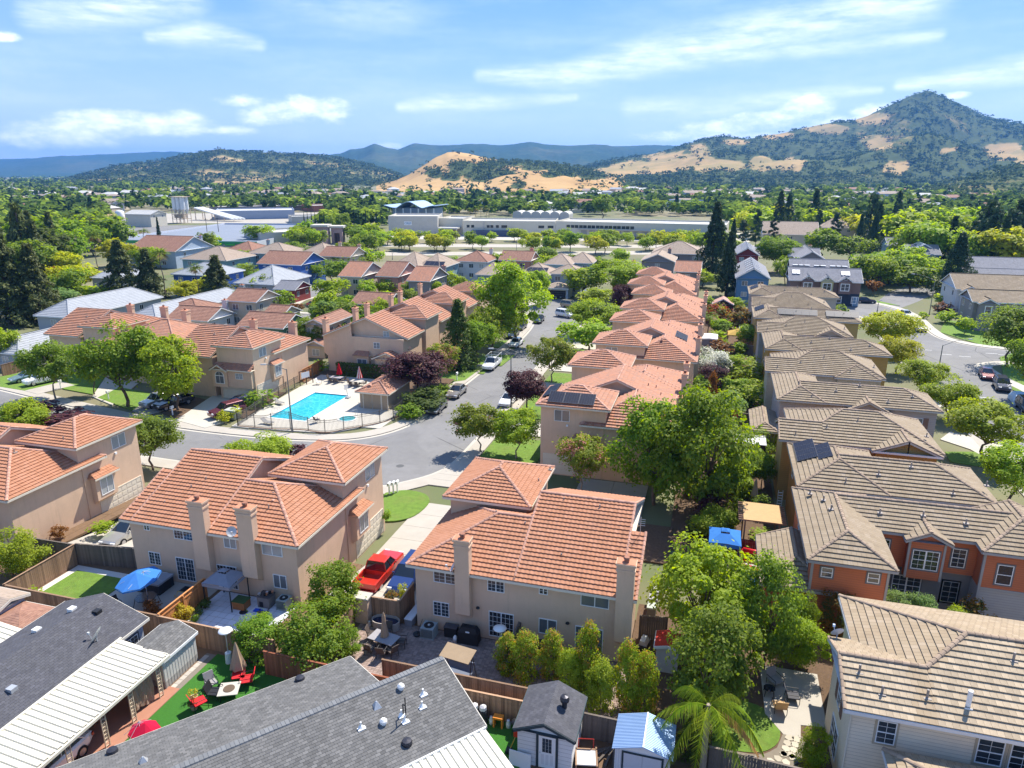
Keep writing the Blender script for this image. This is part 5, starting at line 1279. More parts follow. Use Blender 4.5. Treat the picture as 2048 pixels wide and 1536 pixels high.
YT=[
('bush','yellow',40,1150,1052,100,'rounded yellow-green bush by the fence at the left edge'),
('bush','green',668,1240,1122,120,'dense dark green bush beside the duplex patio'),
('bush','green',628,1318,1206,150,'large dark leafy bush behind the back fence'),
('bush','green',520,1312,1238,108,'lower leafy bush at the left end of the back fence bushes'),
('bush','green',694,1312,1246,62,'small leafy bush at the right end of the back fence bushes'),
('bush','bright',712,1235,1180,40,'thin leafy shrub with cactus stems by the stone column'),
('column','tips',1013,1345,1275,56,'yellow-tipped column shrub at the left end of the patio row'),
('column','tips',1052,1362,1272,68,'second column shrub of the patio row with pale lower leaves'),
('column','tips',1105,1362,1272,63,'yellow-tipped column shrub before the sliding door'),
('column','yellow',1137,1390,1306,60,'shorter bright column shrub leaning over the white shed'),
('column','tips',1172,1385,1258,68,'tallest column shrub of the patio row with orange tips'),
('column','yellow',1200,1420,1328,74,'broad column shrub behind the metal shed'),
('column','tips',1252,1425,1298,68,'twin column shrub right of the metal shed, its left half'),
('column','tips',1288,1425,1312,60,'twin column shrub right of the metal shed, its right half'),
('full','olive',1412,1440,1218,172,'round soft green tree behind the palm'),
('full','yellow',1398,1310,1083,200,'large yellow-green tree beside the duplex side gate'),
('full','olive',1528,1340,1116,128,'yellow-green tree leaning right before the orange house'),
('round','green',1600,1290,1180,62,'small dark tree against the orange house'),
('full','bright',1592,1335,1240,94,'small bright leafy tree over the stone patio'),
('bush','orange',1672,1275,1185,100,'orange-tinted bush before the orange house wall'),
('bush','sage',1790,1262,1180,84,'pale sage bush before the grey lower wall'),
('bush','sage',1838,1265,1192,72,'second pale sage bush beside the blue bins'),
('bush','bright',1900,1290,1212,80,'light green bush peeking above the tile roof ridge'),
('bush','orange',1945,1262,1198,66,'orange bush at the grey garage wall'),
('bush','bright',1622,1545,1445,64,'bright bush at the corner of the pale house'),
('bush','dark',1380,1520,1440,70,'dark bush under the palm'),
('bush','gold',367,1245,1205,40,'golden yellow bush at the end of the orange fence'),
('bush','rust',305,1228,1200,36,'reddish small shrub by the patio fence'),
('bush','bright',70,1210,1180,44,'bright plant behind the brown shed roof'),
('bush','olive',330,1150,1130,1,'x'),
('bush','bright',205,1062,1046,48,'bright low hedge by the silver sedan'),
('bush','rust',120,1075,1050,34,'rusty shrub at the corner of the left duplex'),
('bush','green',5,1050,1010,50,'dark bush at the wall of the left duplex'),
('bush','green',774,1042,1020,18,'small round shrub at the driveway edge'),
('bush','dark',778,1060,1030,14,'x'),
('box','lime',806,1205,1168,22,'small clipped hedge behind the blue car'),
('bush','orange',783,1200,1182,26,'orange plant in front of the blue car'),
('round','green',1522,980,905,62,'dark tree beside the pergola and the white ladder'),
('bush','plum',1418,1055,975,66,'dark purple bush under the big sycamore'),
('round','white',1408,770,694,92,'white-flowering oleander behind the tile-roofed row'),
('bush','plum',1420,795,722,70,'purple bush before the white-flowering oleander'),
('bush','sage',1455,842,780,70,'silvery bush between the two back yards'),
('box','bright',1493,760,712,84,'tall clipped green hedge in the back yard, upper one'),
('box','bright',1488,812,762,92,'clipped green hedge with round top, lower one'),
('column','rust',1420,830,752,26,'brownish tall hedge between the yards'),
('bush','red',1432,645,604,52,'red-leaved shrub in the middle back yards'),
('bush','orange',1482,662,610,64,'yellow-orange hedge right of the red shrub'),
('palm','olive',1415,682,625,50,'small palm in the middle back yards'),
('bush','lime',1382,690,648,24,'yellow-green climber by the end wall of the row'),
('bush','bright',1432,692,660,40,'bright bush beside the small palm'),
('bush','green',1480,710,682,36,'round dark bush in the yard behind the cream house'),
('bush','rust',1440,712,680,50,'brown shrub left of the round dark bush'),
('bush','bright',1500,882,835,26,'slim young tree by the covered hot tub'),
('bush','bright',1525,1078,1062,54,'low bright plants under the beige pergola'),
('bush','orange',1452,1035,990,30,'x'),
]
for a in YT:
    if a[-1]!='x': tr(*a,z=PADZ if a[2]<1340 or a[3]>1180 else Z0)
ST=[
('round','lime',1765,705,620,108,'broad yellow-green street tree, top one of the right street'),
('round','lime',1792,748,670,80,'yellow-green street tree, second of the right street'),
('round','bright',1842,795,720,84,'street tree with a visible trunk beside the tall lamp'),
('round','bright',1893,840,754,100,'green street tree right of the pinkish grey house'),
('wide','yellow',1962,922,802,140,'flat-topped street tree with bare trunk on the right verge'),
('round','bright',2018,1010,888,130,'bright street tree at the right edge beside the solar-panel house'),
('round','olive',2012,735,612,120,'olive street tree at the right edge, across the junction'),
('round','olive',2052,800,660,90,'olive tree cut by the right edge near the parked red car'),
('bush','bright',1865,762,738,46,'low bush at the end of the cream house'),
('bush','bright',1985,1030,1000,60,'bushes by the right driveway'),
('bush','bright',1888,612,585,46,'large round bush by the white corner house'),
('bush','rust',1888,628,605,38,'clipped orange-brown round bush'),
('bush','bright',1890,646,618,40,'clipped bright bush by the porch'),
('round','bright',1928,670,635,36,'small lollipop tree in the front lawn'),
('bush','bright',1846,638,622,18,'clipped cube of hedge at the kerb'),
('bush','green',1680,628,610,34,'dark rounded shrub at the street end of the row'),
('bush','bright',1700,690,665,40,'x'),
('conifer','conifer',1905,592,468,105,'great dark conifer beside the gated road'),
('cypress','conifer',1452,592,468,66,'tall dark cypress beside the blue gabled house'),
('redwood','conifer',1424,560,406,90,'tallest dark conifer before the warehouse end'),
('cypress','conifer',1462,520,440,34,'slim conifer behind the blue gabled house'),
('pine','conifer',1510,500,418,36,'thin open pine right of the tallest conifer'),
('pine','conifer',1483,500,440,40,'short open pine beside the red gabled house'),
('pine','conifer',1545,498,420,28,'thin open pine, middle one before the tan roofs'),
('pine','conifer',1632,492,420,32,'open pine standing clear above the tan roofs'),
('pine','conifer',1668,490,425,36,'open pine right of the tan roofs'),
('conifer','conifer',1715,505,430,36,'dark conifer, left of the pair above the round trees'),
('conifer','conifer',1742,515,425,44,'dark conifer, right of the pair above the round trees'),
('pine','conifer',1975,490,410,46,'dark pine near the right edge'),
('conifer','conifer',2005,515,420,54,'dark conifer near the right edge of the picture'),
('round','green',1555,545,468,84,'rounded dark green tree behind the red gabled house'),
('round','green',1570,568,512,46,'dark tree between the blue house and the row of gables'),
('round','green',1640,520,455,70,'broad rounded tree above the grey gables'),
('round','green',1695,525,470,74,'rounded dark tree right of the grey gables'),
('round','green',1785,560,500,110,'broad green tree beyond the gated street'),
('round','green',1820,585,530,90,'dark tree at the gate of the right street'),
('round','bright',1735,560,512,60,'bright tree right of the gabled row'),
('round','bright',1405,575,540,54,'round bright tree below the tall cypress'),
('crape','rust',1745,590,562,30,'small reddish tree by the row of gables'),
('crape','rust',1662,590,565,30,'reddish shrub tree before the yellow gable'),
]
for a in ST:
    if a[-1]!='x': tr(*a)
LT=[
('redwood','redwood',28,650,462,150,'huge dark conifer at the left edge'),
('redwood','redwood',82,645,490,125,'huge dark conifer, second from the left edge'),
('redwood','redwood',118,545,458,60,'brownish conifer behind the huge left pair'),
('redwood','redwood',250,602,482,105,'dark layered conifer with the thin palm behind it'),
('redwood','redwood',302,600,500,92,'dark conifer right of the layered one'),
('redwood','redwood',440,615,512,100,'broad dark conifer before the blue house'),
('palm','olive',200,560,462,36,'tall thin palm at left'),
('palm','olive',332,598,496,46,'tall palm rising between the dark conifers'),
('palm','olive',400,610,528,40,'shaggy palm with thick trunk before the blue house'),
('palm','olive',292,500,458,34,'short palm before the store'),
('palm','olive',355,510,484,22,'small palm behind the brown-roofed blue house'),
('round','lime',165,580,528,80,'bright yellow-green tree beside the street lamp at left'),
('crape','rust',108,575,536,46,'orange-tinged tree left of the street lamp'),
('wide','yellow',195,605,570,66,'flat yellowish tree below the bright one'),
('round','sage',120,625,575,80,'grey-green tree behind the pale grey roof'),
('round','lime',375,605,560,66,'lime tree at the foot of the shaggy palm'),
('round','lime',420,600,548,36,'lime tree right of the shaggy palm'),
('round','bright',665,605,556,66,'perfectly round bright tree on the corner lawn'),
('round','green',625,560,518,60,'round green tree before the blue house row'),
('round','green',665,565,520,62,'dark round tree behind the corner lawn tree'),
('round','green',690,545,502,70,'green tree in the clump above the corner lawn'),
('round','bright',735,540,495,52,'round bright tree right of the green clump'),
('bush','rust',568,552,530,44,'rust-coloured round tree before the blue house'),
('round','olive',690,665,600,86,'feathery olive tree beside the tan gabled house'),
('round','sage',650,660,600,50,'thin pale tree left of the feathery olive tree'),
('crape','rust',592,632,606,30,'small orange street tree on the bend of the upper street'),
('bush','rust',527,635,618,28,'rusty shrub by the beige house'),
('round','bright',512,590,556,30,'small pale tree before the grey roof'),
('cypress','conifer',320,485,436,14,'lone dark cypress before the store roof'),
('round','bright',425,500,472,44,'bright round tree at the store entrance'),
('round','plum',395,492,478,40,'purple trees by the store entrance'),
('round','bright',520,485,448,56,'bright tree by the store end'),
('round','bright',590,490,458,40,'bright tree before the arched gateway'),
('round','olive',680,470,424,40,'yellowish tree above the gateway'),
('round','bright',775,596,555,50,'bright tree between the brown-roofed houses'),
('round','green',715,590,566,26,'brown-green shrub by the white house'),
('round','bright',775,490,462,44,'bright tree before the warehouse sign'),
('round','bright',870,605,560,34,'bright trees behind the tile row at the centre'),
('round','lime',852,598,568,28,'lime tree behind the tile-roofed towers'),
('bush','bright',690,705,678,46,'leafy bush by the grey canopy left of the gabled house'),
('bush','dark',662,712,690,40,'dark bush behind the pool notice board'),
('bush','lime',180,1000,990,2,'x'),
('box','green',518,812,782,60,'low clipped hedge along the left side of the pool'),
('bush','lime',450,845,822,30,'rounded lime bush beside the transformer box'),
('bush','lime',470,838,812,28,'second rounded lime bush by the transformer box'),
('bush','bright',640,742,720,34,'shrub by the pool notice board'),
('bush','dark',850,820,778,90,'dark shrubs under the plum tree'),
('bush','green',820,838,806,50,'low green shrubs beside the pool house'),
('bush','green',870,790,772,70,'ground shrubs at the foot of the plum tree'),
]
for a in LT:
    if a[-1]!='x': tr(*a)
ORD='first second third fourth fifth sixth seventh eighth ninth tenth eleventh twelfth thirteenth fourteenth fifteenth sixteenth seventeenth eighteenth nineteenth twentieth'.split()
ORD+=['twenty-'+o for o in ORD[:9]]+['thirtieth']+['thirty-'+o for o in ORD[:9]]+['fortieth']+['forty-'+o for o in ORD[:9]]
LNAME=dict(bright='bright green',lime='lime green',green='mid green',olive='olive green',yellow='yellow-green',dark='dark green',conifer='blackish green',redwood='brownish green')
rs=random.Random(8); Ls=[]
while len(Ls)<60:
    y=rs.uniform(57,172); x=rs.uniform(-1.2,6.6)
    if y<62 and x>2.5: continue
    Ls.append((y,x))
for i,(y,x) in enumerate(sorted(Ls)):
    kd,lf=rs.choice((('bush','green'),('bush','dark'),('round','green'),('bush','olive'),('round','bright'),('bush','bright'))); hh=rs.uniform(1.4,2.6) if kd=='bush' else rs.uniform(3.2,5)
    plant(kd,lf,x,y,Z0,hh,hh*rs.uniform(.9,1.3),LNAME[lf]+(' shrub' if kd=='bush' else ' small tree')+' between the two house rows, '+(ORD[i]+' from the near end' if i<49 else 'near their far end'),'shrub' if kd=='bush' else 'tree','shrubs between the two house rows')
for i,(x,y) in enumerate(sorted((rs.uniform(-72,-61),rs.uniform(97,150)) for _ in range(14))):
    lf=rs.choice(('green','bright','olive')); hh=rs.uniform(4,7); plant('round',lf,x,y,Z0,hh,hh*rs.uniform(.9,1.2),LNAME[lf]+' garden tree behind the gabled row, '+ORD[i]+' from the left','tree','garden trees behind the gabled row')
for i,(u,v) in enumerate(((560,640),(640,655),(700,640),(760,650),(820,600),(905,590),(610,560),(655,640),(580,668),(735,600),(870,640),(925,610))):
    lf=rs.choice(('green','bright','olive')); x,y=at(u,v); hh=rs.uniform(4.5,7); plant('round',lf,x,y,Z0,hh,hh*rs.uniform(.9,1.2),LNAME[lf]+' yard tree among the mid-left brown roofs, '+ORD[sorted((560,640,700,760,820,905,610,655,580,735,870,925)).index(u)]+' from the left','tree','yard trees among the brown-roofed houses')
# tall hedge wall behind the pool tables
def hedgewall(x0,x1,y,h,label,leaf='dark',th=.8):
    g=np.random.default_rng(5); n=5200; L=x1-x0
    P=np.stack([g.uniform(0,L,n),g.choice([-th/2,th/2],n)*g.uniform(.75,1.08,n),g.uniform(0,h,n)],1); k=g.random(n)<.3; P[k,1]=g.uniform(-th/2,th/2,k.sum()); P[k,2]=h+g.normal(size=k.sum())*.06
    N=np.stack([g.normal(size=n)*.4,np.sign(P[:,1])*.7,.5+g.normal(size=n)*.3],1)
    r=thing('hedge',label,'hedge',(x0,y,Z0)); o=link('foliage',leafmesh('foliage',P,N,.11,3,mat=LG[leaf]),r)
    mb=MB(); mb.box(.05,-th/2+.1,0,L-.05,th/2-.1,h-.1); mb.obj('branches',TRD,r)
hedgewall(-56.8,-46.0,97.2,2.1,'long dark clipped hedge behind the pool tables')
# queen palm near the camera
def frond(mb,c,d,L,drop,m,seed):
    g=random.Random(seed); d=Vector(d).normalized(); side=d.cross(Vector((0,0,1))).normalized(); pts=[]
    for k in range(13):
        s=k/12; p=c+Vector((d.x,d.y,0))*L*(s-.12*s*s)+Vector((0,0,d.z*L*s-drop*s*s*L)); pts.append(p)
    for a,b in zip(pts,pts[1:]): mb.cyl(a,b,.025,.02,4,m,False)
    for k in range(1,48):
        s=.1+.9*k/48; i=min(11,int(s*12)); f=s*12-i; p=pts[i].lerp(pts[min(12,i+1)],f); l=.62*math.sin(math.pi*min(1,.15+s*.85))+.12
        for sg in(-1,1):
            t_=p+side*sg*l*g.uniform(.45,.8)+Vector((0,0,-l*g.uniform(.45,.95)))+Vector((d.x,d.y,0))*l*.35
            w=Vector((d.x,d.y,0))*.028
            mb.face([p-w,p+w,t_+w*.3,t_-w*.3],m)
X,Y=1.35,31.4
qp=thing('palm_tree','queen palm with drooping fronds beside the metal shed','palm tree',(X,Y,0))
mb=MB(); 
for k in range(14): mb.cyl((0,0,k*.3),(0,0,k*.3+.3),.19-.004*k,.17-.004*k,9)
mb.obj('trunk',TRW,qp)
for i in range(15):
    a=i*2.4+.3; el=.95-.085*i; m=MB(); dead=i>=13
    frond(m,Vector((0,0,4.1)),(math.cos(a)*math.cos(el),math.sin(a)*math.cos(el),math.sin(el)),3.2+.3*((i*7)%3),.75+.1*(i%3),0,i)
    f=m.obj('frond',M('dead_frond_orange',(.4,.2,.06),.9,.2) if dead else LG['bright'] if i%3 else LG['yellow'],qp)
# ------------------------------------------------ vehicles
def paint(name,c,metal=.2): return M('paint_'+name,c,.3,.03,1.,metal=metal,spec=.5,coat=.8)
TYRE=M('tyre_rubber',(.02,.02,.02),.9,.1); RIM=M('alloy_rim',(.5,.5,.52),.3,.05,metal=.8); CARGLASS=M('car_glass',(.015,.02,.025),.05,.1,spec=.9); LAMPG=M('lamp_glass',(.7,.72,.75),.15,.05,spec=.8); LAMPR=M('tail_lamp',(.35,.015,.015),.25,.05,spec=.6)
CARM={}
def carmesh(kind):
    if kind in CARM: return CARM[kind]
    S={'sedan':[(-2.36,.36,.60,.70),(-2.15,.24,.74,.85),(-1.3,.22,.90,.90),(-.75,.22,.95,.9),(.2,.22,.97,.91),(1.4,.22,.98,.9),(2.0,.26,.99,.86),(2.33,.40,.86,.74)],
       'suv':[(-2.36,.42,.80,.76),(-2.15,.30,.96,.9),(-1.25,.28,1.06,.95),(-.9,.28,1.1,.95),(.2,.28,1.12,.96),(1.6,.28,1.13,.95),(2.2,.32,1.12,.92),(2.38,.45,1.0,.84)],
       'pickup':[(-2.75,.45,.86,.8),(-2.5,.36,1.0,.93),(-1.4,.34,1.1,.97),(-1.0,.34,1.12,.97),(.7,.34,1.12,.98),(.78,.34,.72,.97),(2.5,.36,.72,.96),(2.72,.45,.7,.92)]}[kind]
    G={'sedan':((-.95,1.8,.80,.94),(-.1,1.15,.60,1.44)),'suv':((-1.0,2.2,.86,1.1),(-.35,2.0,.70,1.72)),'pickup':((-1.1,.72,.88,1.1),(-.45,.6,.70,1.78))}[kind]
    b=MB(); rings=[]
    for (y,zb,zt,w) in S: rings.append([(-w*.86,y,zb),(-w,y,zb+.22),(-w*.99,y,zt-.13),(-w*.9,y,zt),(w*.9,y,zt),(w*.99,y,zt-.13),(w,y,zb+.22),(w*.86,y,zb)])
    for A,B in zip(rings,rings[1:]):
        for k in range(8): b.face([A[k],A[(k+1)%8],B[(k+1)%8],B[k]])
    b.face(rings[0]); b.face(rings[-1][::-1])
    (y0,y1,w0,z0),(t0,t1,w1,z1)=G
    if kind=='pickup':
        b.box(-.97,.78,.7,-.85,2.7,1.12); b.box(.85,.78,.7,.97,2.7,1.12); b.box(-.85,2.6,.7,.85,2.72,1.12)
    lo=[(-w0,y0,z0-.04),(w0,y0,z0-.04),(w0,y1,z0-.04),(-w0,y1,z0-.04)]; hi=[(-w1,t0,z1),(w1,t0,z1),(w1,t1,z1),(-w1,t1,z1)]
    g=MB(); g.hexa(lo,hi)
    # roof skin and pillars
    b.hexa([(x*1.04,y,z-.02) for x,y,z in hi],[(x*.93,y*.96+.02,z+.045) for x,y,z in hi])
    for p,q in zip(lo,hi): b.cyl(Vector(p)+Vector((0,0,.02)),Vector(q),.05,.04,5,cap=False)
    for sg in(-1,1):
        m=.5; b.cyl((sg*w0*1.005,y0+(y1-y0)*.47,z0-.03),(sg*w1*1.01,t0+(t1-t0)*.5,z1),.035,.03,5,cap=False)
        b.box(sg*(w0+.06),y0+.25,z0,sg*(w0+.22),y0+.35,z0+.13)
    zh=S[1][2]; hl=[MB(),MB()]; tl=[MB(),MB()]
    for i,sg in enumerate((-1,1)):
        hl[i].box(sg*.42,S[0][0]-.005,zh-.2,sg*.8,S[1][0]+.02,zh-.06); yr=S[-1][0]; tl[i].box(sg*.55,yr-.12,S[-1][2]-.2,sg*.82,yr+.012,S[-1][2]-.04)
    wy=(-1.42,1.42) if kind!='pickup' else (-1.75,1.7); r=.34 if kind=='sedan' else .39
    w=MB(); w.cyl((-.11,0,0),(.11,0,0),r,r,14); wm=w.mesh('tyre',TYRE)
    w=MB(); w.cyl((-.125,0,0),(.125,0,0),r*.62,r*.62,10); rm=w.mesh('rim',RIM)
    CARM[kind]=(b.mesh('body',paint('white',(.75,.75,.75))),g.mesh('windows',CARGLASS),[x.mesh('headlight',LAMPG) for x in hl],[x.mesh('tail_light',LAMPR) for x in tl],wm,rm,wy,r)
    return CARM[kind]
def car(kind,pm,x,y,rot,label,z=Z0,name='parked_car',cat='car',scale=1.,group=None):
    b,g,hl,tl,wm,rm,wy,r=carmesh(kind)
    t_=thing(name,label,cat,(x,y,z),rot,group,(scale,)*3 if scale!=1 else None)
    o=link('body',b,t_); o.material_slots[0].link='OBJECT'; o.material_slots[0].material=pm
    link('windows',g,t_)
    for q in hl: link('headlight',q,t_)
    for q in tl: link('tail_light',q,t_)
    for sx in(-.82,.82):
        for yy in wy:
            w=link('wheel',wm,t_,mw=Matrix.Translation((sx,yy,r))); link('rim',rm,w)
    return t_
PW=paint('white',(.75,.75,.75),0); PS=paint('silver',(.5,.5,.48),.6); PG=paint('grey',(.2,.195,.19),.6); PK=paint('black',(.015,.015,.018),.3); PR=paint('red',(.55,.03,.015),.2); PB=paint('blue',(.02,.045,.17),.4); PM=paint('maroon',(.12,.02,.03),.3); PT=paint('tan',(.35,.31,.25),.5); PN=paint('navy',(.015,.02,.05),.4); PC=paint('champagne',(.36,.33,.29),.6)
D1=Z0+.13
car('sedan',PS,-47.9,44.6,0,'silver sedan on the driveway left of the middle duplex',z=-.75)
car('pickup',PR,-23.6,44.6,180,'red pickup truck with open bed on the shared driveway',z=-.68,name='pickup_truck',cat='pickup truck')
car('suv',PB,-21.1,44.6,0,'dark blue SUV beside the red pickup on the shared driveway',z=-.68)
S1=Z0+.01
car('sedan',PG,-35.1,85.4,2,'grey sedan at the left kerb, the one nearest the hydrant',z=S1)
car('sedan',PC,-34.9,92.6,0,'champagne sedan parked behind the grey sedan at the left kerb',z=S1)
tk=car('pickup',PW,-34.6,108.5,0,'white work pickup with a ladder rack at the left kerb',z=S1,name='pickup_truck',cat='pickup truck')
rk=MB()
for yy in (-.3,.7,2.6):
    rk.cyl((-.9,yy,1.1),(-.9,yy,2.05),.03,n=5); rk.cyl((.9,yy,1.1),(.9,yy,2.05),.03,n=5); rk.cyl((-.9,yy,2.05),(.9,yy,2.05),.03,n=5)
for sx in(-.9,.9): rk.cyl((sx,-.9,2.08),(sx,2.7,2.08),.03,n=5)
rk.obj('ladder_rack',WHITEMETAL,tk)
car('sedan',PW,-34.9,124.5,0,'white sedan at the left kerb beyond the work pickup',z=S1)
car('sedan',PK,-37.6,131.5,0,'black car in the shade of the left kerb trees',z=S1)
car('suv',PK,-37.9,138.5,0,'black SUV in the tree shade further up the left kerb',z=S1)
car('sedan',PK,-36.1,147.,3,'black car on the street before the cul-de-sac',z=S1)
car('sedan',PW,-26.6,91,0,'white car with a black glass roof at the right kerb',z=S1)
x,y=at(1130,634); car('suv',PW,x,y,60,'white SUV turning in the cul-de-sac',z=S1)
x,y=at(1140,615); car('suv',PT,x,y,70,'tan and black SUV at the cul-de-sac kerb',z=S1)
x,y=at(1097,596); car('sedan',PB,x,y,10,'dark blue car on the cul-de-sac driveway',z=S1)
x,y=at(1117,596); car('sedan',PK,x,y,10,'black car on the cul-de-sac driveway beside the blue one',z=S1)
for k,pm,u,v,rot,lab in (('suv',PW,84,768,-20,'white car on the driveway at far left'),('sedan',paint('teal',(.25,.36,.38),.4),55,762,-20,'pale teal car beside the white car at far left'),('pickup',PK,348,815,-14,'black pickup before the arched-window duplex, under the light green tree'),('suv',PS,317,812,-14,'silver SUV beside the black pickup under the trees'),
   ('suv',PM,455,832,-24,'maroon SUV on the driveway by the pool fence'),('sedan',PN,478,815,-24,'dark blue car behind the maroon SUV'),('pickup',PK,45,648,70,'black pickup at the far left behind the pale roofs'),('suv',PK,15,638,70,'dark SUV in the shade at the left edge'),
   ('pickup',PW,693,580,65,'white pickup on the upper street'),('sedan',PR,632,614,80,'red car by the corner lawn'),('suv',PW,712,572,60,'white car behind the white pickup on the upper street'),
   ('sedan',PN,1731,606,90,'dark sedan at the far kerb of the right street'),('sedan',PS,1812,634,12,'dark grey convertible-like car on the right street'),('pickup',PG,1836,660,6,'grey pickup with covered bed on the right street'),('sedan',PM,1972,755,-10,'maroon car by the junction island'),
   ('suv',PN,2002,778,-8,'navy car behind the maroon one at the right edge'),('suv',PK,2052,822,-5,'dark car cut by the right edge'),('sedan',PK,1215,420,90,'x')):
    if lab=='x': continue
    x,y=at(u,v); car(k,pm,x,y,rot,lab,z=S1 if v<900 and u>600 else D1)
x,y=at(2038,806); cv=thing('covered_car','car under a pale blue fitted cover at the right kerb','car',(x,y,S1),-6)
mb=MB(); R0=[(-2.3,.1,.5,.75),(-2.0,.05,.85,.95),(-.9,.05,1.0,1.0),(-.1,.05,1.45,.9),(1.1,.05,1.45,.9),(1.9,.05,1.05,1.0),(2.3,.1,.7,.8)]; rings=[[(-w*1.02,yy,zb),(-w,yy,zt*.55),(-w*.72,yy,zt*.96),(0,yy,zt),(w*.72,yy,zt*.96),(w,yy,zt*.55),(w*1.02,yy,zb)] for yy,zb,zt,w in R0]
for A,B in zip(rings,rings[1:]):
    for k in range(6): mb.face([A[k],A[k+1],B[k+1],B[k]])
mb.face(rings[0]); mb.face(rings[-1][::-1]); mb.obj('car_cover',M('pale_blue_cover',(.42,.55,.66),.6,.08,6.,.4,9),cv,True)
# ------------------------------------------------ fences
PLK={}
def fence(a,b,h,label,mat=WOOD,z=0.,pw=.145,pieces=True,cat='fence',cap=True,group=None,rail=True,za=None):
    a=Vector((a[0],a[1],0)); b=Vector((b[0],b[1],0)); L=(b-a).length; ang=math.degrees(math.atan2((b-a).y,(b-a).x))
    f=thing('board_fence',label,cat,(a.x,a.y,z),ang,group); n=max(1,round(L/pw)); w=L/n
    key=(round(w,3),h,mat.name)
    if key not in PLK:
        mb=MB(); q=.02; mb.hexa([(.004,0,.02),(w-.004,0,.02),(w-.004,q,.02),(.004,q,.02)],[(.004,0,h-.04),(w-.004,0,h-.04),(w-.004,q,h-.04),(.004,q,h-.04)]); mb.hexa([(.004,0,h-.04),(w-.004,0,h-.04),(w-.004,q,h-.04),(.004,q,h-.04)],[(.03,0,h),(w-.03,0,h),(w-.03,q,h),(.03,q,h)]); PLK[key]=mb.mesh('plank',mat)
    rr=random.Random(int(L*99)); st=MB()
    for i in range(n):
        m=Matrix.Translation((i*w,rr.uniform(0,.008),rr.uniform(-.03,.02)))
        if pieces and i<290: link('plank',PLK[key],f,mw=m)
        else:
            k=len(st.v); me=PLK[key]; st.v+=[tuple(m@v.co) for v in me.vertices]
            for p in me.polygons: st.f.append(tuple(k+x for x in p.vertices)); st.m.append(0); st.uv.append(None)
    if st.f: st.obj('planks',mat,f,kind='stuff')
    mb=MB()
    if rail:
        mb.box(0,.025,.3,L,.065,.39); mb.box(0,.025,h-.35,L,.065,h-.26)
        if cap: mb.box(-.02,-.03,h+.012,L+.02,.09,h+.05)
        mb.obj('rail',mat,f)
    k=max(1,round(L/2.4)); pm=MB(); pm.box(-.045,.066,0,.045,.156,h+.01); me=pm.mesh('post',mat)
    for i in range(k+1): link('post',me,f,mw=Matrix.Translation((L*i/k,0,0)))
    return f
fence((-47,32.75),(-34.0,32.75),1.75,'brown board fence along the back of the lawn and umbrella patio',WOOD)
fence((-33.9,32.7),(-25.0,32.6),1.75,'brown board fence along the back of the white tiled patio',WOOD)
fence((-25.0,31.55),(-15.5,31.45),1.7,'reddish board fence behind the artificial turf and leafy bushes',M('redwood_boards',(.3,.1,.05),.9,.25,3.,rand=.25))
fence((-17.6,32.8),(-8.5,32.8),1.75,'board fence along the paved patio with the swing',WOOD)
fence((-12.2,31.9),(-7.9,31.9),1.6,'lower board fence behind the black bags',M('striped_boards',(.33,.2,.12),.9,.25,3.,rand=.4),pw=.12)
fence((-5.1,31.95),(-3.1,31.92),1.6,'dark board fence between the two sheds',WOODG)
fence((1.6,31.5),(9.,31.1),1.5,'dark fence at the foot of the flagstone garden',WOODG)
fence((-33.9,37.3),(-33.9,32.8),1.85,'orange sunlit board fence between the two patios',WOODO)
fence((-47.1,32.8),(-47.1,38.7),1.8,'vertical board fence at the left side of the small lawn',WOOD)
fence((-47.1,38.8),(-42.1,39.5),1.8,'grey weathered fence behind the small lawn',WOODG)
fence((-52.9,38.6),(-47.2,38.7),1.75,'dark fence behind the yellow bush by the left duplex',WOODG)
fence((-21.95,34.6),(-21.95,37.3),1.8,'short board fence left of the paved patio',WOOD)
fence((-21.2,38.5),(-19.1,38.55),1.85,'brown fence panel in front of the parked pickup and SUV',WOOD)
fence((-19.05,38.6),(-19.05,41.0),1.85,'fence panel running back beside the blue SUV',WOOD)
fence((-10.65,38.75),(-10.65,36.2),1.7,'dark partition fence between the two back doors',WOODG)
fence((-3.05,41.5),(-1.3,41.75),1.8,'wooden side gate with diagonal brace by the bins',WOODG,cat='gate')
fence((1.2,56.0),(7.4,55.9),1.9,'dark red fence behind the blue canopy',M('dark_red_boards',(.12,.03,.02),.9,.2,rand=.2),z=Z0,pieces=False)
fence((1.4,49),(1.4,55.9),1.9,'dark fence left of the blue canopy',WOODG,z=Z0,pieces=False)
fence((1.7,129),(7.3,128.8),1.8,'dark board fence in the middle back yards',WOODG,z=Z0,pieces=False)
fence((-2.4,82),(5,82),1.8,'fence across the back yards by the white oleander',WOODG,z=Z0,pieces=False)
fence((7.4,90),(2.,90),1.8,'fence beside the clipped back yard hedges',WOODG,z=Z0,pieces=False)
fence((-107.5,82),(-107.3,86.5),1.9,'brown fence at the far left beside the tile-roofed duplex',WOOD,z=Z0,pieces=False)
fence((-60.6,99),(-60.2,92.5),1.9,'orange board fence at the end of the pool',WOODO,z=Z0,pieces=False)
lat=thing('lattice_fence','lattice-topped low fence at the column shrubs','fence',(-11.2,33.1,0),0)
mb=MB()
for i in range(16): mb.box(i*.16,0,0,i*.16+.03,.03,.95); 
for j in range(6): mb.box(0,-.02,.1+j*.15,2.45,0,.13+j*.15)
mb.obj('lattice',WOODO,lat); mb=MB(); mb.box(0,-.03,.96,2.5,.05,1.0); mb.obj('rail',WOODO,lat)
lat=thing('lattice_fence','white-dotted lattice fence at the bottom edge below the palm','fence',(3.2,30.9,0),0)
mb=MB()
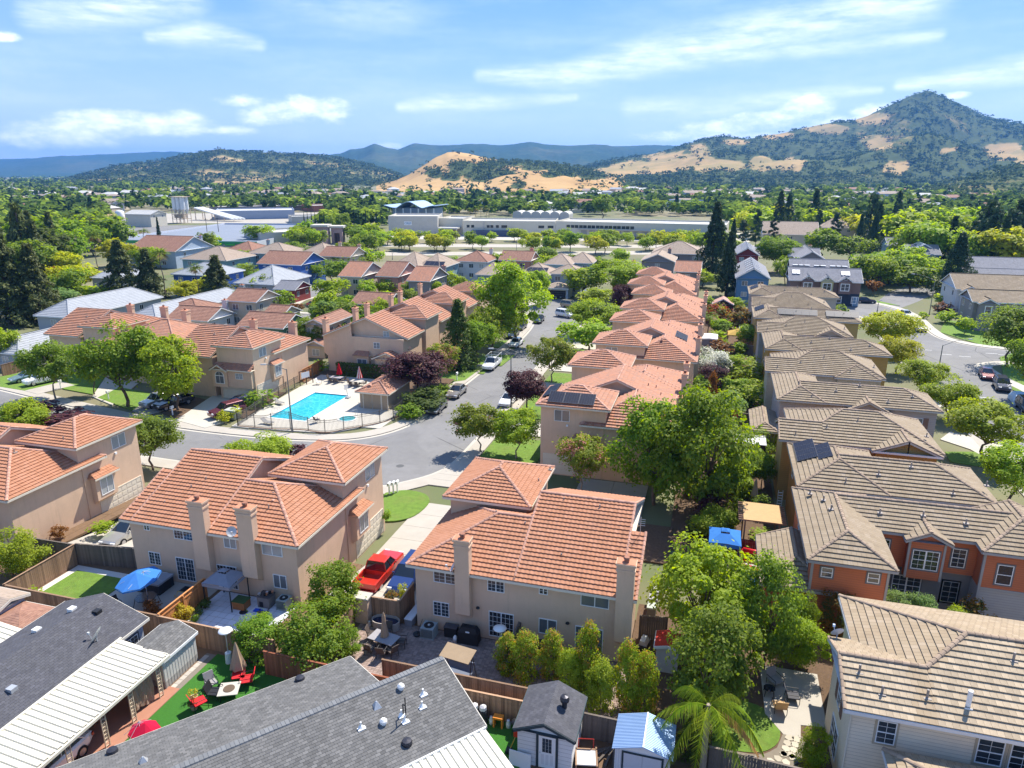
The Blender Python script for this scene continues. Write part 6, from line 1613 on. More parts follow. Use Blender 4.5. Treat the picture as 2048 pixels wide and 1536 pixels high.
for i in range(30): mb.hexa([(i*.14-.5,0,.0),(i*.14-.46,0,.0),(i*.14-.46,.02,0),(i*.14-.5,.02,0)],[(i*.14,0,.6),(i*.14+.04,0,.6),(i*.14+.04,.02,.6),(i*.14,.02,.6)]); mb.hexa([(i*.14,.021,.0),(i*.14+.04,.021,.0),(i*.14+.04,.04,0),(i*.14,.04,0)],[(i*.14-.5,.021,.6),(i*.14-.46,.021,.6),(i*.14-.46,.04,.6),(i*.14-.5,.04,.6)])
mb.obj('lattice',WOODG,lat); mb=MB(); mb.box(-.5,-.02,.61,4.3,.06,.68); mb.obj('rail',WOODG,lat)
# ------------------------------------------------ patios
def paving(name,x0,x1,y0,y1,z,tw,th,mat,gap=.015,stuff=False):
    mb=MB(); mb.box(x0,y0,z-.1,x1,y1,z); o=structure(mb.obj(name,M('joint_mortar',(.2,.17,.14),.95,.1)))
    t_=MB(); t_.box(gap,gap,0,tw-gap,th-gap,.02); me=t_.mesh('paving_tile',mat); rr=random.Random(3); st=MB()
    for i in range(int((x1-x0)/tw)):
        for j in range(int((y1-y0)/th)):
            if stuff: zz=z+rr.uniform(-.004,.004); off=(j%2)*tw/2; st.box(x0+i*tw+gap,y0+j*th+gap,z,x0+(i+1)*tw-gap,y0+(j+1)*th-gap,zz+.015)
            else: link('paving_tile',me,o,mw=Matrix.Translation((x0+i*tw,y0+j*th,z+rr.uniform(-.004,.004))))
    if stuff: st.obj('paving_bricks',mat,o,kind='stuff')
    return o
WT=M('white_floor_tile',(.62,.62,.66),.5,.06,rand=.06); PV=M('red_grey_pavers',(.27,.2,.17),.9,.2,3.,isl=.25)
paving('tiled_patio',-33.7,-27.1,32.9,38.75,.02,.6,.58,WT,.012)
paving('paved_patio',-21.8,-3.1,32.95,38.75,.02,.24,.16,PV,.008,True)
sheet('concrete_patio',[(-41.4,33),(-34.0,33),(-34.0,38.75),(-41.4,38.75)],.03,CONC,.1)
sheet('gravel_border',[(-46.95,33.6),(-41.5,33.6),(-41.5,38.6),(-46.95,38.6)],.03,M('white_gravel',(.6,.57,.52),.95,.15,30,.5,80),.1)
sheet('lawn',[(-46.3,33.4),(-41.35,33.4),(-41.35,37.9),(-46.3,37.9)],.09,LAWN,.1)
sheet('artificial_turf',[(-29.2,23.5),(-29.15,32.4),(-15.5,31.4),(-17,27)],.03,TURF,.05)
sheet('artificial_turf',[(-12.2,31.85),(-7.9,31.85),(-7.9,27.5),(-12.2,27.5)],.03,TURF,.05)
sheet('carport_floor',[(-33.1,18),(-29.22,18),(-29.22,29),(-33.1,29)],.028,M('red_concrete',(.36,.17,.11),.9,.15,2.),.05)
paving('stone_walk',-29.9,-29.2,28.5,32.3,.03,.35,.4,M('grey_paver',(.42,.38,.33),.9,.1,rand=.12),.01)
def umbrella(label,x,y,z,h,r,mat,mat2=None,closed=False,tilt=0,base=True,n=8,name='patio_umbrella'):
    u=thing(name,label,'umbrella',(x,y,z)); p=MB(); p.cyl((0,0,.05),(0,0,h),.025,n=6); p.obj('pole',GREYMETAL,u)
    if base: b=MB(); b.cyl((0,0,0),(0,0,.09),.28,.24,12); b.obj('base',BLACK,u)
    c=MB()
    if closed:
        m=14; rings=[(h+.05,.02),(h-.25,.1),(h-.9,r*.55),(h-1.5,r*.9),(h-1.75,r)]
        for (za,ra),(zb,rb) in zip(rings,rings[1:]):
            for k in range(m):
                f=lambda rr,k_:(rr*(1+.25*(k_%2))*math.cos(2*math.pi*k_/m),rr*(1+.25*(k_%2))*math.sin(2*math.pi*k_/m))
                c.face([(*f(ra,k),za),(*f(rb,k),zb),(*f(rb,(k+1)%m),zb),(*f(ra,(k+1)%m),za)],k%2 if mat2 else 0)
    else:
        for k in range(n):
            a0,a1=2*math.pi*k/n,2*math.pi*(k+1)/n; T=Vector((0,0,h)); P1=Vector((r*math.cos(a0),r*math.sin(a0),h-.55)); P2=Vector((r*math.cos(a1),r*math.sin(a1),h-.55)); m=(P1+P2)/2*.965; m.z=h-.53
            c.face([T,P1,m]); c.face([T,m,P2]); c.face([P1,P1-Vector((0,0,.12)),P2-Vector((0,0,.12)),P2])
        s=MB()
        for k in range(n):
            a0=2*math.pi*k/n; s.cyl((0,0,h-.06),(r*.98*math.cos(a0),r*.98*math.sin(a0),h-.58),.012,n=4)
        s.obj('ribs',GREYMETAL,u)
    cc=c.obj('canopy',[mat]+([mat2] if mat2 else []),u)
    if tilt: cc.rotation_euler=(R(tilt[0]),R(tilt[1]),0)
    return u
def fabric(name,c,tr_=.25):
    if name in MATS: return MATS[name]
    m,t,o=newmat(name); tc=t.add('ShaderNodeTexCoord').outputs['Object']; n=t.noise(tc,3,4); cc=t.mix(n,C4([x*.88 for x in c]),C4([min(1,x*1.1) for x in c]))
    d=t.add('ShaderNodeBsdfDiffuse',i_Color=cc); r=t.add('ShaderNodeBsdfTranslucent',i_Color=cc); x=t.add('ShaderNodeMixShader',i_0=tr_); t.l.new(d.outputs[0],x.inputs[1]); t.l.new(r.outputs[0],x.inputs[2]); t.l.new(x.outputs[0],o.inputs[0]); MATS[name]=m; return m
BLUEF=fabric('blue_canvas',(.07,.24,.62)); BEIGEF=fabric('beige_canvas',(.5,.36,.24)); REDF=fabric('red_canvas',(.55,.02,.03)); GREYF=fabric('grey_canvas',(.3,.31,.36)); WHITEF=fabric('white_canvas',(.7,.68,.68)); TANF=fabric('tan_canvas',(.62,.42,.22)); YELF=fabric('yellow_canvas',(.62,.42,.13)); BROWNF=fabric('brown_mesh',(.07,.045,.035),.1)
def tablep(label,x,y,z,w,d,h,mat,rot=0,legm=None,round_=False,name='patio_table'):
    t_=thing(name,label,'table',(x,y,z),rot); m=MB()
    if round_: m.cyl((0,0,h-.04),(0,0,h),w/2,w/2,round_)
    else: m.box(-w/2,-d/2,h-.05,w/2,d/2,h)
    m.obj('table_top',mat,t_)
    for sx in(-1,1):
        for sy in(-1,1):
            l=MB(); l.cyl((sx*w*.32,sy*d*.36,h-.05),(sx*w*.4,sy*d*.44,0),.025,n=5); l.obj('leg',legm or BLACK,t_)
    return t_
def chairp(label,x,y,z,rot,mat,frame=None,name='patio_chair',group=None,seat=.44,w=.55,back=.95,cat='chair'):
    c=thing(name,label,cat,(x,y,z),rot,group); m=MB(); m.box(-w/2,-w/2,seat-.06,w/2,w/2,seat); m.obj('seat',mat,c)
    m=MB(); m.hexa([(-w/2,w/2-.05,seat+.02),(w/2,w/2-.05,seat+.02),(w/2,w/2,seat+.02),(-w/2,w/2,seat+.02)],[(-w/2,w/2+.12,back),(w/2,w/2+.12,back),(w/2,w/2+.16,back),(-w/2,w/2+.16,back)]); m.obj('backrest',mat,c)
    for sx in(-1,1):
        m=MB(); m.cyl((sx*w/2,-w/2,seat+.2),(sx*w/2,w/2+.02,seat+.22),.022,n=5); m.cyl((sx*w/2,-w/2,0),(sx*w/2,-w/2,seat+.2),.02,n=5); m.obj('armrest',frame or BLACK,c)
        m=MB(); m.cyl((sx*w/2,w/2,0),(sx*w/2,w/2,seat),.02,n=5); m.obj('leg',frame or BLACK,c)
    return c
def acunit(label,x,y,z,s=.85):
    a=thing('air_conditioner',label,'air conditioner',(x,y,z)); m=MB(); m.box(-s/2,-s/2,0,s/2,s/2,.08); m.box(-s/2+.02,-s/2+.02,.08,s/2-.02,s/2-.02,.8)
    m.obj('casing',M('ac_green_grey',(.27,.31,.31),.6,.08),a)
    for k in range(9):
        f=MB(); f.box(-s/2+.06,-s/2-.005,.14+k*.07,s/2-.06,-s/2+.018,.17+k*.07); f.obj('slat',M('ac_dark',(.1,.12,.12),.6,.1),a)
    f=MB(); f.cyl((0,0,.8),(0,0,.83),s*.36,s*.36,14); f.obj('fan_grille',BLACK,a); f=MB(); f.cyl((0,0,.832),(0,0,.86),.1,.08,8); f.obj('fan_hub',GREYMETAL,a); return a
def heater(label,x,y,z,h=2.2):
    a=thing('patio_heater',label,'patio heater',(x,y,z)); m=MB(); m.cyl((0,0,0),(0,0,.75),.23,.2,12); m.obj('gas_housing',WHITEMETAL,a); m=MB(); m.cyl((0,0,.75),(0,0,h-.25),.03,n=6); m.cyl((0,0,h-.35),(0,0,h-.05),.1,.1,8); m.obj('post',GREYMETAL,a)
    m=MB(); m.lathe([(.0,h+.08),(.14,h+.06),(.42,h-.02),(.43,h-.06),(.0,h-.02)],n=20); m.obj('reflector',WHITEMETAL,a,True); return a
def simplebox(name,label,cat,x,y,z,w,d,h,mat,lid=None,rot=0,lidh=.05):
    a=thing(name,label,cat,(x,y,z),rot); m=MB(); m.hexa([(-w/2*.96,-d/2*.96,0),(w/2*.96,-d/2*.96,0),(w/2*.96,d/2*.96,0),(-w/2*.96,d/2*.96,0)],[(-w/2,-d/2,h),(w/2,-d/2,h),(w/2,d/2,h),(-w/2,d/2,h)]); m.obj('body',mat,a)
    if lid: m=MB(); m.hexa([(-w/2-.03,-d/2-.03,h+.002),(w/2+.03,-d/2-.03,h+.002),(w/2+.03,d/2+.03,h+.002),(-w/2-.03,d/2+.03,h+.002)],[(-w/2,-d/2,h+lidh),(w/2,-d/2,h+lidh),(w/2,d/2,h+lidh+.03),(-w/2,d/2,h+lidh+.03)]); m.obj('lid',lid,a)
    return a
def canopytent(label,x0,x1,y0,y1,z,he,hp,mat,valance=.25,post=None,rot=0,name='gazebo',two=False,cat='gazebo'):
    cx,cy=(x0+x1)/2,(y0+y1)/2; g=thing(name,label,cat,(cx,cy,z),rot); w,d=(x1-x0)/2,(y1-y0)/2; c=MB(); A=(0,0,hp)
    q=[(-w,-d,he),(w,-d,he),(w,d,he),(-w,d,he)]
    for k in range(4):
        p,r_=q[k],q[(k+1)%4]; t_=.28; pi=(p[0]*t_,p[1]*t_,hp-.12); ri=(r_[0]*t_,r_[1]*t_,hp-.12)
        m=((p[0]+r_[0])/2*.97,(p[1]+r_[1])/2*.97,he+.05); mi=((pi[0]+ri[0])/2,(pi[1]+ri[1])/2,hp-.12)
        c.face([p,m,mi,pi]); c.face([m,r_,ri,mi]); c.face([p,(p[0],p[1],p[2]-valance),(r_[0],r_[1],r_[2]-valance),r_])
        c.face([(pi[0]*.9,pi[1]*.9,hp-.02),(ri[0]*.9,ri[1]*.9,hp-.02),(0,0,hp+.15)])
    c.obj('canopy',mat,g)
    for sx in(-1,1):
        for sy in(-1,1): m=MB(); m.box(sx*w*.95-.03,sy*d*.95-.03,0,sx*w*.95+.03,sy*d*.95+.03,he); m.obj('post',post or BLACK,g)
    return g
# patio with the blue parasol
umbrella('big open blue parasol over the dark octagonal table',-37.6,35.75,.03,2.75,1.55,BLUEF,tilt=(6,-8))
tablep('dark octagonal glass table under the blue parasol',-37.6,35.6,.03,1.5,1.5,.72,M('dark_glass',(.02,.02,.03),.15,.1,spec=.8),0,None,8)
chairp('black metal chair beside the dark octagonal table',-39.3,34.6,.03,70,BLACK)
ht=thing('covered_hot_tub','grey and black covered spa tub under the kitchen window','hot tub',(-38.6,37.6,.03)); m=MB(); m.box(-1.,-.75,0,1.,.75,.8); m.obj('body',M('spa_black',(.025,.025,.03),.6,.1),ht); m=MB(); m.box(-1.05,-.8,.802,0,.8,.95); m.box(.005,-.8,.802,1.05,.8,.95); m.obj('lid',M('spa_cover',(.28,.29,.32),.6,.06),ht)
yc=thing('folding_cart','yellow folding frame cart on the concrete patio','cart',(-35.2,36.2,.03)); m=MB()
for sx in(-.35,.35): m.cyl((sx,-.3,0),(sx,.25,1.0),.02,n=5); m.cyl((sx,.3,0),(sx,-.1,.9),.02,n=5)
m.cyl((-.35,.25,1.),(.35,.25,1.),.02,n=5); m.obj('frame',M('yellow_tube',(.5,.33,.05),.5,.1),yc); m=MB(); m.box(-.35,-.2,.42,.35,.2,.48); m.obj('tray',M('yellow_tray',(.45,.3,.06),.6,.1),yc)
simplebox('door_mat','black mat before the glass door','mat',-36.1,38.1,.031,1.2,.7,.02,BLACK)
# white tiled patio
canopytent('grey double-roofed gazebo by the sliding door',-33.4,-31.1,36.5,38.6,.04,2.0,2.65,GREYF)
simplebox('planter_box','wooden raised planter under the grey gazebo','planter',-30.9,37.3,.04,1.0,.8,.6,WOODO,M('green_foliage_bed',(.05,.09,.03),.95,.4,8.))
dh=simplebox('dog_house','grey plastic dog house with a clutter of pots on its roof','dog house',-29.3,38.0,.04,1.0,.8,.85,M('grey_plastic',(.2,.18,.17),.7,.1),M('dark_lid',(.07,.06,.06),.6,.1))
m=MB(); m.box(-.32,-.41,.08,-.02,-.395,.5); m.obj('opening',BLACK,dh)
rr=random.Random(2)
for k in range(6): 
    p=thing('flower_pot',('terracotta','grey','black')[k%3]+(' pot, one of two of that colour on the dog house roof'),'pot',(-29.3+rr.uniform(-.4,.4),38+rr.uniform(-.3,.3),.97),0,'pots on the dog house'); m=MB(); m.lathe([(0,0),(.08,0),(.11,.16),(0,.16)],n=8); m.obj('pot',[TERRA,GREYMETAL,BLACK][k%3],p)
simplebox('tray','bright blue tray on the white tiles','tray',-29.5,37.2,.041,.6,.35,.08,M('blue_plastic',(.02,.08,.5),.5,.1))
mt=thing('floor_mat','round black mat on the white tiles','mat',(-30.4,36.8,.042)); m=MB(); m.cyl((0,0,0),(0,0,.02),.3,.3,16); m.obj('mat',BLACK,mt)
acunit('grey air conditioner by the wall of the white tiled patio',-27.9,38.1,.04)
chairp('dark lounge chair frame on the white tiles',-28.5,36.5,.04,200,M('dark_mesh',(.05,.05,.06),.7,.1),w=.6)
for k,(x,y,s,lf) in enumerate(((-33.2,35.6,.7,'sage'),(-33.3,36.4,.9,'dark'),(-32.9,34.9,.6,'green'),(-31.7,33.2,.5,'white'),(-30.6,33.1,.45,'white'))):
    plant('bush',lf,x,y,.03,s,s,['pale leafy pot plant by the orange fence','dark leafy pot plant by the gazebo','green pot plant on the white tiles','white-flowering plant at the back fence','second white-flowering plant at the back fence'][k],'plant',lod='lo')
# stone column and paved patio with closed parasol
col=thing('stone_column','tan stucco column with a flat cap beside the fence panel','column',(-21.7,38.3,0)); m=MB(); m.box(-.5,-.35,0,.5,.35,1.95); m.obj('shaft',STUCCO,col); m=MB(); m.box(-.58,-.43,1.952,.58,.43,2.05); m.obj('cap',CONC2,col)
tb=thing('stock_tank','oval galvanised tub on the patio by the fence','tub',(-19.9,38.0,.03)); m=MB(); n=20
ell=lambda a,b,z:[(a*math.cos(2*math.pi*k/n)+(.35 if math.cos(2*math.pi*k/n)>0 else -.35),b*math.sin(2*math.pi*k/n),z) for k in range(n)]
A,B,Cc,D=ell(.62,.5,0),ell(.66,.54,.62),ell(.6,.48,.62),ell(.6,.48,.45)
for P,Q in ((A,B),(B,Cc),(Cc,D)):
    for k in range(n): m.face([P[k],P[(k+1)%n],Q[(k+1)%n],Q[k]])
m.obj('tub',M('tan_galvanised',(.38,.33,.29),.6,.1),tb); m=MB(); m.face(D); m.obj('water',M('dark_water',(.01,.02,.06),.05,.1,spec=.8),tb)
jg=thing('urn','pale urn at the end of the galvanised tub','urn',(-21.0,37.7,.03)); m=MB(); m.lathe([(0,0),(.12,0),(.19,.25),(.1,.42),(.13,.48),(0,.48)],n=10); m.obj('urn',M('pale_ceramic',(.4,.36,.32),.6,.1),jg,True)
simplebox('storage_bench','grey storage bench with white lids by the fence','storage box',-18.4,39.3,.0,.55,1.7,.6,M('grey_resin',(.25,.24,.25),.7,.08),M('white_resin',(.62,.6,.6),.6,.05),rot=-4)
umbrella('closed beige parasol rising from the stone table',-19.1,36.2,.03,2.5,.24,BEIGEF,closed=True)
tablep('rectangular stone-topped table under the closed beige parasol',-19.1,36.1,.03,1.9,1.1,.72,M('slate_top',(.3,.28,.29),.6,.2,2.),-10)
for k,(x,y,r_) in enumerate(((-20.2,36.6,100),(-18.0,36.4,-80),(-19.7,35.2,175),(-18.8,35.1,185),(-18.2,35.4,-120),(-19.4,37.1,0))):
    chairp('wrought iron chair at the '+('left end','right end','near side, left','near side, middle','near right corner','far side')[k]+' of the stone-topped table',x,y,.03,r_,M('wrought_iron',(.09,.07,.06),.6,.2),group='chairs round the stone-topped table')
acunit('air conditioner beside the barbecue on the paved patio',-16.7,38.0,.03,.95)
simplebox('storage_shelf','low black side table by the wall','table',-15.25,38.35,.03,.9,.45,.75,BLACK,M('dark_lid',(.07,.06,.06),.6,.1))
bb=thing('covered_barbecue','barbecue under a black fitted cover','barbecue',(-13.9,38.1,.03)); m=MB(); m.hexa([(-.72,-.38,.02),(.72,-.38,.02),(.72,.38,.02),(-.72,.38,.02)],[(-.68,-.32,.85),(.68,-.32,.85),(.68,.32,.85),(-.68,.32,.85)]); m.hexa([(-.68,-.32,.852),(.68,-.32,.852),(.68,.32,.852),(-.68,.32,.852)],[(-.5,-.2,1.2),(.5,-.2,1.2),(.5,.2,1.2),(-.5,.2,1.2)]); m.obj('cover',BLACK,bb); m=MB(); m.box(-.12,-.345,.9,.14,-.3,.98); m.obj('badge',WHITE,bb)
gb=thing('gas_bottle','white gas bottle beside the covered barbecue','gas bottle',(-14.8,37.9,.03)); m=MB(); m.lathe([(0,0),(.14,.02),(.15,.3),(.08,.4),(.05,.45),(0,.45)],n=10); m.obj('bottle',WHITEMETAL,gb,True)
heater('patio heater with a white round reflector before the sliding door',-11.5,37.3,.03,2.1)
kt=thing('watering_can','yellow and black pot with a tool by the air conditioner','pot',(-17.5,37.8,.03)); m=MB(); m.lathe([(0,0),(.25,0),(.3,.12),(0,.14)],n=10); m.cyl((0,0,.1),(.3,.3,1.1),.015,n=4); m.obj('pot',BLACK,kt)
sw=thing('garden_swing','garden swing seat with a pale brown canopy','garden swing',(-13.3,34.5,.03),-8); m=MB()
for sx in(-1,1): m.cyl((sx*.95,-.55,0),(sx*.95,-.05,1.85),.03,n=6); m.cyl((sx*.95,.55,0),(sx*.95,.05,1.85),.03,n=6); m.cyl((sx*.95,-.55,.05),(sx*.95,.55,.05),.03,n=6)
m.obj('frame',BLACK,sw); m=MB(); m.hexa([(-1.0,-.62,1.78),(1.,-.62,1.78),(1.,.5,2.0),(-1.,.5,2.0)],[(-1.0,-.62,1.82),(1.,-.62,1.82),(1.,.5,2.04),(-1.,.5,2.04)]); m.obj('canopy',fabric('pale_brown_canvas',(.42,.31,.2)),sw)
m=MB(); m.box(-.85,-.3,.5,.85,.25,.6); m.obj('seat',M('blue_grey_cushion',(.13,.15,.2),.8,.1),sw); m=MB(); m.hexa([(-.85,.2,.6),(.85,.2,.6),(.85,.3,.6),(-.85,.3,.6)],[(-.85,.42,1.1),(.85,.42,1.1),(.85,.5,1.1),(-.85,.5,1.1)]); m.obj('backrest',M('blue_grey_cushion',(.13,.15,.2),.8,.1),sw)
for k in range(2):
    l=MB(); l.lathe([(0,0),(.14,.0),(.1,.08),(0,.1)],(0,0,0),8); o=l.obj('wall_lamp',BLACK,hR.root); o.matrix_local=Matrix.Translation(((4.45,-.12,2.3-Z0),(10.5,-.12,2.3-Z0))[k])
for k,(x,y,w,h_) in enumerate(((-9.2,38.2,.9,.8),(-8.4,38.2,.7,.95),(-7.5,38.0,.8,.7))): simplebox('storage_box',['dark patio box by the wall behind the column shrubs','dark upright bin behind the column shrubs','dark patio chest behind the column shrubs'][k],'storage box',x,y,.03,w,.6,h_,M('dark_resin',(.05,.05,.06),.7,.1),BLACK)
rk=thing('garden_rake','leaf rake leaning by the wall','rake',(-3.9,37.2,.03)); m=MB(); m.cyl((0,.4,1.5),(0,0,.3),.015,n=4); m.hexa([(-.3,-.1,0),(.3,-.1,0),(.3,-.09,0),(-.3,-.09,0)],[(-.04,0,.3),(.04,0,.3),(.04,.01,.3),(-.04,.01,.3)]); m.obj('rake',M('green_rake',(.1,.14,.1),.6,.1),rk)
# side yard of the right duplex
for k,y in enumerate((46.2,45.2,44.1)): simplebox('wheelie_bin',['grey wheeled bin furthest along the side wall','grey wheeled bin in the middle of the side wall','pale green-lidded wheeled bin nearest the side gate'][k],'bin',-2.5,y,-.004,.62,.7,.95,M('bin_grey',(.2,.2,.2),.6,.1),[M('bin_lid',(.3,.29,.29),.5,.05),M('bin_lid',(.3,.29,.29),.5,.05),M('bin_lid_green',(.36,.4,.35),.5,.05)][k],lidh=.1)
gr=thing('gas_grill','steel gas grill at the end wall of the duplex','grill',(-2.6,40.1,0),80); m=MB(); m.box(-.6,-.28,.3,.6,.28,.85); m.obj('cabinet',BLACK,gr); m=MB(); m.hexa([(-.4,-.26,.852),(.4,-.26,.852),(.4,.26,.852),(-.4,.26,.852)],[(-.38,-.1,1.15),(.38,-.1,1.15),(.38,.2,1.15),(-.38,.2,1.15)]); m.obj('hood',GREYMETAL,gr)
def shed(label,x0,x1,y0,y1,z,he,hp,wall,roof,axis='y',name='shed',cat='shed',rot=0,over=.12,trim=None,**k):
    h=House(name,label,cat,(0,0),0,None,wall=wall,roof=roof,trim=trim or WHITE,cap=roof,detail=0,course=.18,tw=.28,lap=.012,zb=z)
    h.w(x0,x1,y0,y1,z,he-.02); b=roofblock(x0-over,x1+over,y0-over,y1+over,he-z,(hp-he)/((x1-x0)/2+over) if axis=='y' else (hp-he)/((y1-y0)/2+over),axis,'gg')
    h.r(x0-over,x1+over,y0-over,y1+over,he,(hp-he)/(((x1-x0) if axis=='y' else (y1-y0))/2+over),axis,'gg',caps=False,inset=over)
    return h
h=shed('small red-roofed shed by the side gate',-1.75,-.4,38.6,40.0,0,1.9,2.1,M('white_sheet',(.55,.52,.53),.6,.08),M('red_roof',(.45,.03,.02),.6,.15)); h.done()
# white shed with glazed door
h=shed('white garden shed with a glazed white door and dark shingle roof',-8.1,-5.2,29.3,32.3,0,2.3,3.0,siding('white_boards',(.72,.71,.7),.25),DARKSH,trim=M('dark_green_trim',(.03,.05,.06),.6,.1),over=.18)
d=MB(); d.box(0,-.04,0,.9,.0,2.0); d=d.obj('door',WHITE,h.root); d.matrix_local=wmat('-y',-6.95,29.29,.1)
f=MB(); f.box(-.13,-.06,-.05,-.01,.0,2.13); f.box(.91,-.06,-.05,1.03,.0,2.13); f.box(-.01,-.06,2.01,.91,.0,2.13); f.obj('door_frame',M('dark_green_trim',(.03,.05,.06),.6,.1),d)
p=MB()
for i in range(3):
    for j in range(4): p.box(.2+i*.17,-.055,1.0+j*.22,.35+i*.17,-.041,1.2+j*.22)
p.obj('pane',GLASS,d); p=MB()
for i in range(3): p.box(.14+i*.24,-.05,.2,.3+i*.24,-.041,.85)
p.obj('door_panel',M('white_panel',(.66,.66,.66),.5,.04),d); p=MB(); p.lathe([(0,-.04),(.04,0),(0,.04)],(.08,-.07,.95),6); p.obj('handle',GREYMETAL,d)
v=MB(); v.cyl((-5.95,30.9,2.7),(-5.95,30.9,3.05),.14,.14,10); v.lathe([(.14,3.05),(.24,3.1),(.26,3.25),(.2,3.4),(.0,3.46)],(-5.95,30.9,0),12); v.obj('turbine_vent',M('dark_vent',(.05,.05,.06),.4,.1,metal=.5),h.root)
h.done()
bd=thing('white_board','white table leaf leaning on the white shed','board',(-8.5,29.0,0)); m=MB(); m.hexa([(0,0,0),(1.2,-.1,0),(1.2,-.06,0),(0,.04,0)],[(0,.12,.9),(1.2,.02,.9),(1.2,.06,.9),(0,.16,.9)]); m.obj('board',WHITE,bd)
# metal shed
mr=M('blue_metal_roof',(.3,.42,.6),.35,.08,metal=.3); h=House('metal_shed','white metal shed with a ribbed blue-grey roof','shed',(0,0),0,None,wall=M('white_sheet_metal',(.6,.61,.64),.45,.06),roof=mr,trim=WHITE,zb=0)
h.w(-3.05,-.3,29.7,31.9,0,1.93)
for (xa,za,xb,zb_) in ((-3.2,1.95,-1.66,2.4),(-1.64,2.4,-.15,1.95)):
    for k in range(24):
        y0=29.55+k*.105; q=MB() 
        h.Rf.hexa([(xa,y0,za),(xb,y0,zb_),(xb,y0+.1,zb_),(xa,y0+.1,za)],[(xa,y0+.02,za+.035),(xb,y0+.02,zb_+.035),(xb,y0+.075,zb_+.035),(xa,y0+.075,za+.035)])
h.T.face([(-3.05,29.699,1.93),(-.3,29.699,1.93),(-1.65,29.699,2.36)]); h.T.box(-1.68,29.55,2.37,-1.62,32.05,2.46)
for k in range(2):
    d=MB(); d.box(-2.6+k*.95,29.66,.05,-1.67+k*.95,29.698,1.75); d.obj('door',M('white_door_sheet',(.55,.56,.6),.4,.06),h.root)
for k in range(22): h.T.box(-3.05+k*.125,29.68,.02,-3.02+k*.125,29.6985,1.9) if not (-2.7<-3.05+k*.125<-.65) else None
fr=MB(); fr.box(-2.7,29.65,.02,-2.61,29.699,1.85); fr.box(-.7,29.65,.02,-.61,29.699,1.85); fr.box(-2.61,29.65,1.76,-.7,29.699,1.85); fr.obj('door_frame',M('dark_green_trim',(.03,.05,.06),.6,.1),h.root)
h.done()
ct=thing('garden_cart','wooden cart with a white tray and red frame between the sheds','cart',(-4.55,30.0,0),12); m=MB(); m.box(-.5,-.5,.55,.5,.5,.62); m.obj('tray',M('white_tray',(.6,.57,.52),.7,.2,3.),ct); m=MB()
for sx in(-1,1): m.box(sx*.5,-.6,.4,sx*.58,.7,.66)
m.box(-.58,.5,.4,.58,.58,.66); m.obj('side_board',WOOD,ct); m=MB(); 
for sx in(-.4,.4): m.cyl((sx,.7,.2),(sx,.75,1.1),.025,n=5)
m.cyl((-.4,.75,1.1),(.4,.75,1.1),.025,n=5); m.obj('handle',M('red_tube',(.4,.03,.02),.5,.1),ct)
for sx in(-.6,.6): m=MB(); m.cyl((sx-.04,0,.25),(sx+.04,0,.25),.25,.25,12); m.obj('wheel',TYRE,ct)
for k in range(5):
    pl=thing('loose_plank','old plank lying between the sheds','plank',(-4.2+.25*k,31.2-.1*k,.05+.05*k),30+17*k,'loose planks between the sheds'); m=MB(); m.box(-.8,-.06,0,.8,.06,.03); m.obj('plank',WOODG,pl)
# things along the lower fence
for k,(x,y) in enumerate(((-11.2,31.4),(-10.7,31.4))):
    b=thing('refuse_sack',['black refuse sack with a white bag on top','black refuse sack full of pale rubbish'][k],'sack',(x,y,.03)); m=MB(); m.lathe([(0,0),(.24,.02),(.28,.4),(.26,.85),(.18,.95),(0,.97)],n=10); m.obj('sack',BLACK,b,True); m=MB(); m.lathe([(.05,.9),(.22,.97),(.2,1.15),(.08,1.25),(0,1.26)],n=7); m.obj('contents',M('white_plastic_bag',(.6,.58,.58),.5,.2,9.),b)
for k,(x,y,h_,mt_) in enumerate(((-10.25,31.5,.5,WHITEMETAL),(-9.25,31.5,.5,WHITEMETAL))): 
    b=thing('gas_bottle',['white gas bottle beside the black sacks','white gas bottle beside the kettle grill'][k],'gas bottle',(x,y,.03)); m=MB(); m.lathe([(0,0),(.14,.02),(.15,.32),(.07,.42),(.09,.44),(.09,.5),(0,.5)],n=10); m.obj('bottle',mt_,b,True)
ot=thing('plastic_stool','orange plastic step stool by the lower fence','stool',(-9.8,31.4,.03)); m=MB(); m.box(-.28,-.18,.6,.28,.18,.72); m.obj('seat',M('orange_plastic',(.75,.25,.03),.5,.08),ot)
for sx in(-.24,.24): m=MB(); m.box(sx-.04,-.16,0,sx+.04,.16,.599); m.obj('leg',M('orange_plastic',(.75,.25,.03),.5,.08),ot)
kg=thing('kettle_grill','small black kettle grill by the white shed','grill',(-8.75,31.2,.03)); m=MB(); m.lathe([(0,.5),(.2,.55),(.27,.7),(.2,.85),(0,.92)],n=12); m.obj('bowl',BLACK,kg,True)
for k in range(3): a=k*2.09; m=MB(); m.cyl((.15*math.cos(a),.15*math.sin(a),.56),(.3*math.cos(a),.3*math.sin(a),0),.015,n=4); m.obj('leg',BLACK,kg)
tm=thing('lawn_mower','red and yellow string trimmer leaning by the white shed','trimmer',(-8.5,30.1,.03)); m=MB(); m.cyl((.1,.3,.9),(-.2,-.3,.1),.03,n=5); m.obj('shaft',M('yellow_tube',(.5,.33,.05),.5,.1),tm); m=MB(); m.box(-.08,.1,.7,.22,.4,1.05); m.obj('motor',M('red_plastic',(.6,.04,.02),.5,.1),tm); m=MB(); m.box(-.35,-.5,.0,-.05,-.15,.22); m.obj('guard',BLACK,tm)
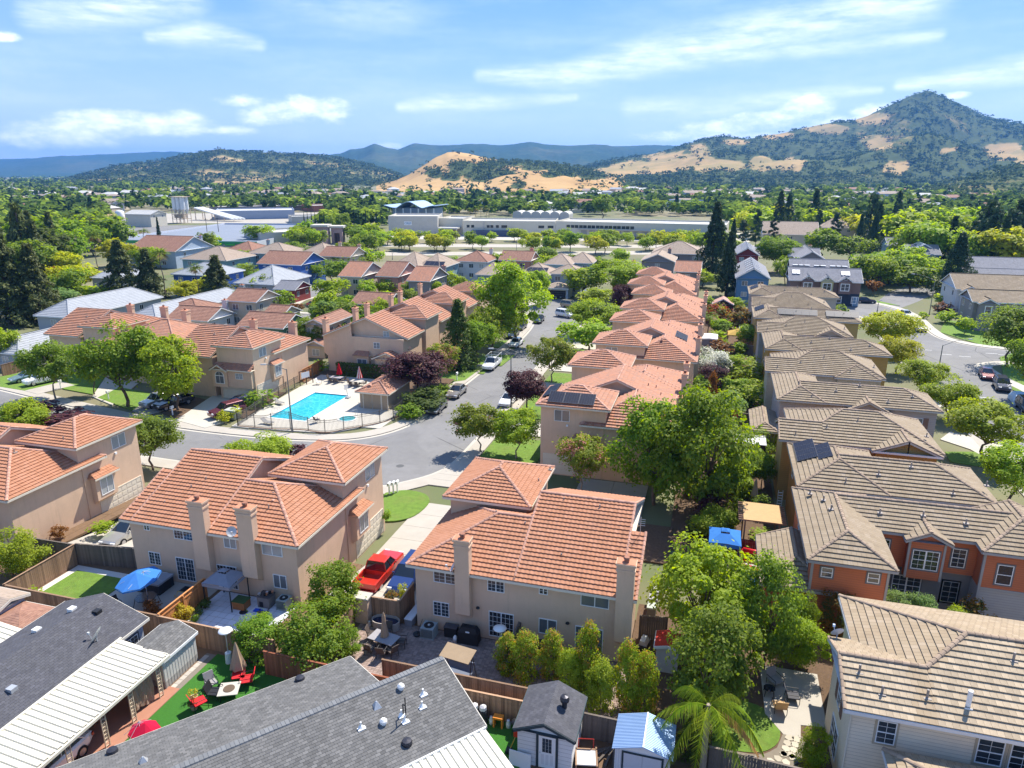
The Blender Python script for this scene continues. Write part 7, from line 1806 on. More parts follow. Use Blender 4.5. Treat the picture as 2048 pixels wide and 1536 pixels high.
# turf yard between the mobile homes
heater('tall patio heater with a mirrored round reflector on the green turf',-27.9,31.9,.03,2.4)
umbrella('closed beige parasol with ragged edge on the turf yard',-26.5,31.0,.03,2.4,.42,BEIGEF,closed=True)
for k,(x,y,r_) in enumerate(((-25.5,30.4,-60),(-26.2,30.6,30),(-27.0,28.0,150))): chairp(['red cushioned chair right of the fire table','red cushioned chair below the beige parasol','red cushioned chair at the roof edge'][k],x,y,.03,r_,M('red_cushion',(.55,.015,.02),.7,.1),w=.75,seat=.5,back=1.0)
chairp('black and grey patio chair by the turf edge',-27.4,29.6,.03,60,M('grey_cushion',(.3,.28,.27),.8,.1),w=.6); chairp('black wicker chair before the fire table',-26.7,29.0,.03,100,BLACK,w=.7)
ft=tablep('square fire table with a round dark burner',-25.9,29.3,.03,1.15,1.15,.55,CONC2,25); m=MB(); m.cyl((0,0,.552),(0,0,.58),.33,.33,16); m.obj('burner',M('burner_brown',(.12,.08,.05),.6,.3),ft)
for k,(x,y) in enumerate(((-27.7,28.4),(-27.2,27.8))): 
    p=thing('plant_pot',['pot of yellow flowers on the turf','pot of reddish leaves by the roof edge'][k],'plant pot',(x,y,.03)); m=MB(); m.lathe([(0,0),(.16,0),(.24,.3),(0,.3)],n=10); m.obj('pot',M('beige_pot',(.5,.38,.25),.8,.1),p)
    P,N,C=crownpoints('bush',160,k+3,12,.2); o=link('foliage',leafmesh('foliage',P,N,.07,k,mat=LG['gold' if k==0 else 'rust']),p); o.scale=(.6,.6,.6); o.location=(0,0,.28)
umbrella('deep pink parasol half hidden by the grey roof edge',-27.75,24.5,.03,1.9,.8,fabric('pink_canvas',(.6,.02,.06)),tilt=(0,12))
# ------------------------------------------------ mobile homes
def shingle_house(label,cx,cy,rot,parts,wall,roof,zb=0.,name='mobile_home',cat='mobile home',trim=None,course=.16,tw=.3):
    h=House(name,label,cat,(cx,cy),rot,None,wall=wall,roof=roof,trim=trim or M('pale_trim',(.6,.56,.48),.6,.05),cap=roof,detail=0,course=course,tw=tw,lap=.012,zb=zb); return h
h=shingle_house('mobile home with dark grey shingle roof, satellite dish and white trim, lower left',-36.5,0,0,None,stucco('blue_grey_wall',(.35,.37,.42)),DARKSH)
h.w(-3.1,3.1,12,31.0,0,2.6); h.r(-3.35,3.35,11.8,31.35,2.7,.36,'y','gg',caps=False); 
h.win('+y',1.9,31.0,1.0,1.1,1.1,grid=(4,4)); 
w=h.win('+x',3.1,29.3,1.0,1.2,1.1,grid=(4,4),trim=M('dark_trim',(.06,.06,.07),.6,.1))
satdish(h.root,2.5,28.2,3.0,.5,200,M('pale_dish',(.5,.52,.5),.5,.05))
for (x,y,z) in ((-.6,29.5,3.8),(-1.2,27.5,3.55),(.9,29.9,3.65)): v=MB(); v.box(x-.2,y-.2,z-.15,x+.2,y+.2,z+.1); v.obj('roof_vent',WHITEMETAL if x<0 else BLACK,h.root)
v=MB(); v.box(1.6,23.1,3.2,2.0,23.5,3.45); v.obj('roof_vent',GREYMETAL,h.root)
for y in (20.8,20.3): h.pipe(2.1,y,3.25,.35,.05,BLACK)
h.done()
# cream corrugated awning over the carport
aw=thing('carport_awning','cream corrugated metal carport awning along the dark grey roof','awning',(0,0,0)); cm=M('cream_metal',(.66,.62,.5),.45,.06,dirt=((.4,.34,.24),.35))
pn=MB(); W_=.38
for (y0,y1,dz) in ((0,.22,.06),(.22,.3,.0),(.3,.38,.0)):
    pass
prof=[(0,.0),(.03,.07),(.22,.07),(.25,.0),(.38,.0)]
for (a,za),(b,zb_) in zip(prof,prof[1:]): pn.face([(0,a,za+.38),(3.35,a,za),(3.35,b,zb_),(0,b,zb_+.38)])
pn.face([(0,0,.38-.02),(0,.38,.38-.02),(3.35,.38,-.02),(3.35,0,-.02)])
pm=pn.mesh('awning_panel',cm)
for k in range(30): link('awning_panel',pm,aw,mw=Matrix.Translation((-33.05,28.6-k*W_,2.38)))
m=MB(); m.box(-29.72,17.2,2.2,-29.6,29.05,2.36); m.box(-33.15,17.2,2.74,-33.02,29.05,2.88); m.box(-33.02,28.98,2.3,-29.72,29.04,2.44); m.obj('fascia',cm,aw)
for y in (28.0,25.9,24.0,21.8):
    m=MB()
    for dy in(0,.28): m.box(-29.8,y+dy-.02,.03,-29.74,y+dy+.02,2.2)
    for k in range(9): m.box(-29.79,y,.15+k*.24,-29.75,y+.28,.17+k*.24); m.cyl((-29.77,y+.02,.17+k*.24),(-29.77,y+.26,.36+k*.24),.012,n=4)
    m.obj('lattice_post',M('cream_post',(.62,.5,.36),.6,.06),aw)
tp=thing('tarpaulin','beige tarpaulin hung between two carport posts','tarpaulin',(-30.0,26.1,0)); m=MB(); nn=14
for k in range(nn):
    for j in range(5):
        f=lambda a,b:(.05*math.sin(a*2.1+b*1.7)+.04*math.sin(a*5),a*1.75/nn*1.0,.25+b*.36+ (.15*math.sin(a*.4) if b==0 else 0))
        m.face([f(k,j),f(k+1,j),f(k+1,j+1),f(k,j+1)])
m.obj('sheet',fabric('beige_tarp',(.36,.26,.19),.12),tp)
car('sedan',PW,-31.4,21.8,0,'white car with black roof under the cream carport awning',z=.03)
gs=House('garden_shed','grey garden shed with white grooved walls and two-tone shingle roof','shed',(0,0),0,None,wall=siding('white_grooved_wall',(.56,.54,.5),5.),roof=GREYSH,trim=WHITE,cap=GREYSH,detail=0,course=.16,tw=.25,lap=.02,zb=0)
gs.w(-32.5,-30.0,28.75,31.6,0,2.0); gs.r(-32.65,-29.9,28.6,31.75,2.05,.42,'y','gg',caps=False,inset=.15)
for k in range(12): gs.W.box(-29.999,28.8+k*.235,.02,-29.985,28.83+k*.235,2.0)
gs.done()
# brown roofed sheds and awning at the far left
h=shingle_house('grey-walled outbuilding with a tan shingle roof at the left edge',0,0,0,None,stucco('pale_grey_wall',(.4,.41,.45)),M and TANSH); h.w(-47,-43.4,29.2,31.3,0,2.5); h.r(-47.4,-43.2,28.9,31.6,2.55,.3,'x','gg',caps=False); h.done()
h=shingle_house('low brown-roofed shed behind the dark grey roof',0,0,0,None,stucco('pale_grey_wall',(.4,.41,.45)),BRSH); h.w(-43.2,-40.3,28.2,31.,0,2.1); h.r(-43.4,-40.1,28.,31.2,2.15,.3,'y','hh',caps=False); h.done()
a2=thing('carport_awning','cream corrugated awning cut by the left edge','awning',(0,0,0))
for k in range(16): link('awning_panel',pm,a2,mw=Matrix.Translation((-43.4,28.2-k*W_,2.3)))
m=MB()
for y in (27.9,25,22.3): m.box(-40.2,y,0,-40.12,y+.08,2.3)
m.obj('post',cm,a2)
# foreground mobile home, turned against the others
h=shingle_house('mobile home with charcoal shingle roof full of vents, bottom centre',-12.98,31.32,math.degrees(math.atan2(.764,.645))-90,None,stucco('blue_grey_wall',(.35,.37,.42)),GREYSH,course=.17,tw=.27)
# local: +y along the ridge to the far end, x across; ridge at x=0
def slopes(x0,x1,y0,y1,z0,z1):
    tiles(h.Rf,[(x0,y1,z0),(x0,y0,z0),(x1,y0,z1),(x1,y1,z1)] if x0<x1 else [(x0,y0,z0),(x0,y1,z0),(x1,y1,z1),(x1,y0,z1)],.17,.016,.27)
slopes(-4.55,-.001,-24,-4.05+.3,2.8,4.0); slopes(4.55,.001,-24,0,2.8,4.0)
h.w(-4.2,-.1,-23.5,-4.2,0,2.7); h.w(-.098,4.2,-23.5,-.3,0,2.7)
h.W.face([(-.1,-.3,2.7),(4.2,-.3,2.7),(4.2,-.3,2.82),(-.1,-.3,3.95)]); h.W.face([(-4.2,-4.2,2.7),(-.1,-4.2,2.7),(-.1,-4.2,3.95),(-4.2,-4.2,2.82)]); h.W.face([(-.1,-4.2,2.7),(-.1,-.3,2.7),(-.1,-.3,3.95),(-.1,-4.2,3.95)])
for a,b in (((-4.55,-24,2.8),(-4.55,-3.75,2.8)),((4.55,-24,2.8),(4.55,0,2.8)),((-4.55,-3.75,2.8),(0,-3.75,4.)),((0,0,4.),(4.55,0,2.8))): bar(h.T,a,b,.08,.16,-.0)
cp=MB(); cp.hexa([(-.2,0,-.05),(.2,0,-.05),(.2,.2,-.05),(-.2,.2,-.05)],[(-.17,-.012,.03),(.17,-.012,.03),(.17,.2,.012),(-.17,.2,.012)]); cp=cp.mesh('ridge_shingle',M('ridge_shingle',(.16,.165,.17),.9,.2,rand=.15))
for k in range(78): link('ridge_shingle',cp,h.root,mw=Matrix.Translation((0,-.2-k*.2,4.0)))
zs=lambda x:4.0-abs(x)*.264
def rv(x,y,kind):
    z=zs(x); m=MB()
    if kind=='dome': m.cyl((x,y,z-.1),(x,y,z+.1),.13,.13,10); m.lathe([(.13,.1),(.2,.12),(.19,.22),(.1,.32),(0,.35)],(x,y,z),12); return m.obj('roof_vent',WHITEMETAL,h.root)
    if kind=='cone': m.box(x-.2,y-.2,z-.06,x+.2,y+.2,z+.015); m.lathe([(.16,.01),(.05,.16),(.05,.32),(0,.32)],(x,y,z),8); return m.obj('vent_pipe',WHITEMETAL,h.root)
    if kind=='disc': m.lathe([(0.27,-.05),(.27,.1),(.23,.2),(0,.23)],(x,y,z),14); return m.obj('roof_vent',M('dark_vent',(.05,.05,.06),.4,.1,metal=.5),h.root)
    if kind=='pyr': m.hexa([(x-.22,y-.22,z-.06),(x+.22,y-.22,z-.06),(x+.22,y+.22,z-.06),(x-.22,y+.22,z-.06)],[(x-.03,y-.03,z+.3),(x+.03,y-.03,z+.3),(x+.03,y+.03,z+.3),(x-.03,y+.03,z+.3)]); return m.obj('roof_vent',GREYMETAL,h.root)
def onroof(u,v,right=True):
    # place by the slope: surveyed position of a vent on this roof
    z=3.5
    for _ in range(12):
        X,Y=at(u,v,z); dx,dy=X+12.98,Y-31.32; a=h.root.rotation_euler.z; lx=dx*math.cos(a)+dy*math.sin(a); ly=-dx*math.sin(a)+dy*math.cos(a); z=zs(lx)
    return lx,ly
for u,v,k in ((802,1378,'dome'),(846,1388,'cone'),(844,1413,'cone'),(753,1412,'pyr'),(767,1448,'dome'),(722,1455,'cone'),(814,1487,'disc'),(600,1360,'disc'),(225,1505,'disc'),(287,1524,'pyr'),(810,1442,'cone'),(803,1430,'cone')): rv(*onroof(u,v),k)
lx,ly=onroof(812,1440); m=MB(); m.cyl((lx,ly,zs(lx)),(lx,ly,zs(lx)+1.35),.035,n=6); m.cyl((lx-.3,ly,zs(lx)),(lx-.3,ly,zs(lx)+.75),.035,n=6); m.cyl((lx-.3,ly,zs(lx)+.75),(lx,ly,zs(lx)+.85),.03,n=5); m.obj('electric_mast',BLACK,h.root)
h.done()
a3=thing('carport_awning','cream corrugated awning along the charcoal roof, bottom edge','awning',(-12.98,31.32,0),math.degrees(h.root.rotation_euler.z))
for k in range(24): link('awning_panel',pm,a3,mw=Matrix.Translation((4.62,-.5-k*W_,2.35)))
m=MB(); m.box(4.58,-9.6,2.7,4.66,-.1,2.84); m.box(7.9,-9.6,2.2,8.02,-.1,2.36)
m.obj('fascia',WHITEMETAL,a3); m=MB()
for y in (-.4,-3.5,-6.6): m.box(7.85,y,0,7.95,y+.1,2.3)
m.obj('post',cm,a3)
# ------------------------------------------------ garden of the pale house, bottom right
sheet('garden_patio',[(4.6,41),(8.,41),(8.,36.4),(6.6,36.2),(6.5,35.2),(5.6,35.2),(4.7,36.6)],.03,CONC,.1)
sheet('lawn',smooth([(1.8,37.4),(4.3,37.2),(5.2,36.2),(5.45,35.3),(5.1,34.2),(4.0,33.4),(1.8,33.2)]),.02,LAWN,.05)
pa=structure(sheet('flagstone_path',smooth([(5.6,35.3),(6.6,35.3),(6.7,34.2),(5.9,33.0),(4.6,32.2),(2.2,32.2),(2.2,33.1),(4.2,33.3),(5.2,34.1)]),.015,M('path_mortar',(.2,.17,.13),.95,.2),.05))
rr=random.Random(7)
for (x,y) in [(5.9+.38*i-.12*j,35.0-.42*j) for j in range(4) for i in range(2)]+[(5.5,33.7),(5.95,33.6),(5.2,33.3),(5.6,33.15),(4.8,33.0),(5.1,32.75),(4.4,32.8),(4.6,32.45),(4.0,32.9),(3.95,32.5),(3.5,32.9),(3.4,32.45),(3.,32.8),(2.8,32.4),(2.5,32.8)]:
    m=MB(); n=rr.choice((5,6)); m.prism([(.24*rr.uniform(.8,1.15)*math.cos(6.283*k/n+.3),.24*rr.uniform(.8,1.15)*math.sin(6.283*k/n+.3)) for k in range(n)],0,.03); o=m.obj('flagstone',M('flagstone',(.46,.41,.32),.9,.12,rand=.15),pa); o.location=(x,y,.05)
for k,(x,y,r_) in enumerate(((5.4,39.3,40),(6.3,38.2,95),(5.5,37.1,-170))): chairp(['grey reclining chair at the back of the stone patio','dark lounger in the dappled shade of the stone patio','tan canvas chair at the lawn edge'][k],x,y,.03,r_,[M('grey_cushion',(.3,.28,.27),.8,.1),M('dark_mesh',(.05,.05,.06),.7,.1),TANF][k],w=.7,seat=.4)
tablep('small round glass table on the stone patio',5.0,38.3,.03,.7,.7,.5,M('dark_glass',(.02,.02,.03),.15,.1,spec=.8),0,None,10)
# ------------------------------------------------ back yards between the rows
pg=thing('pergola','wooden pergola with a beige shade cloth','pergola',(5.3,58.4,Z0)); m=MB()
for sx in(-1.35,1.35):
    for sy in(-1.6,1.6): m.box(sx-.06,sy-.06,0,sx+.06,sy+.06,3.3)
m.obj('post',WOOD,pg); m=MB()
for k in range(10): m.box(-1.9,-1.7+k*.37,3.3,1.9,-1.64+k*.37,3.42)
m.obj('rafters',WOOD,pg); m=MB(); m.box(-1.5,-1.75,3.425,1.5,1.75,3.45); m.obj('shade_cloth',TANF,pg)
canopytent('bright blue pop-up canopy behind the dark fence',1.1,3.6,52.9,55.6,Z0,2.9,3.5,BLUEF,.3,GREYMETAL,cat='canopy',name='pop_up_canopy')
bn=thing('bounce_house','red and white inflatable bouncer beside the blue canopy','bouncer',(4.6,53.9,Z0),-10); m=MB(); m.box(-.9,-1.1,0,.9,1.1,.5); m.obj('base',M('white_vinyl_sheet',(.7,.68,.68),.4,.05),bn); m=MB()
for y in (-1.0,0,1.0): m.cyl((-.85,y,.62),(.85,y,.62),.16,.16,8)
for x in (-.85,.85): m.cyl((x,-1.1,.75),(x,1.1,.75),.18,.18,8)
m.cyl((-.9,1.05,1.5),(.9,1.05,1.5),.2,.2,8)
for x in(-.85,.85): m.cyl((x,1.05,.4),(x,1.05,1.5),.18,.18,8)
m.obj('tube',M('red_vinyl',(.6,.02,.02),.35,.05),bn,True); m=MB(); m.box(-.9,-1.6,0,.9,-1.12,.3); m.obj('pool',M('blue_vinyl',(.03,.25,.5),.35,.05),bn)
ta=thing('shade_shelter','dark screened shelter with a pale flat roof','gazebo',(5.05,77.2,Z0)); m=MB(); m.hexa([(-1.6,-1.3,2.95),(1.6,-1.3,2.95),(1.6,1.4,3.05),(-1.6,1.4,3.05)],[(-1.6,-1.3,3.02),(1.6,-1.3,3.02),(1.6,1.4,3.12),(-1.6,1.4,3.12)]); m.obj('roof',WHITEF,ta); m=MB(); m.box(-1.5,-1.2,0,1.5,-1.17,2.94); m.box(-1.5,-1.17,0,-1.47,1.3,2.94); m.box(1.47,-1.17,0,1.5,1.3,2.94); m.obj('screen',BROWNF,ta)
ld=thing('stepladder','white stepladder against the orange house wall','ladder',(7.5,66.5,Z0)); m=MB()
for sx in(-.2,.2): m.box(sx-.03,-.25,0,sx+.03,-.2,2.2)
for k in range(7): m.box(-.17,-.25,.25+k*.28,.17,-.15,.29+k*.28)
m.obj('ladder',WHITEMETAL,ld)
umbrella('closed pale parasol behind the pergola',5.2,66,Z0,3.2,.3,fabric('grey_beige_canvas',(.4,.34,.3)),closed=True); umbrella('closed red parasol in the back yard by the screened shelter',3.7,88,Z0,3.2,.32,REDF,closed=True)
canopytent('yellow-roofed gazebo in the middle back yards',2.9,6.9,134.8,138.6,Z0,2.2,3.0,YELF,.15)
h=shed('pink-roofed garden pavilion at the far end of the yards',-.2,4.2,165,169.,Z0,1.6,2.8,BROWNF,M('pink_shingle',(.45,.27,.22),.9,.1)); h.done()
h=shed('small brown-tiled lean-to beside the yellow gazebo',5.2,7.6,136.5,140.5,Z0,1.6,2.2,STUCCO,BROWN); h.done()
h=shed('pale flat-roofed patio cover by the tile row',-1.5,1.,128,132,Z0,1.7,1.8,GREYF,WHITEMETAL); h.done()
# ------------------------------------------------ pool
PX0,PX1,PY0,PY1=-55.3,-49.7,76.2,87.8; DK=Z0+.14
deck=kk([(-55.6,69.4),(-54.5,69.6),(-50.4,69.8),(-44.5,70.3),(-42.8,70.9),(-40,74),(-38.1,76.5),(-37.7,79.5),(-37.8,80.5),(-44.2,80.5),(-44.2,93),(-57,93.),(-57.3,86),(-56.8,80),(-56,73)])
mb=MB(); 
def deckpart(x0,x1,y0,y1): mb.box(x0,y0,DK-.14,x1,y1,DK)
# deck made of strips that leave the pool open
poly_w=[(-57.8,72),(PX0,72),(PX0,96.5),(-59.4,96.5)]
sheet('pool_deck',poly_w,DK,CONC2,.14); sheet('pool_deck',[(PX0+.002,PY1),(-46,PY1),(-46,96.5),(PX0+.002,96.5)],DK,CONC2,.14); sheet('pool_deck',[(PX1,PY0),(-45.95,PY0),(-45.95,PY1-.002),(PX1,PY1-.002)],DK,CONC2,.14)
sheet('pool_deck',[(-45.948,76),(-39.2,76.4),(-39.1,83.6),(-45.948,83.6)],DK,CONC2,.14)
sheet('pool_deck',smooth([(-57.6,72),(-52,72.3),(-46.5,72.9),(-44.2,73.4),(-42,75.9),(-41.9,PY0-.01),(PX0+.01,PY0-.01),(-57.4,PY0-.01)],1),DK-.002,CONC2,.13)
pw=glassm=None
m,t,o=newmat('pool_water'); tc=t.add('ShaderNodeTexCoord').outputs['Object']
vo=t.add('ShaderNodeTexVoronoi',i_Vector=t.mix(.12,tc,t.noise(tc,1.6,3,.5,1)),i_Scale=1.5); vo.feature='DISTANCE_TO_EDGE'
caustic_net=t.mapr(vo.outputs[0],0,.12,1,0)  # pale net of focused sunlight painted into the water colour
c=t.mix(caustic_net,C4((.012,.36,.47)),C4((.06,.5,.58)))
p=t.add('ShaderNodeBsdfPrincipled',i_Base_Color=c,i_Roughness=.04); p.inputs['Specular IOR Level'].default_value=.5
b=t.add('ShaderNodeBump',i_Strength=.12,i_Distance=.05,i_Height=t.noise(tc,3.5,3)); t.l.new(b.outputs[0],p.inputs['Normal']); t.l.new(p.outputs[0],o.inputs[0]); WATER=m
pool=thing('swimming_pool','rectangular turquoise swimming pool','pool',(PX0,PY0,DK-.18))
mb=MB(); w,l=PX1-PX0,PY1-PY0; mb.face([(.1,.1,.06),(w-.1,.1,.06),(w-.1,l-.1,.06),(.1,l-.1,.06)]); mb.obj('water',WATER,pool)
mb=MB(); 
for (x0,y0,x1,y1) in ((0,0,w,.1),(0,l-.1,w,l),(0,.1,.1,l-.1),(w-.1,.1,w,l-.1)): mb.box(x0,y0,-.2,x1,y1,.15)
mb.obj('basin_wall',M('blue_pool_tile',(.03,.3,.42),.4,.1),pool); mb=MB()
for (x0,y0,x1,y1) in ((-.25,-.25,w+.25,.08),(-.25,l-.08,w+.25,l+.25),(-.25,.082,.08,l-.082),(w-.08,.082,w+.25,l-.082)): mb.box(x0,y0,.152,x1,y1,.21)
mb.obj('coping',M('pool_coping',(.62,.6,.55),.8,.06),pool)
for k in range(2):
    mb=MB(); x=w*.35 if k==0 else w*.6
for (x,y,a) in ((.05,1.6,0),):
    mb=MB()
    for dy in(0,.5): mb.cyl((.5,y+dy,0),(.45,y+dy,.9),.02,n=5); mb.cyl((.45,y+dy,.9),(-.4,y+dy,.85),.02,n=5); mb.cyl((-.4,y+dy,.85),(-.5,y+dy,.3),.02,n=5)
    mb.obj('handrail',GREYMETAL,pool)
spa=thing('spa_pool','round spa pool beside the swimming pool','spa',(-45.0,78.6,DK)); mb=MB(); mb.lathe([(1.05,0),(1.3,0),(1.3,.05),(1.05,.05),(1.05,-.1)],n=24); mb.obj('rim',M('pool_coping',(.62,.6,.55),.8,.06),spa); mb=MB(); mb.face([(1.06*math.cos(.2618*k),1.06*math.sin(.2618*k),.012) for k in range(24)]); mb.obj('water',M('spa_water',(.05,.3,.3),.05,.25,3.,spec=.6),spa); mb=MB()
for dy in(-.25,.25): mb.cyl((.7,1.2+dy,.0),(.7,1.2+dy,.9),.02,n=5); mb.cyl((.7,1.2+dy,.9),(.2,.8+dy,.85),.02,n=5)
mb.obj('handrail',GREYMETAL,spa)
IRON=M('wrought_iron_fence',(.11,.10,.085),.7,.15)
def ironfence(label,pts,h=1.55,arch=None,step=.16,brickfoot=True):
    f=thing('iron_fence',label,'fence',(0,0,Z0+.13)); P=[Vector(p) for p in pts]; L=[0]
    for a,b in zip(P,P[1:]): L.append(L[-1]+(b-a).length)
    def pos(s):
        for i in range(len(P)-1):
            if s<=L[i+1]+1e-6: return P[i].lerp(P[i+1],(s-L[i])/max(1e-6,L[i+1]-L[i]))
        return P[-1]
    top=lambda s:h+(.75*math.exp(-((s-arch[0])/arch[1])**2) if arch else 0)
    n=int(L[-1]/step); bars=MB()
    for k in range(n+1):
        s=k*step; p=pos(s); bars.box(p.x-.011,p.y-.011,.06,p.x+.011,p.y+.011,top(s)+.12)
    bars.obj('bars',IRON,f,kind='stuff'); rl=MB()
    for z in(0,1):
        for k in range(int(L[-1]/.5)):
            a,b=pos(k*.5),pos((k+1)*.5); ga=(lambda s:.18) if z==0 else top
            bar(rl,(a.x,a.y,ga(k*.5)),(b.x,b.y,ga((k+1)*.5)),.04,.0,.04)
            if z==1: bar(rl,(a.x,a.y,ga(k*.5)-.25),(b.x,b.y,ga((k+1)*.5)-.25),.03,.0,.03)
    rl.obj('rail',IRON,f)
    for k in range(int(L[-1]/2.4)+1): p=pos(k*2.4); q=MB(); q.box(p.x-.04,p.y-.04,0,p.x+.04,p.y+.04,top(k*2.4)+.2); q.obj('post',IRON,f)
    if brickfoot:
        q=MB()
        for k in range(int(L[-1]/.6)): a,b=pos(k*.6),pos((k+1)*.6); bar(q,(a.x,a.y,0),(b.x,b.y,0),.3,.12,.04)
        q.obj('footing',M('brown_footing',(.2,.13,.09),.9,.15),f)
ironfence('black iron railing with a raised arch along the street side of the pool',smooth(kk([(-55.0,69.7),(-52.5,69.85),(-50.4,69.95),(-48.3,70.4),(-46.3,70.7),(-44.5,70.5),(-42.9,70.9),(-41.5,72.6),(-40,74),(-38.9,75.3),(-38.1,76.6),(-37.8,78.8),(-37.8,80.6)])),arch=(6.5,1.9))
ironfence('black iron railing along the left side of the pool deck',kk([(-55.0,69.7),(-55.5,73.2),(-56.4,78.3),(-57.1,83.4),(-57.3,87)]),h=1.5,brickfoot=False)
for k,(x,y,mt,m2,lab) in enumerate(((-55.0,94.6,REDF,None,'closed plain red parasol by the pool'),(-51.0,93.6,REDF,WHITEF,'closed red and white striped parasol by the pool'))):
    umbrella(lab,x,y,DK,2.7,.4,mt,m2,closed=True); tablep(['dark table under the plain red parasol','pale table under the striped parasol'][k],x,y-.9,DK,1.9,1.1,.72,[M('slate_top',(.3,.28,.29),.6,.2,2.),CONC2][k])
    for j in range(4): chairp('dark chair '+('left of','right of','before the left half of','before the right half of')[j]+(' the plain' if k==0 else ' the striped')+' red parasol table',x+(-1.2,1.2,-.5,.5)[j],y-.9+(0,0,-.9,-.9)[j],DK,(90,-90,180,180)[j],M('wrought_iron',(.09,.07,.06),.6,.2),group='chairs at the pool tables')
nb=thing('notice_board','white notice board on the dark frame at the end of the pool','sign',(-58.6,91.0,Z0),70); mb=MB()
for x in(-1.2,0,1.2): mb.box(x-.05,-.05,0,x+.05,.05,2.4)
mb.box(-1.25,-.04,2.3,1.25,.04,2.42); mb.box(-1.25,-.04,1.0,1.25,.04,1.1); mb.obj('frame',TRD,nb); mb=MB(); mb.box(-.9,-.07,1.25,.6,-.05,2.15); mb.obj('board',WHITE,nb)
for k,(x,y,r_) in enumerate(((-57.2,81.5,70),(-53.8,73.9,80))): 
    c=thing('sun_lounger',['sun lounger on the left edge of the pool deck','sun lounger at the near end of the pool'][k],'lounger',(x,y,DK),r_); mb=MB(); mb.box(-.33,-.9,.3,.33,.3,.36); mb.obj('seat',M('grey_mesh',(.25,.24,.23),.8,.1),c); mb=MB(); mb.hexa([(-.33,.3,.3),(.33,.3,.3),(.33,.34,.3),(-.33,.34,.3)],[(-.33,.85,.75),(.33,.85,.75),(.33,.88,.72),(-.33,.88,.72)]); mb.obj('backrest',M('grey_mesh',(.25,.24,.23),.8,.1),c)
    for sx in(-.3,.3):
        for sy in(-.8,.3): mb=MB(); mb.cyl((sx,sy,0),(sx,sy,.3),.02,n=5); mb.obj('leg',BLACK,c)
chairp('dark chair near the spa pool',-48.0,76.1,DK,150,BLACK,w=.6); chairp('white reclining chair by the notice board',-56.8,91.5,DK,100,WHITE,w=.6)
bh=thing('basketball_hoop','small pool basketball hoop on the deck edge','hoop',(PX1+.4,86.6,DK)); mb=MB(); mb.box(-.25,-.3,0,.35,.3,.2); mb.cyl((.1,0,.2),(-.1,0,1.3),.04,n=6); mb.obj('stand',GREYMETAL,bh); mb=MB(); mb.box(-.14,-.45,1.3,-.1,.45,1.95); mb.obj('backboard',M('clear_board',(.5,.52,.55),.2,.05),bh); mb=MB(); mb.lathe([(.2,0),(.22,.02),(.2,.03)],(-.35,0,1.4),10); mb.obj('ring',GREYMETAL,bh)
tr_=simplebox('transformer_box','green-grey utility transformer box at the pool corner','utility box',*at(466,838),Z0+.12,1.6,1.3,1.2,M('transformer_green',(.3,.33,.26),.6,.06),M('transformer_lid',(.42,.44,.38),.6,.06))
sheet('flower_bed',kk([(-57.6,72.5),(-56.1,72.5),(-57.2,83.5),(-58.9,83.5)]),Z0+.13,BARK,.12)
sheet('flower_bed',[(-40.8,83.7),(-37.9,83.4),(-37.9,100),(-44,100),(-45.9,92),(-40.8,92)],Z0+.125,BARK,.12)
# ------------------------------------------------ street furniture
def streetlamp(label,x,y,h,rot,arm=2.6,name='street_lamp',slope=.5,group=None):
    l=thing(name,label,'street lamp',(x,y,Z0+.1),rot,group); m=MB(); m.cyl((0,0,0),(0,0,.5),.16,.14,8); m.cyl((0,0,.5),(0,0,h),.1,.06,8); m.obj('pole',M('lamp_post_metal',(.2,.2,.19),.6,.1,metal=.4),l)
    m=MB(); m.cyl((0,0,h-.1),(arm*.5,0,h+slope*.7),.045,.04,6); m.cyl((arm*.5,0,h+slope*.7),(arm,0,h+slope),.04,.035,6); m.obj('arm',M('lamp_post_metal',(.2,.2,.19),.6,.1,metal=.4),l)
    m=MB(); m.hexa([(arm-.05,-.12,h+slope-.08),(arm+.65,-.1,h+slope-.06),(arm+.65,.1,h+slope-.06),(arm-.05,.12,h+slope-.08)],[(arm-.05,-.1,h+slope+.08),(arm+.6,-.06,h+slope+.04),(arm+.6,.06,h+slope+.04),(arm-.05,.1,h+slope+.08)]); m.obj('lamp_head',M('lamp_head_grey',(.5,.5,.48),.5,.08),l)
def lampat(label,u,vb,vt,rot,arm,**k): x,y=at(u,vb); streetlamp(label,x,y,zat(x,y,vt)-Z0-.1,rot,arm,**k)
lampat('street lamp at the pool corner with its arm over the pool side',585,866,738,190,2.6); lampat('street lamp at the kerb beside the dark purple plum tree',1022,826,706,185,2.4)
lampat('tall street lamp on the right street before the brown roofs',1876,745,690,20,4.2,slope=.9); lampat('tall street lamp at the gated road',1858,632,560,160,4.2,slope=1.)
lampat('thin bare lamp post beside the tall cypress',1455,585,535,90,.4); lampat('street lamp on the upper street by the rust-coloured tree',548,590,536,200,1.5); lampat('lamp by the gateway avenue, right of the round trees',785,520,500,190,5,slope=1); lampat('curved lamp before the warehouse',1033,510,480,60,2.,slope=.8); lampat('curved lamp beside the bright tree at far left',127,575,540,20,3); lampat('street sign post by the dark sedan',1754,626,605,0,.3)
def mailbox(label,u,v,group=None):
    x,y=at(u,v); b=thing('mailbox',label,'mailbox',(x,y,Z0+.12),0,group); m=MB(); m.box(-.06,-.06,0,.06,.06,.95); m.obj('post',WHITE,b); m=MB(); m.box(-.12,-.25,.952,.12,.25,1.2); m.cyl((0,-.25,1.2),(0,.25,1.2),.12,.12,8); m.obj('box',WHITE,b)
for u,v in ((779,991),(787,989),(795,987)): mailbox('white kerbside mailbox, one of three in a row by the small lawn',u,v,'mailboxes in a row by the small lawn')
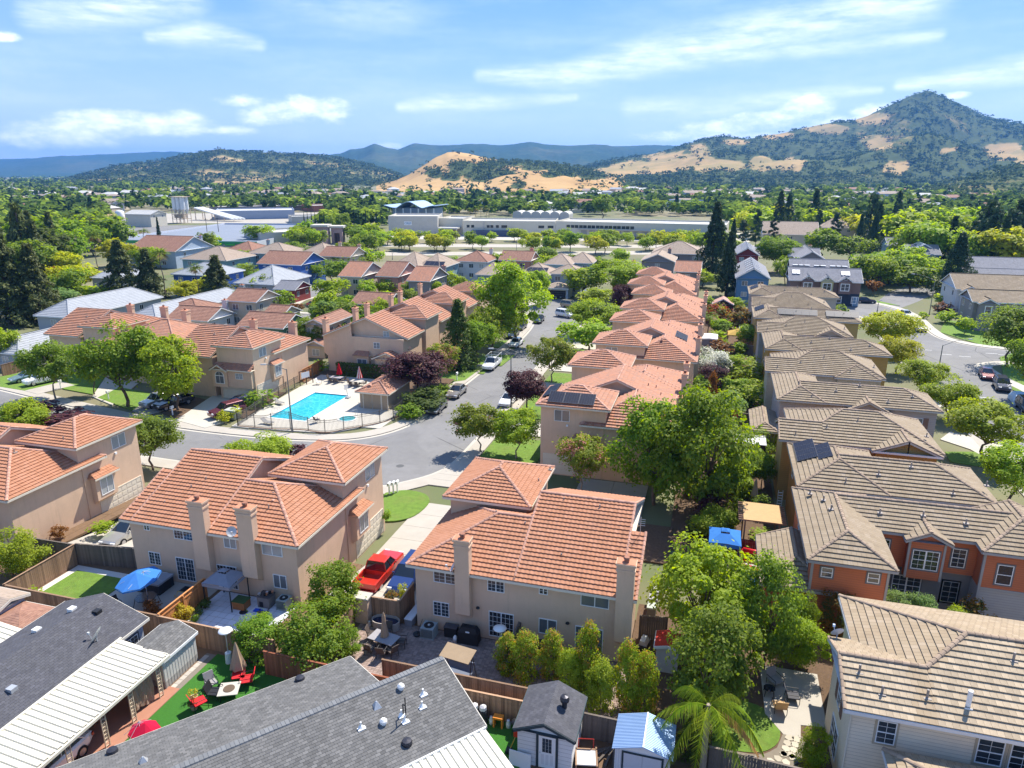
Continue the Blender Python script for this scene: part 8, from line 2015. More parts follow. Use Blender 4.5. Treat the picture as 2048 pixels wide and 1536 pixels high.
for u,v,l in ((346,832,'white twin mailboxes by the black pickup'),(122,778,'white mailbox before the far left trees'),(218,800,'white mailbox on the lawn under the large dark street tree'),(914,762,'white mailbox on the lawn beyond the purple plum'),(1047,838,'white mailbox by the purple plum on the right kerb')): mailbox(l,u,v)
hy=thing('fire_hydrant','yellow fire hydrant at the kerb by the pool house','hydrant',(*at(834,835),Z0+.12)); m=MB(); m.lathe([(0,0),(.17,0),(.17,.06),(.12,.08),(.12,.55),(.15,.58),(.1,.72),(.03,.8),(0,.8)],n=10); m.cyl((-.22,0,.45),(.22,0,.45),.07,.07,8); m.obj('hydrant',M('hydrant_yellow',(.65,.4,.03),.5,.08),hy)
for u,v in ((800,932),(393,905),(805,705)): 
    x,y=at(u,v); o=MB(); o.cyl((x,y,Z0+.004),(x,y,Z0+.01),.45,.45,16); tag(o.obj('manhole_cover',M('iron_cover',(.09,.09,.09),.7,.2)),['dark manhole cover on the street bend before the duplex driveway','dark manhole cover on the street left of the pool lamp','dark manhole cover up the street near the hedge'][(800,393,805).index(u)],'manhole cover')
# ------------------------------------------------ houses of the middle distance
def solve_u(p,ang,z,u):
    """distance from p along direction ang (at height z) at which picture column u is met"""
    c,s=math.cos(R(ang)),math.sin(R(ang)); lo,hi=0.,120.
    f=lambda d:pix(p[0]+c*d,p[1]+s*d,z)[0]-u
    a=f(0)
    for _ in range(40):
        m=(lo+hi)/2
        if f(m)*a>0: lo=m
        else: hi=m
    return lo
NWIN=0
def gh(label,u,v,u2,ez,d,kind='x',ends='hh',wall=None,roof=None,pitch=.4,rot=0,nw=2,w=None,two=True,over=.45,name='house',side=True,group=None,trim=None,gab_nw=0,zb=Z0):
    P0=at(u,v,ez); w=w or max(3,solve_u(P0,rot,ez,u2)); 
    h=House(name,label,'house',P0,rot,group,wall=wall,roof=roof,cap=roof,trim=trim or WHITE,detail=0,course=.5,tw=.32,lap=.05,zb=zb)
    h.w(over,w-over,over,d-over,zb-.1,ez-.03); h.r(0,w,0,d,ez,pitch,kind,ends,inset=over)
    storeys=[ez-1.9]+([ez-4.6] if two else [])
    for k in range(nw):
        x=over+(w-2*over)*(k+.5)/nw-.7
        for zz in storeys: h.win('-y',x,over,zz,1.4,1.2,glass=GLASS if k%2 else GLASSB)
    if gab_nw: h.win('-y',w/2-.4,over,ez+.1,.8,1.0,style='hung')
    if side:
        for k in range(2):
            for zz in storeys: h.win('+x' if P0[0]<0 else '-x',w-over if P0[0]<0 else over,(d*(k+.5)/2-.6) if P0[0]<0 else (d*(k+.5)/2+.6),zz,1.1,1.2)
    if zlib.crc32(label.encode())%3==0: h.chim(w*.7,w*.7+1,d-over+.01,d-over+.7,ez-3,ez+w*.1+1.6)
    return h
BEI=stucco('beige_house_wall',(.5,.43,.33)); BLU=siding('royal_blue_siding',(.035,.11,.36),.25); GRN=siding('green_siding',(.07,.18,.13),.25); WHI=siding('white_siding',(.6,.6,.6),.25); PNK=stucco('pink_house_wall',(.5,.25,.2)); TEA=siding('teal_grey_siding',(.22,.34,.38),.25); PBL=siding('pale_blue_siding',(.4,.48,.58),.25); GRYW=siding('grey_house_siding',(.24,.22,.22),.25); RDW=siding('dark_red_siding',(.22,.03,.03),.25); SBL=siding('slate_blue_siding',(.09,.2,.34),.25); YEL=siding('pale_yellow_siding',(.5,.45,.24),.25); BRW=siding('brown_siding',(.2,.13,.11),.25); PGW=stucco('pale_grey_house_wall',(.36,.38,.4)); PWH=stucco('pinkish_white_wall',(.56,.46,.4))
GH=[
('single-storey house with a broad pale grey hip roof at far left',66,631,137,2.2,26,'y','hh',PGW,LGREY,1,False),
('pale grey-roofed house behind the brown shingle roofs at left',258,633,312,2.0,30,'y','hh',PGW,LGREY,1,False),
('pale grey-roofed house cut by the left edge',-30,703,36,1.8,17,'y','hh',PGW,LGREY,1,False),
('low brown-roofed house behind the tile duplex, with a white and blue gable',330,637,415,2.2,9,'x','gg',WHI,BRSH,2,False),
('low brown-roofed house behind the blue-gabled one',318,620,395,2.2,9,'x','hh',BEI,BRSH,2,False),
('green house with a brown shingle roof and blue-edged gable',472,651,566,2.6,9,'x','gg',GRN,BRSH,3,False),
('beige two-storey house with a brown shingle roof on the upper street',450,601,512,4.6,9,'x','gg',BEI,BRSH,2,True),
('small beige brown-trimmed gabled house beside the pool hedge',603,648,652,4.4,10,'y','gg',BEI,BRSH,2,True),
('lower beige gabled wing in front of the brown-trimmed house',606,690,650,1.2,7,'y','gg',BEI,BRSH,1,False),
('beige wing with a brown roof on the upper street corner',520,632,562,2.2,8,'x','gg',BEI,BRSH,1,False),
('grey cottage with a brown roof left of the tile-roofed towers',699,607,775,3.2,9,'x','gg',GRYW,BRSH,2,False),
('royal blue two-storey house with a brown roof',512,527,602,5.,14,'x','gg',BLU,BRSH,2,True),
('pale grey-roofed low house before the royal blue house',466,566,548,2.2,18,'x','hh',PGW,LGREY,2,False),
('dark red low building behind the round shrubs',545,578,590,2.2,8,'x','gg',RDW,SLATE,0,False),
('royal blue house with a pale roof behind the shaggy palm',341,548,432,4.8,12,'x','hh',BLU,LGREY,3,True),
('pale-roofed house behind the bright tree at left',178,555,236,3.,12,'x','hh',PGW,LGREY,1,False),
('pale blue house with a brown roof before the green-trimmed store',252,500,350,4.6,20,'x','gg',PBL,BRSH,2,True),
('tan hip-roofed house left of the blue house',360,518,452,4.,16,'x','hh',TEA,TANSH,3,False),
('tan hip-roofed house with a round roof vent',492,506,572,4.6,14,'x','hh',TEA,TANSH,2,True),
('brown hip-roofed house behind the shaggy palm house',440,503,505,4.6,14,'x','hh',TEA,BRSH,2,True),
('tan pointed-roof house right of the blue one',597,507,652,4.6,14,'x','hh',BEI,TANSH,1,True),
('brown-roofed house beyond the royal blue one',635,512,700,4.6,12,'x','gg',BEI,BRSH,2,True),
('white gabled house with a streaky brown roof, left of three',675,552,722,4.6,14,'x','gg',PWH,TERRAF,2,True),
('pinkish gabled house with a brown roof, middle of three',750,552,797,4.6,14,'x','gg',PNK,BRSH,1,True),
('grey-fronted gabled house, right of three',812,561,860,4.6,13,'x','gg',GRYW,TERRAF,1,True),
('wide grey hip-roofed house with dark solar panels',765,541,838,4.2,20,'x','hh',TEA,TANSH,2,False),
('grey hip-roofed house behind the solar-panelled one',830,536,880,4.6,16,'x','hh',TEA,TANSH,2,True),
('white house with a brown hip roof and a bay',908,522,975,4.8,12,'x','hh',WHI,BRSH,3,True),
('dusky pink house with a chimney before the avenue trees',996,520,1062,4.6,11,'x','gg',PNK,BRSH,2,True),
('teal house with a grey hip roof left of the tall street tree',950,549,996,4.6,12,'x','hh',TEA,TANSH,1,True),
('house with a grey hip roof and blue solar panels',1034,549,1098,4.4,12,'x','hh',PBL,TANSH,2,True),
('teal-walled grey hip-roofed house beyond the cul-de-sac garage',1085,528,1142,4.8,12,'x','hh',TEA,TANSH,2,True),
('grey hip-roofed house right of the teal-walled one',1130,525,1185,4.8,12,'x','hh',TEA,TANSH,2,True),
('pale blue house with a double garage at the end of the cul-de-sac',1096,547,1165,4.6,10,'x','hh',PBL,TANSH,2,True),
('house with a brown tile roof behind the purple tree',1222,545,1268,4.6,10,'x','gg',PNK,TANSH,1,True),
('low white-roofed house with nested gables, right of the trees',1280,522,1350,3.6,14,'y','gg',GRYW,TANSH,1,False),
('grey hip-roofed house before the warehouse docks',1302,506,1410,4.4,16,'x','hh',GRYW,TANSH,3,True),
('orange tile-roofed house with a dark bay below the hip roofs',1348,543,1402,4.2,11,'x','gg',GRYW,TERRAF,1,True),
('dark red gabled house with white frames on its roof',1470,510,1520,5.,24,'y','gg',RDW,SLATE,2,True),
('slate blue gabled house with white frames on its roof',1471,556,1542,5.,26,'y','gg',SBL,SLATE,2,True),
('dark grey gabled house behind the row of gables',1592,520,1655,5.,22,'y','gg',GRYW,SLATE,2,True),
('long slate-roofed house behind the row of gables',1576,512,1642,5.,10,'x','gg',YEL,SLATE,2,True),
('grey-gabled house among trees beyond the gated street',1775,492,1850,5.,12,'x','gg',TEA,SLATE,3,True),
('slate house with white roof frames and a blue gable beyond the gated street',1815,508,1884,5.,12,'x','gg',SBL,SLATE,3,True),
('long slate-roofed house at the right edge',1935,540,2120,4.6,14,'x','gg',GRYW,SLATE,6,True),
('second long slate-roofed house at the right edge, in front',1925,560,2120,3.6,12,'x','gg',GRYW,SLATE,4,True),
('white-fronted corner house with a brown roof at right',1912,578,2075,4.8,13,'x','gg',WHI,BROWN,2,True),
('grey corner house with porch and brown roof at right',1945,603,2120,4.8,9,'x','gg',GRYW,BROWN,4,True),
('tan-roofed house behind the pines, left one',1525,468,1640,5.,22,'x','gg',BEI,TANSH,3,False),
('tan-roofed house behind the pines, right one',1640,455,1712,5.,22,'x','hh',BEI,TANSH,3,False),
('tan-roofed house behind the dark pair of conifers',1750,468,1800,5.,22,'x','hh',BEI,TANSH,2,False),
('brown-roofed house among trees at right',1935,470,1975,4.,12,'x','hh',BEI,BRSH,2,False),
]
for (lab,u,v,u2,ez,d,ax,en,wl,rf,nw,two) in GH:
    h=gh(lab,u,v,u2,ez,d,ax,en,wl,rf,nw=nw,two=two,pitch=.42 if ax=='x' or d<16 else .6)
    if 'solar' in lab or 'white frames' in lab or 'roof frames' in lab:
        if 'white' in lab:
            b=MB()
            for k in range(6):
                y=1.+k*(d-2)/6; w_=solve_u(at(u,v,ez),0,ez,u2)
                bar(b,(w_*.28,y,ez-Z0+w_*.28*.6+.25),(w_*.5,y,ez-Z0+w_*.5*.6+.25),.35,.1,.05); bar(b,(w_*.72,y,ez-Z0+w_*.28*.6+.25),(w_*.5,y,ez-Z0+w_*.5*.6+.25),.35,.1,.05)
            b.obj('roof_frames',WHITE,h.root,kind='stuff')
        else: h.solar((2.,1.5,ez+.6),(1.4,2.2),4,1,slope=(0,.42),up=.15)
    if 'double garage' in lab: 
        h.w(.2,6.5,-5.5,.44,Z0,1.7); h.r(-.1,6.8,-5.9,.6,1.75,.35,'x','hh',caps=False); garage(h.root,'-y',.7,-5.5,.1,5.3,2.2,BLACK)
    if 'corner house' in lab:
        h.w(1.2,4.2,-1.0,.44,Z0,4.6); h.r(.9,4.5,-1.3,3,4.65,.55,'y','gg'); h.win('-y',2.2,-1.0,2.6,1.1,1.5,style='hung',trim=WHITE)
    h.done()
# row of gabled town houses
h=House('town_houses','row of joined town houses with brown, yellow and brown gables over navy doors','town houses',at(1578,560,4.8),0,None,wall=BRW,roof=SLATE,trim=WHITE,cap=SLATE,detail=0,course=.5,lap=.05)
w=solve_u(at(1578,560,4.8),0,4.8,1727); n=h.wmat(siding('navy_siding',(.02,.035,.06),.25)); y_=h.wmat(YEL)
h.w(.4,w-.4,.4,10,2.0,4.75).w(.4,w-.4,.45,10,Z0,1.998,n); h.r(0,w,0,10.4,4.8,.5,'x','gg')
for k,(a,b) in enumerate(((.16,.36),(.42,.62),(.66,.86))):
    x0,x1=w*a,w*b; h.w(x0+.3,x1-.3,-.6,.398,2.0,4.9,y_ if k==1 else 0); h.r(x0,x1,-.9,4.5,4.95,.75,'y','gg',y_ if k==1 else 0,inset=.3)
    h.win('-y',(x0+x1)/2-.9,-.6,2.8,1.8,1.6,style='twin',trim=WHITE); h.win('-y',(x0+x1)/2-.3,-.6,5.3,.6,.9,style='hung')
for k in range(5): h.win('-y',w*(.08+.2*k),.45,-.3,1.0,1.5,style='hung',trim=WHITE)
h.door('-y',w*.9,.45,Z0+.1,1.1,2.2,M('blue_grey_door',(.16,.26,.36),.5,.1)); h.door('-y',w*.5,.45,Z0+.1,1.1,2.2,M('blue_grey_door',(.16,.26,.36),.5,.1))
b=MB()
for (a,c) in ((.05,.16),(.72,.84)):
    for k in range(2): b.hexa([(w*a+k*w*(c-a)/2,2.2,7.2),(w*a+(k+.9)*w*(c-a)/2,2.2,7.2),(w*a+(k+.9)*w*(c-a)/2,3.6,7.9),(w*a+k*w*(c-a)/2,3.6,7.9)],[(w*a+k*w*(c-a)/2,2.2,7.3),(w*a+(k+.9)*w*(c-a)/2,2.2,7.3),(w*a+(k+.9)*w*(c-a)/2,3.6,8.),(w*a+k*w*(c-a)/2,3.6,8.)])
b.obj('roof_frames',WHITE,h.root,kind='stuff'); h.done()
h=gh('second row of slate-roofed town houses behind the gables, with white roof frames',1580,540,1700,4.9,10,'x','gg',BRW,SLATE,nw=0,two=False,pitch=.5)
b=MB(); w=solve_u(at(1580,540,4.9),0,4.9,1700)
for k in range(10): b.box(w*(.05+.09*k),1.5,7.1,w*(.05+.09*k)+1.6,4.,7.25) if k not in(3,6) else None
b.obj('roof_frames',WHITE,h.root,kind='stuff'); h.done()
# ------------------------------------------------ large buildings beyond the avenue
def hall(name,label,cat,u0,v0,u1,v1,vt,depth,wall,roof,parapet=.8,root=None):
    a=Vector(at(u0,v0)); b=Vector(at(u1,v1)); ang=math.degrees(math.atan2((b-a).y,(b-a).x)); L=(b-a).length; hgt=zat(a.x,a.y,vt)-Z0
    t_=thing(name,label,cat,(a.x,a.y,Z0),ang) 
    m=MB(); m.box(0,0,-.5,L,depth,hgt-.02-parapet); m.box(0,0,hgt-.02-parapet,L,.3,hgt); m.box(0,depth-.3,hgt-.02-parapet,L,depth,hgt); m.box(0,.3,hgt-.02-parapet,.3,depth-.3,hgt); m.box(L-.3,.3,hgt-.02-parapet,L,depth-.3,hgt); m.obj('wall',wall,t_)
    m=MB(); m.face([(.3,.3,hgt-parapet),(L-.3,.3,hgt-parapet),(L-.3,depth-.3,hgt-parapet),(.3,depth-.3,hgt-parapet)]); m.obj('roof',roof,t_)
    return t_,L,hgt
WH=stucco('warehouse_cream_wall',(.62,.57,.46)); WH2=stucco('warehouse_grey_wall',(.52,.49,.43)); WR=M('white_membrane_roof',(.5,.49,.46),.8,.06); NAVYP=M('navy_plinth',(.06,.08,.14),.8,.1); DKW=M('dark_window',(.02,.025,.035),.2,.1,spec=.8)
def bits(root,name,boxes,mat):
    for b in boxes: m=MB(); m.box(*b); m.obj(name,mat,root)
t_,L,H1=hall('warehouse','tall windowless end block of the long warehouse, with a blue and white sign','warehouse',778,470,876,470,432,26,WH2,WR)
s=thing('wall_sign','white sign with blue letters on the warehouse end block','sign',(0,0,0)); 
sx=L*.32; s.parent=None; X,Y=at(778,470); a=t_.rotation_euler.z; s.rotation_euler=(0,0,a); s.location=(X+math.cos(a)*sx,Y+math.sin(a)*sx,Z0+H1-4.6)
m=MB(); m.box(0,-.12,0,3.9,-.02,1.9); m.obj('board',WHITE,s)
fc=bpy.data.curves.new('sign_letters','FONT'); fc.body='OREF'; fc.size=1.55; fc.extrude=.03; fc.space_character=.92; fo=bpy.data.objects.new('lettering',fc); COL.objects.link(fo); fo.parent=s; fo.location=(.18,-.15,.42); fo.rotation_euler=(R(90),0,0); fc.materials.append(M('sign_blue',(.03,.2,.42),.5,.05))
me=bpy.data.meshes.new_from_object(fo); f2=link('lettering',me,s,mw=Matrix.Translation(fo.location)@Matrix.Rotation(R(90),4,'X')); bpy.data.objects.remove(fo)
bits(t_,'wall_rib',[(L*k/14-.06,-.08,0,L*k/14+.06,-.002,H1-1) for k in range(1,14)],WH2)
t2,L2,H2=hall('warehouse','recessed link of the long warehouse with a white loading canopy','warehouse',876.5,468,926,469,436,22,WH,WR)
m=MB(); m.box(2,-7,3.2,L2-1,-.01,3.9); m.obj('loading_canopy',WR,t2); bits(t2,'canopy_post',[(2.2,-6.8,0,2.4,-6.6,3.2),(L2-1.4,-6.8,0,L2-1.2,-6.6,3.2)],WHITEMETAL)
t3,L3,H3=hall('warehouse','cream office part of the long warehouse with dark windows and a navy plinth','warehouse',926.5,472,1110,474,441,24,WH,WR)
bits(t3,'window',[(L3*k,-.06,H3*.55,L3*k+1.5,.02,H3*.72) for k in (.04,.09,.26,.3,.36,.42,.45,.82,.85,.92,.95)],DKW); m=MB(); m.box(L3*.1,-3,0,L3*.55,-.01,3.); m.obj('entrance_block',NAVYP,t3)
bits(t3,'wall_pier',[(L3*.22,-.3,0,L3*.235,-.002,H3)],WH2)
t4,L4,H4=hall('warehouse','long dock side of the warehouse with a row of loading doors','warehouse',1110.5,474,1450,484,442,28,WH,WR)
bits(t4,'window',[(L4*(.07+.0515*k),-.06,H4*.6,L4*(.07+.0515*k)+1.8,.02,H4*.78) for k in range(8)]+[(L4*(.07+.0515*k)+2.2,-.06,H4*.6,L4*(.07+.0515*k)+4.,.02,H4*.78) for k in range(8)],DKW)
m=MB(); m.box(L4*.14,-1.5,H4*.52,L4*.9,-.01,H4*.57); m.obj('dock_awning',WH2,t4); m=MB(); m.box(L4*.14,-.5,0,L4*.9,-.01,H4*.16); m.obj('dock_plinth',NAVYP,t4)
bits(t4,'dock_door',[(L4*(.16+.052*k),-.08,H4*.17,L4*(.16+.052*k)+3.,.02,H4*.48) for k in range(14)]+[(L4*.04,-.08,0,L4*.04+4,.02,H4*.52)],M('dock_door_grey',(.36,.35,.33),.7,.1))
# store with green trim
t5,L5,H5=hall('store','long low store with a blue-grey roof, green trim and white walls','store',205,490,515,494,479,108,stucco('store_white_wall',(.5,.53,.6)),M('blue_grey_roof',(.2,.225,.27),.8,.12,.2),.8)
GT=M('store_green',(.05,.3,.12),.6,.1); m=MB(); m.box(0,-.4,H5-1.3,L5,-.002,H5-.3); m.obj('trim_band',GT,t5); bits(t5,'sign_panel',[(L5*k,-.5,1.2,L5*k+4.5,-.41,H5-1.9) for k in (.66,.72,.8)],M('bright_green_panel',(.08,.5,.08),.6,.1))
m=MB(); m.box(0,-2.4,H5-1.9,L5*.55,-.41,H5-1.62); m.obj('shop_canopy',WR,t5)
t6,L6,H6=hall('store','low white-roofed building right of the store','store',522,488,628,482,466,25,WH2,WR)
# arched gateway towers
def tower(label,u0,u1,vb,vt,arch):
    a=Vector(at(u0,vb)); b=Vector(at(u1,vb)); L=(b-a).length; hh=zat(a.x,a.y,vt)-Z0; t_=thing('gateway_tower',label,'tower',(a.x,a.y,Z0),math.degrees(math.atan2((b-a).y,(b-a).x)))
    PK_=stucco('pink_grey_tower',(.36,.27,.27)); m=MB()
    if arch: m.box(0,0,0,L*.25,L,hh); m.box(L*.75,0,0,L,L,hh); m.box(L*.25,0,hh*.72,L*.75,L,hh); m.box(L*.25,L*.9,0,L*.75,L,hh*.72)
    else: m.box(0,0,0,L,L,hh)
    m.obj('wall',PK_,t_); m=MB(); m.box(-.8,-.8,hh,L+.8,L+.8,hh+.9); m.obj('cornice',WH2,t_)
    if not arch: bits(t_,'window',[(L*.3,-.05,hh*.6,L*.45,.02,hh*.75)],DKW)
    else:
        m=MB(); m.face([(L*.5+L*.25*math.cos(math.pi*k/10),-.06,hh*.5+L*.25*math.sin(math.pi*k/10)) for k in range(11)]+[(L*.25,-.06,hh*.3),(L*.75,-.06,hh*.3)][::-1] if 0 else [(L*.5+L*.3*math.cos(math.pi*k/10),-.06,hh*.68+L*.3*math.sin(math.pi*k/10)) for k in range(11)]); m.obj('arch_top',PK_,t_)
tower('square pink-grey gateway tower left of the arch',628,655,490,454,False); tower('pink-grey gateway tower with a tall dark arch',664,686,488,456,True)
# batch plant and sheds
t7=thing('silos','cluster of white silos on a steel frame, at the batch plant','silo',(*at(350,446),Z0)); z1=zat(*at(350,446),394)-Z0; m=MB()
for k in range(3):
    for j in range(2): s=MB(); s.cyl((1.4+k*3.,j*3.2,z1*.52),(1.4+k*3.,j*3.2,z1),1.5,1.5,12); s.cyl((1.4+k*3.,j*3.2,z1*.36),(1.4+k*3.,j*3.2,z1*.52),.4,1.5,12,cap=False); s.obj('silo',M('silo_white',(.66,.67,.68),.5,.06),t7)
for x in(0,3.,6.,9.):
    for y in(-1.6,4.6): m.box(x-.15,y-.15,0,x+.15,y+.15,z1*.55)
for zz in(.15,.33,.5): m.box(-.2,-1.7,z1*zz,9.2,-1.5,z1*zz+.3); m.box(-.2,4.5,z1*zz,9.2,4.7,z1*zz+.3)
for k in range(3): m.cyl((k*3.,-1.6,z1*.15),(k*3.+3,-1.6,z1*.5),.12,n=4); m.cyl((k*3.+3,-1.6,z1*.15),(k*3.,-1.6,z1*.5),.12,n=4)
m.box(-.6,-2,z1+.01,9.6,5,z1+.3); m.obj('steel_frame',M('rusty_white_steel',(.5,.4,.3),.8,.2),t7); m=MB(); m.box(1,-1.,z1*.2,8,3.,z1*.34); m.obj('hopper',M('rusty_white_steel',(.5,.4,.3),.8,.2),t7)
cv=thing('conveyors','four parallel sloping conveyor tubes at the batch plant','conveyor',(*at(392,440),Z0)); A=Vector((0,0,zat(*at(392,440),416)-Z0)); e=Vector(at(468,444))-Vector(at(392,440)); B=Vector((e.x,e.y,1.5))
for k in range(4): m=MB(); o_=Vector((0,k*2.4,0)); bar(m,A+o_,B+o_+Vector((k*1.,0,0)),1.2,.3,.5); m.obj('conveyor',WHITEMETAL,cv)
m=MB()
for k in range(5): p=A.lerp(B,k/5); m.box(p.x-.2,-.2,0,p.x+.2,.2,max(.3,p.z-.4)); m.box(p.x-.2,7,0,p.x+.2,7.4,max(.3,p.z-.4))
m.obj('support',M('rusty_white_steel',(.5,.4,.3),.8,.2),cv)
gpl=[('white steel shed with a gabled front at the batch plant',247,444,313,5.5,14,'x','gg',WH,WR),]
h=gh(gpl[0][0],247,428,300,6.2,14,'x','gg',WH,WR,pitch=.3,nw=0,two=False,name='industrial_shed'); h.done()
tk_=thing('water_tank','white upright tank beside the white steel shed','tank',(*at(242,444),Z0)); m=MB(); m.lathe([(0,0),(2.6,0),(2.6,6.6),(1.5,7.3),(0,7.5)],n=16); m.obj('tank',WHITEMETAL,tk_,True)
for lab,u0,v0,u1,v1,vt,dp,wl,rf in (('long blue-walled industrial building behind the batch plant',430,440,590,437,422,40,M('blue_panel_wall',(.28,.33,.42),.6,.1),WR),('long industrial building with grey and brown wall panels',420,424,628,420,414,30,M('brown_grey_panel',(.27,.22,.2),.7,.15),WR),('orange and grey end of the industrial buildings',628,424,692,422,411,30,M('orange_panel',(.4,.16,.1),.7,.1),WR),
   ('low white workshop behind the row of cypresses',585,447,660,445,433,20,WH2,WR),('pale building with blue front behind the cypresses',690,440,745,440,424,25,M('blue_panel_wall',(.28,.33,.42),.6,.1),WR),('long white building beyond the warehouse roof',1085,428,1170,426,421,25,WH,WR),('white and blue three-storey building in the distance',1285,414,1330,414,401,20,M('white_blue_wall',(.5,.55,.65),.6,.1),WR),('long navy and white flats in the distance',1335,413,1432,412,400,18,M('white_blue_wall',(.5,.55,.65),.6,.1),WR),
   ('white long-roofed sheds right of the pines, front one',1640,440,1708,440,430,30,WH,WR),('white long-roofed sheds right of the pines, rear one',1622,432,1704,432,424,14,WH,WR),('white flat-roofed building far right of the pines',1595,411,1660,410,401,16,WH,WR),('long white school building in the distance at right',1660,405,1790,406,400,12,WH,WR),('pale block on the lower slope at right',1890,418,1935,418,408,14,PGW,WR),('white villa at the foot of the dark hill',1880,388,1905,388,376,10,WH,WR),('blue-grey roofed house rows right, with white fronts',1845,423,1870,423,415,10,PBL,WR)):
    q,l_,h_=hall('building',lab,'building',u0,v0,u1,v1,vt,dp,wl,rf)
    if 'flats' in lab or 'storey' in lab: bits(q,'window',[(l_*(k+.3)/8,-.06,h_*.6,l_*(k+.3)/8+1.5,.02,h_*.78) for k in range(8)],DKW)
for k,(u,v,u2,z_) in enumerate(((1462,436,1505,4.),(1505,432,1535,4.),(1528,434,1560,4.),(1555,436,1590,4.))): h=gh('pink-roofed storage sheds behind the tan roofs',u,v,u2,z_,14,'y','gg',M('blue_panel_wall',(.28,.33,.42),.6,.1),M('pink_metal_roof',(.5,.36,.31),.7,.12),nw=0,two=False,group='pink-roofed storage sheds',pitch=.25); h.done()
# wavy blue roof pavilion
wp=thing('wavy_roof_hall','hall with a blue wave-shaped roof behind the warehouse','building',(*at(772,446),Z0)); a=Vector(at(772,446)); b=Vector(at(880,446)); L=(b-a).length; z1=zat(a.x,a.y,412)-Z0; m=MB(); n=24
for k in range(n):
    f=lambda k_:z1+.8*math.sin(k_*.52+2)+(2.2 if 6<k_<18 else 0)*math.sin(math.pi*(k_-6)/12)
    m.hexa([(L*k/n,-2,f(k)-.4),(L*(k+1)/n,-2,f(k+1)-.4),(L*(k+1)/n,22,f(k+1)-.4),(L*k/n,22,f(k)-.4)],[(L*k/n,-2,f(k)),(L*(k+1)/n,-2,f(k+1)),(L*(k+1)/n,22,f(k+1)),(L*k/n,22,f(k))])
m.obj('roof',M('sky_blue_roof',(.3,.42,.56),.5,.08),wp); m=MB(); m.box(L*.1,3,0,L*.9,20,z1-1.2); m.obj('wall',M('blue_panel_wall',(.28,.33,.42),.6,.1),wp)
for k in range(7): m=MB(); m.box(L*(.05+.15*k),-.5,0,L*(.05+.15*k)+.6,.1,z1-1.2); m.obj('column',WHITE,wp)
gd=thing('greenhouse_domes','row of white rounded roof vaults behind the warehouse','building',(*at(1025,440),Z0)); L=math.dist(at(1025,440),at(1140,440))
for k in range(6):
    m=MB(); w=L/6
    for j in range(8):
        a0,a1=math.pi*j/8,math.pi*(j+1)/8; f=lambda a:(k*w+w/2-w*.48*math.cos(a),w*.3*math.sin(a)+4)
        m.face([(f(a0)[0],0,f(a0)[1]),(f(a1)[0],0,f(a1)[1]),(f(a1)[0],14,f(a1)[1]),(f(a0)[0],14,f(a0)[1])])
    m.face([(k*w+w/2-w*.48*math.cos(math.pi*j/8),0,w*.3*math.sin(math.pi*j/8)+4) for j in range(9)]); m.box(k*w+.1,.05,0,(k+1)*w-.1,14,3.99); m.obj('vault',WR,gd)
# utility poles
for u,vb,vt,l in ((118,500,462,'thin power pole before the left tree belt'),(160,495,455,'power pole with cross-arms at left'),(415,470,436,'dark pole by the store, left one'),(438,470,434,'dark pole by the store, right one'),(978,440,415,'thin pole behind the warehouse office'),(1292,420,399,'pole before the distant white flats'),(935,470,448,'pole at the warehouse office')):
    x,y=at(u,vb); p=thing('utility_pole',l,'pole',(x,y,Z0)); h_=zat(x,y,vt)-Z0; m=MB(); m.cyl((0,0,0),(0,0,h_),.16,.12,6); m.obj('pole',TRD,p); m=MB(); m.box(-1.2,-.06,h_-.9,1.2,.06,h_-.75); m.obj('cross_arm',TRD,p)
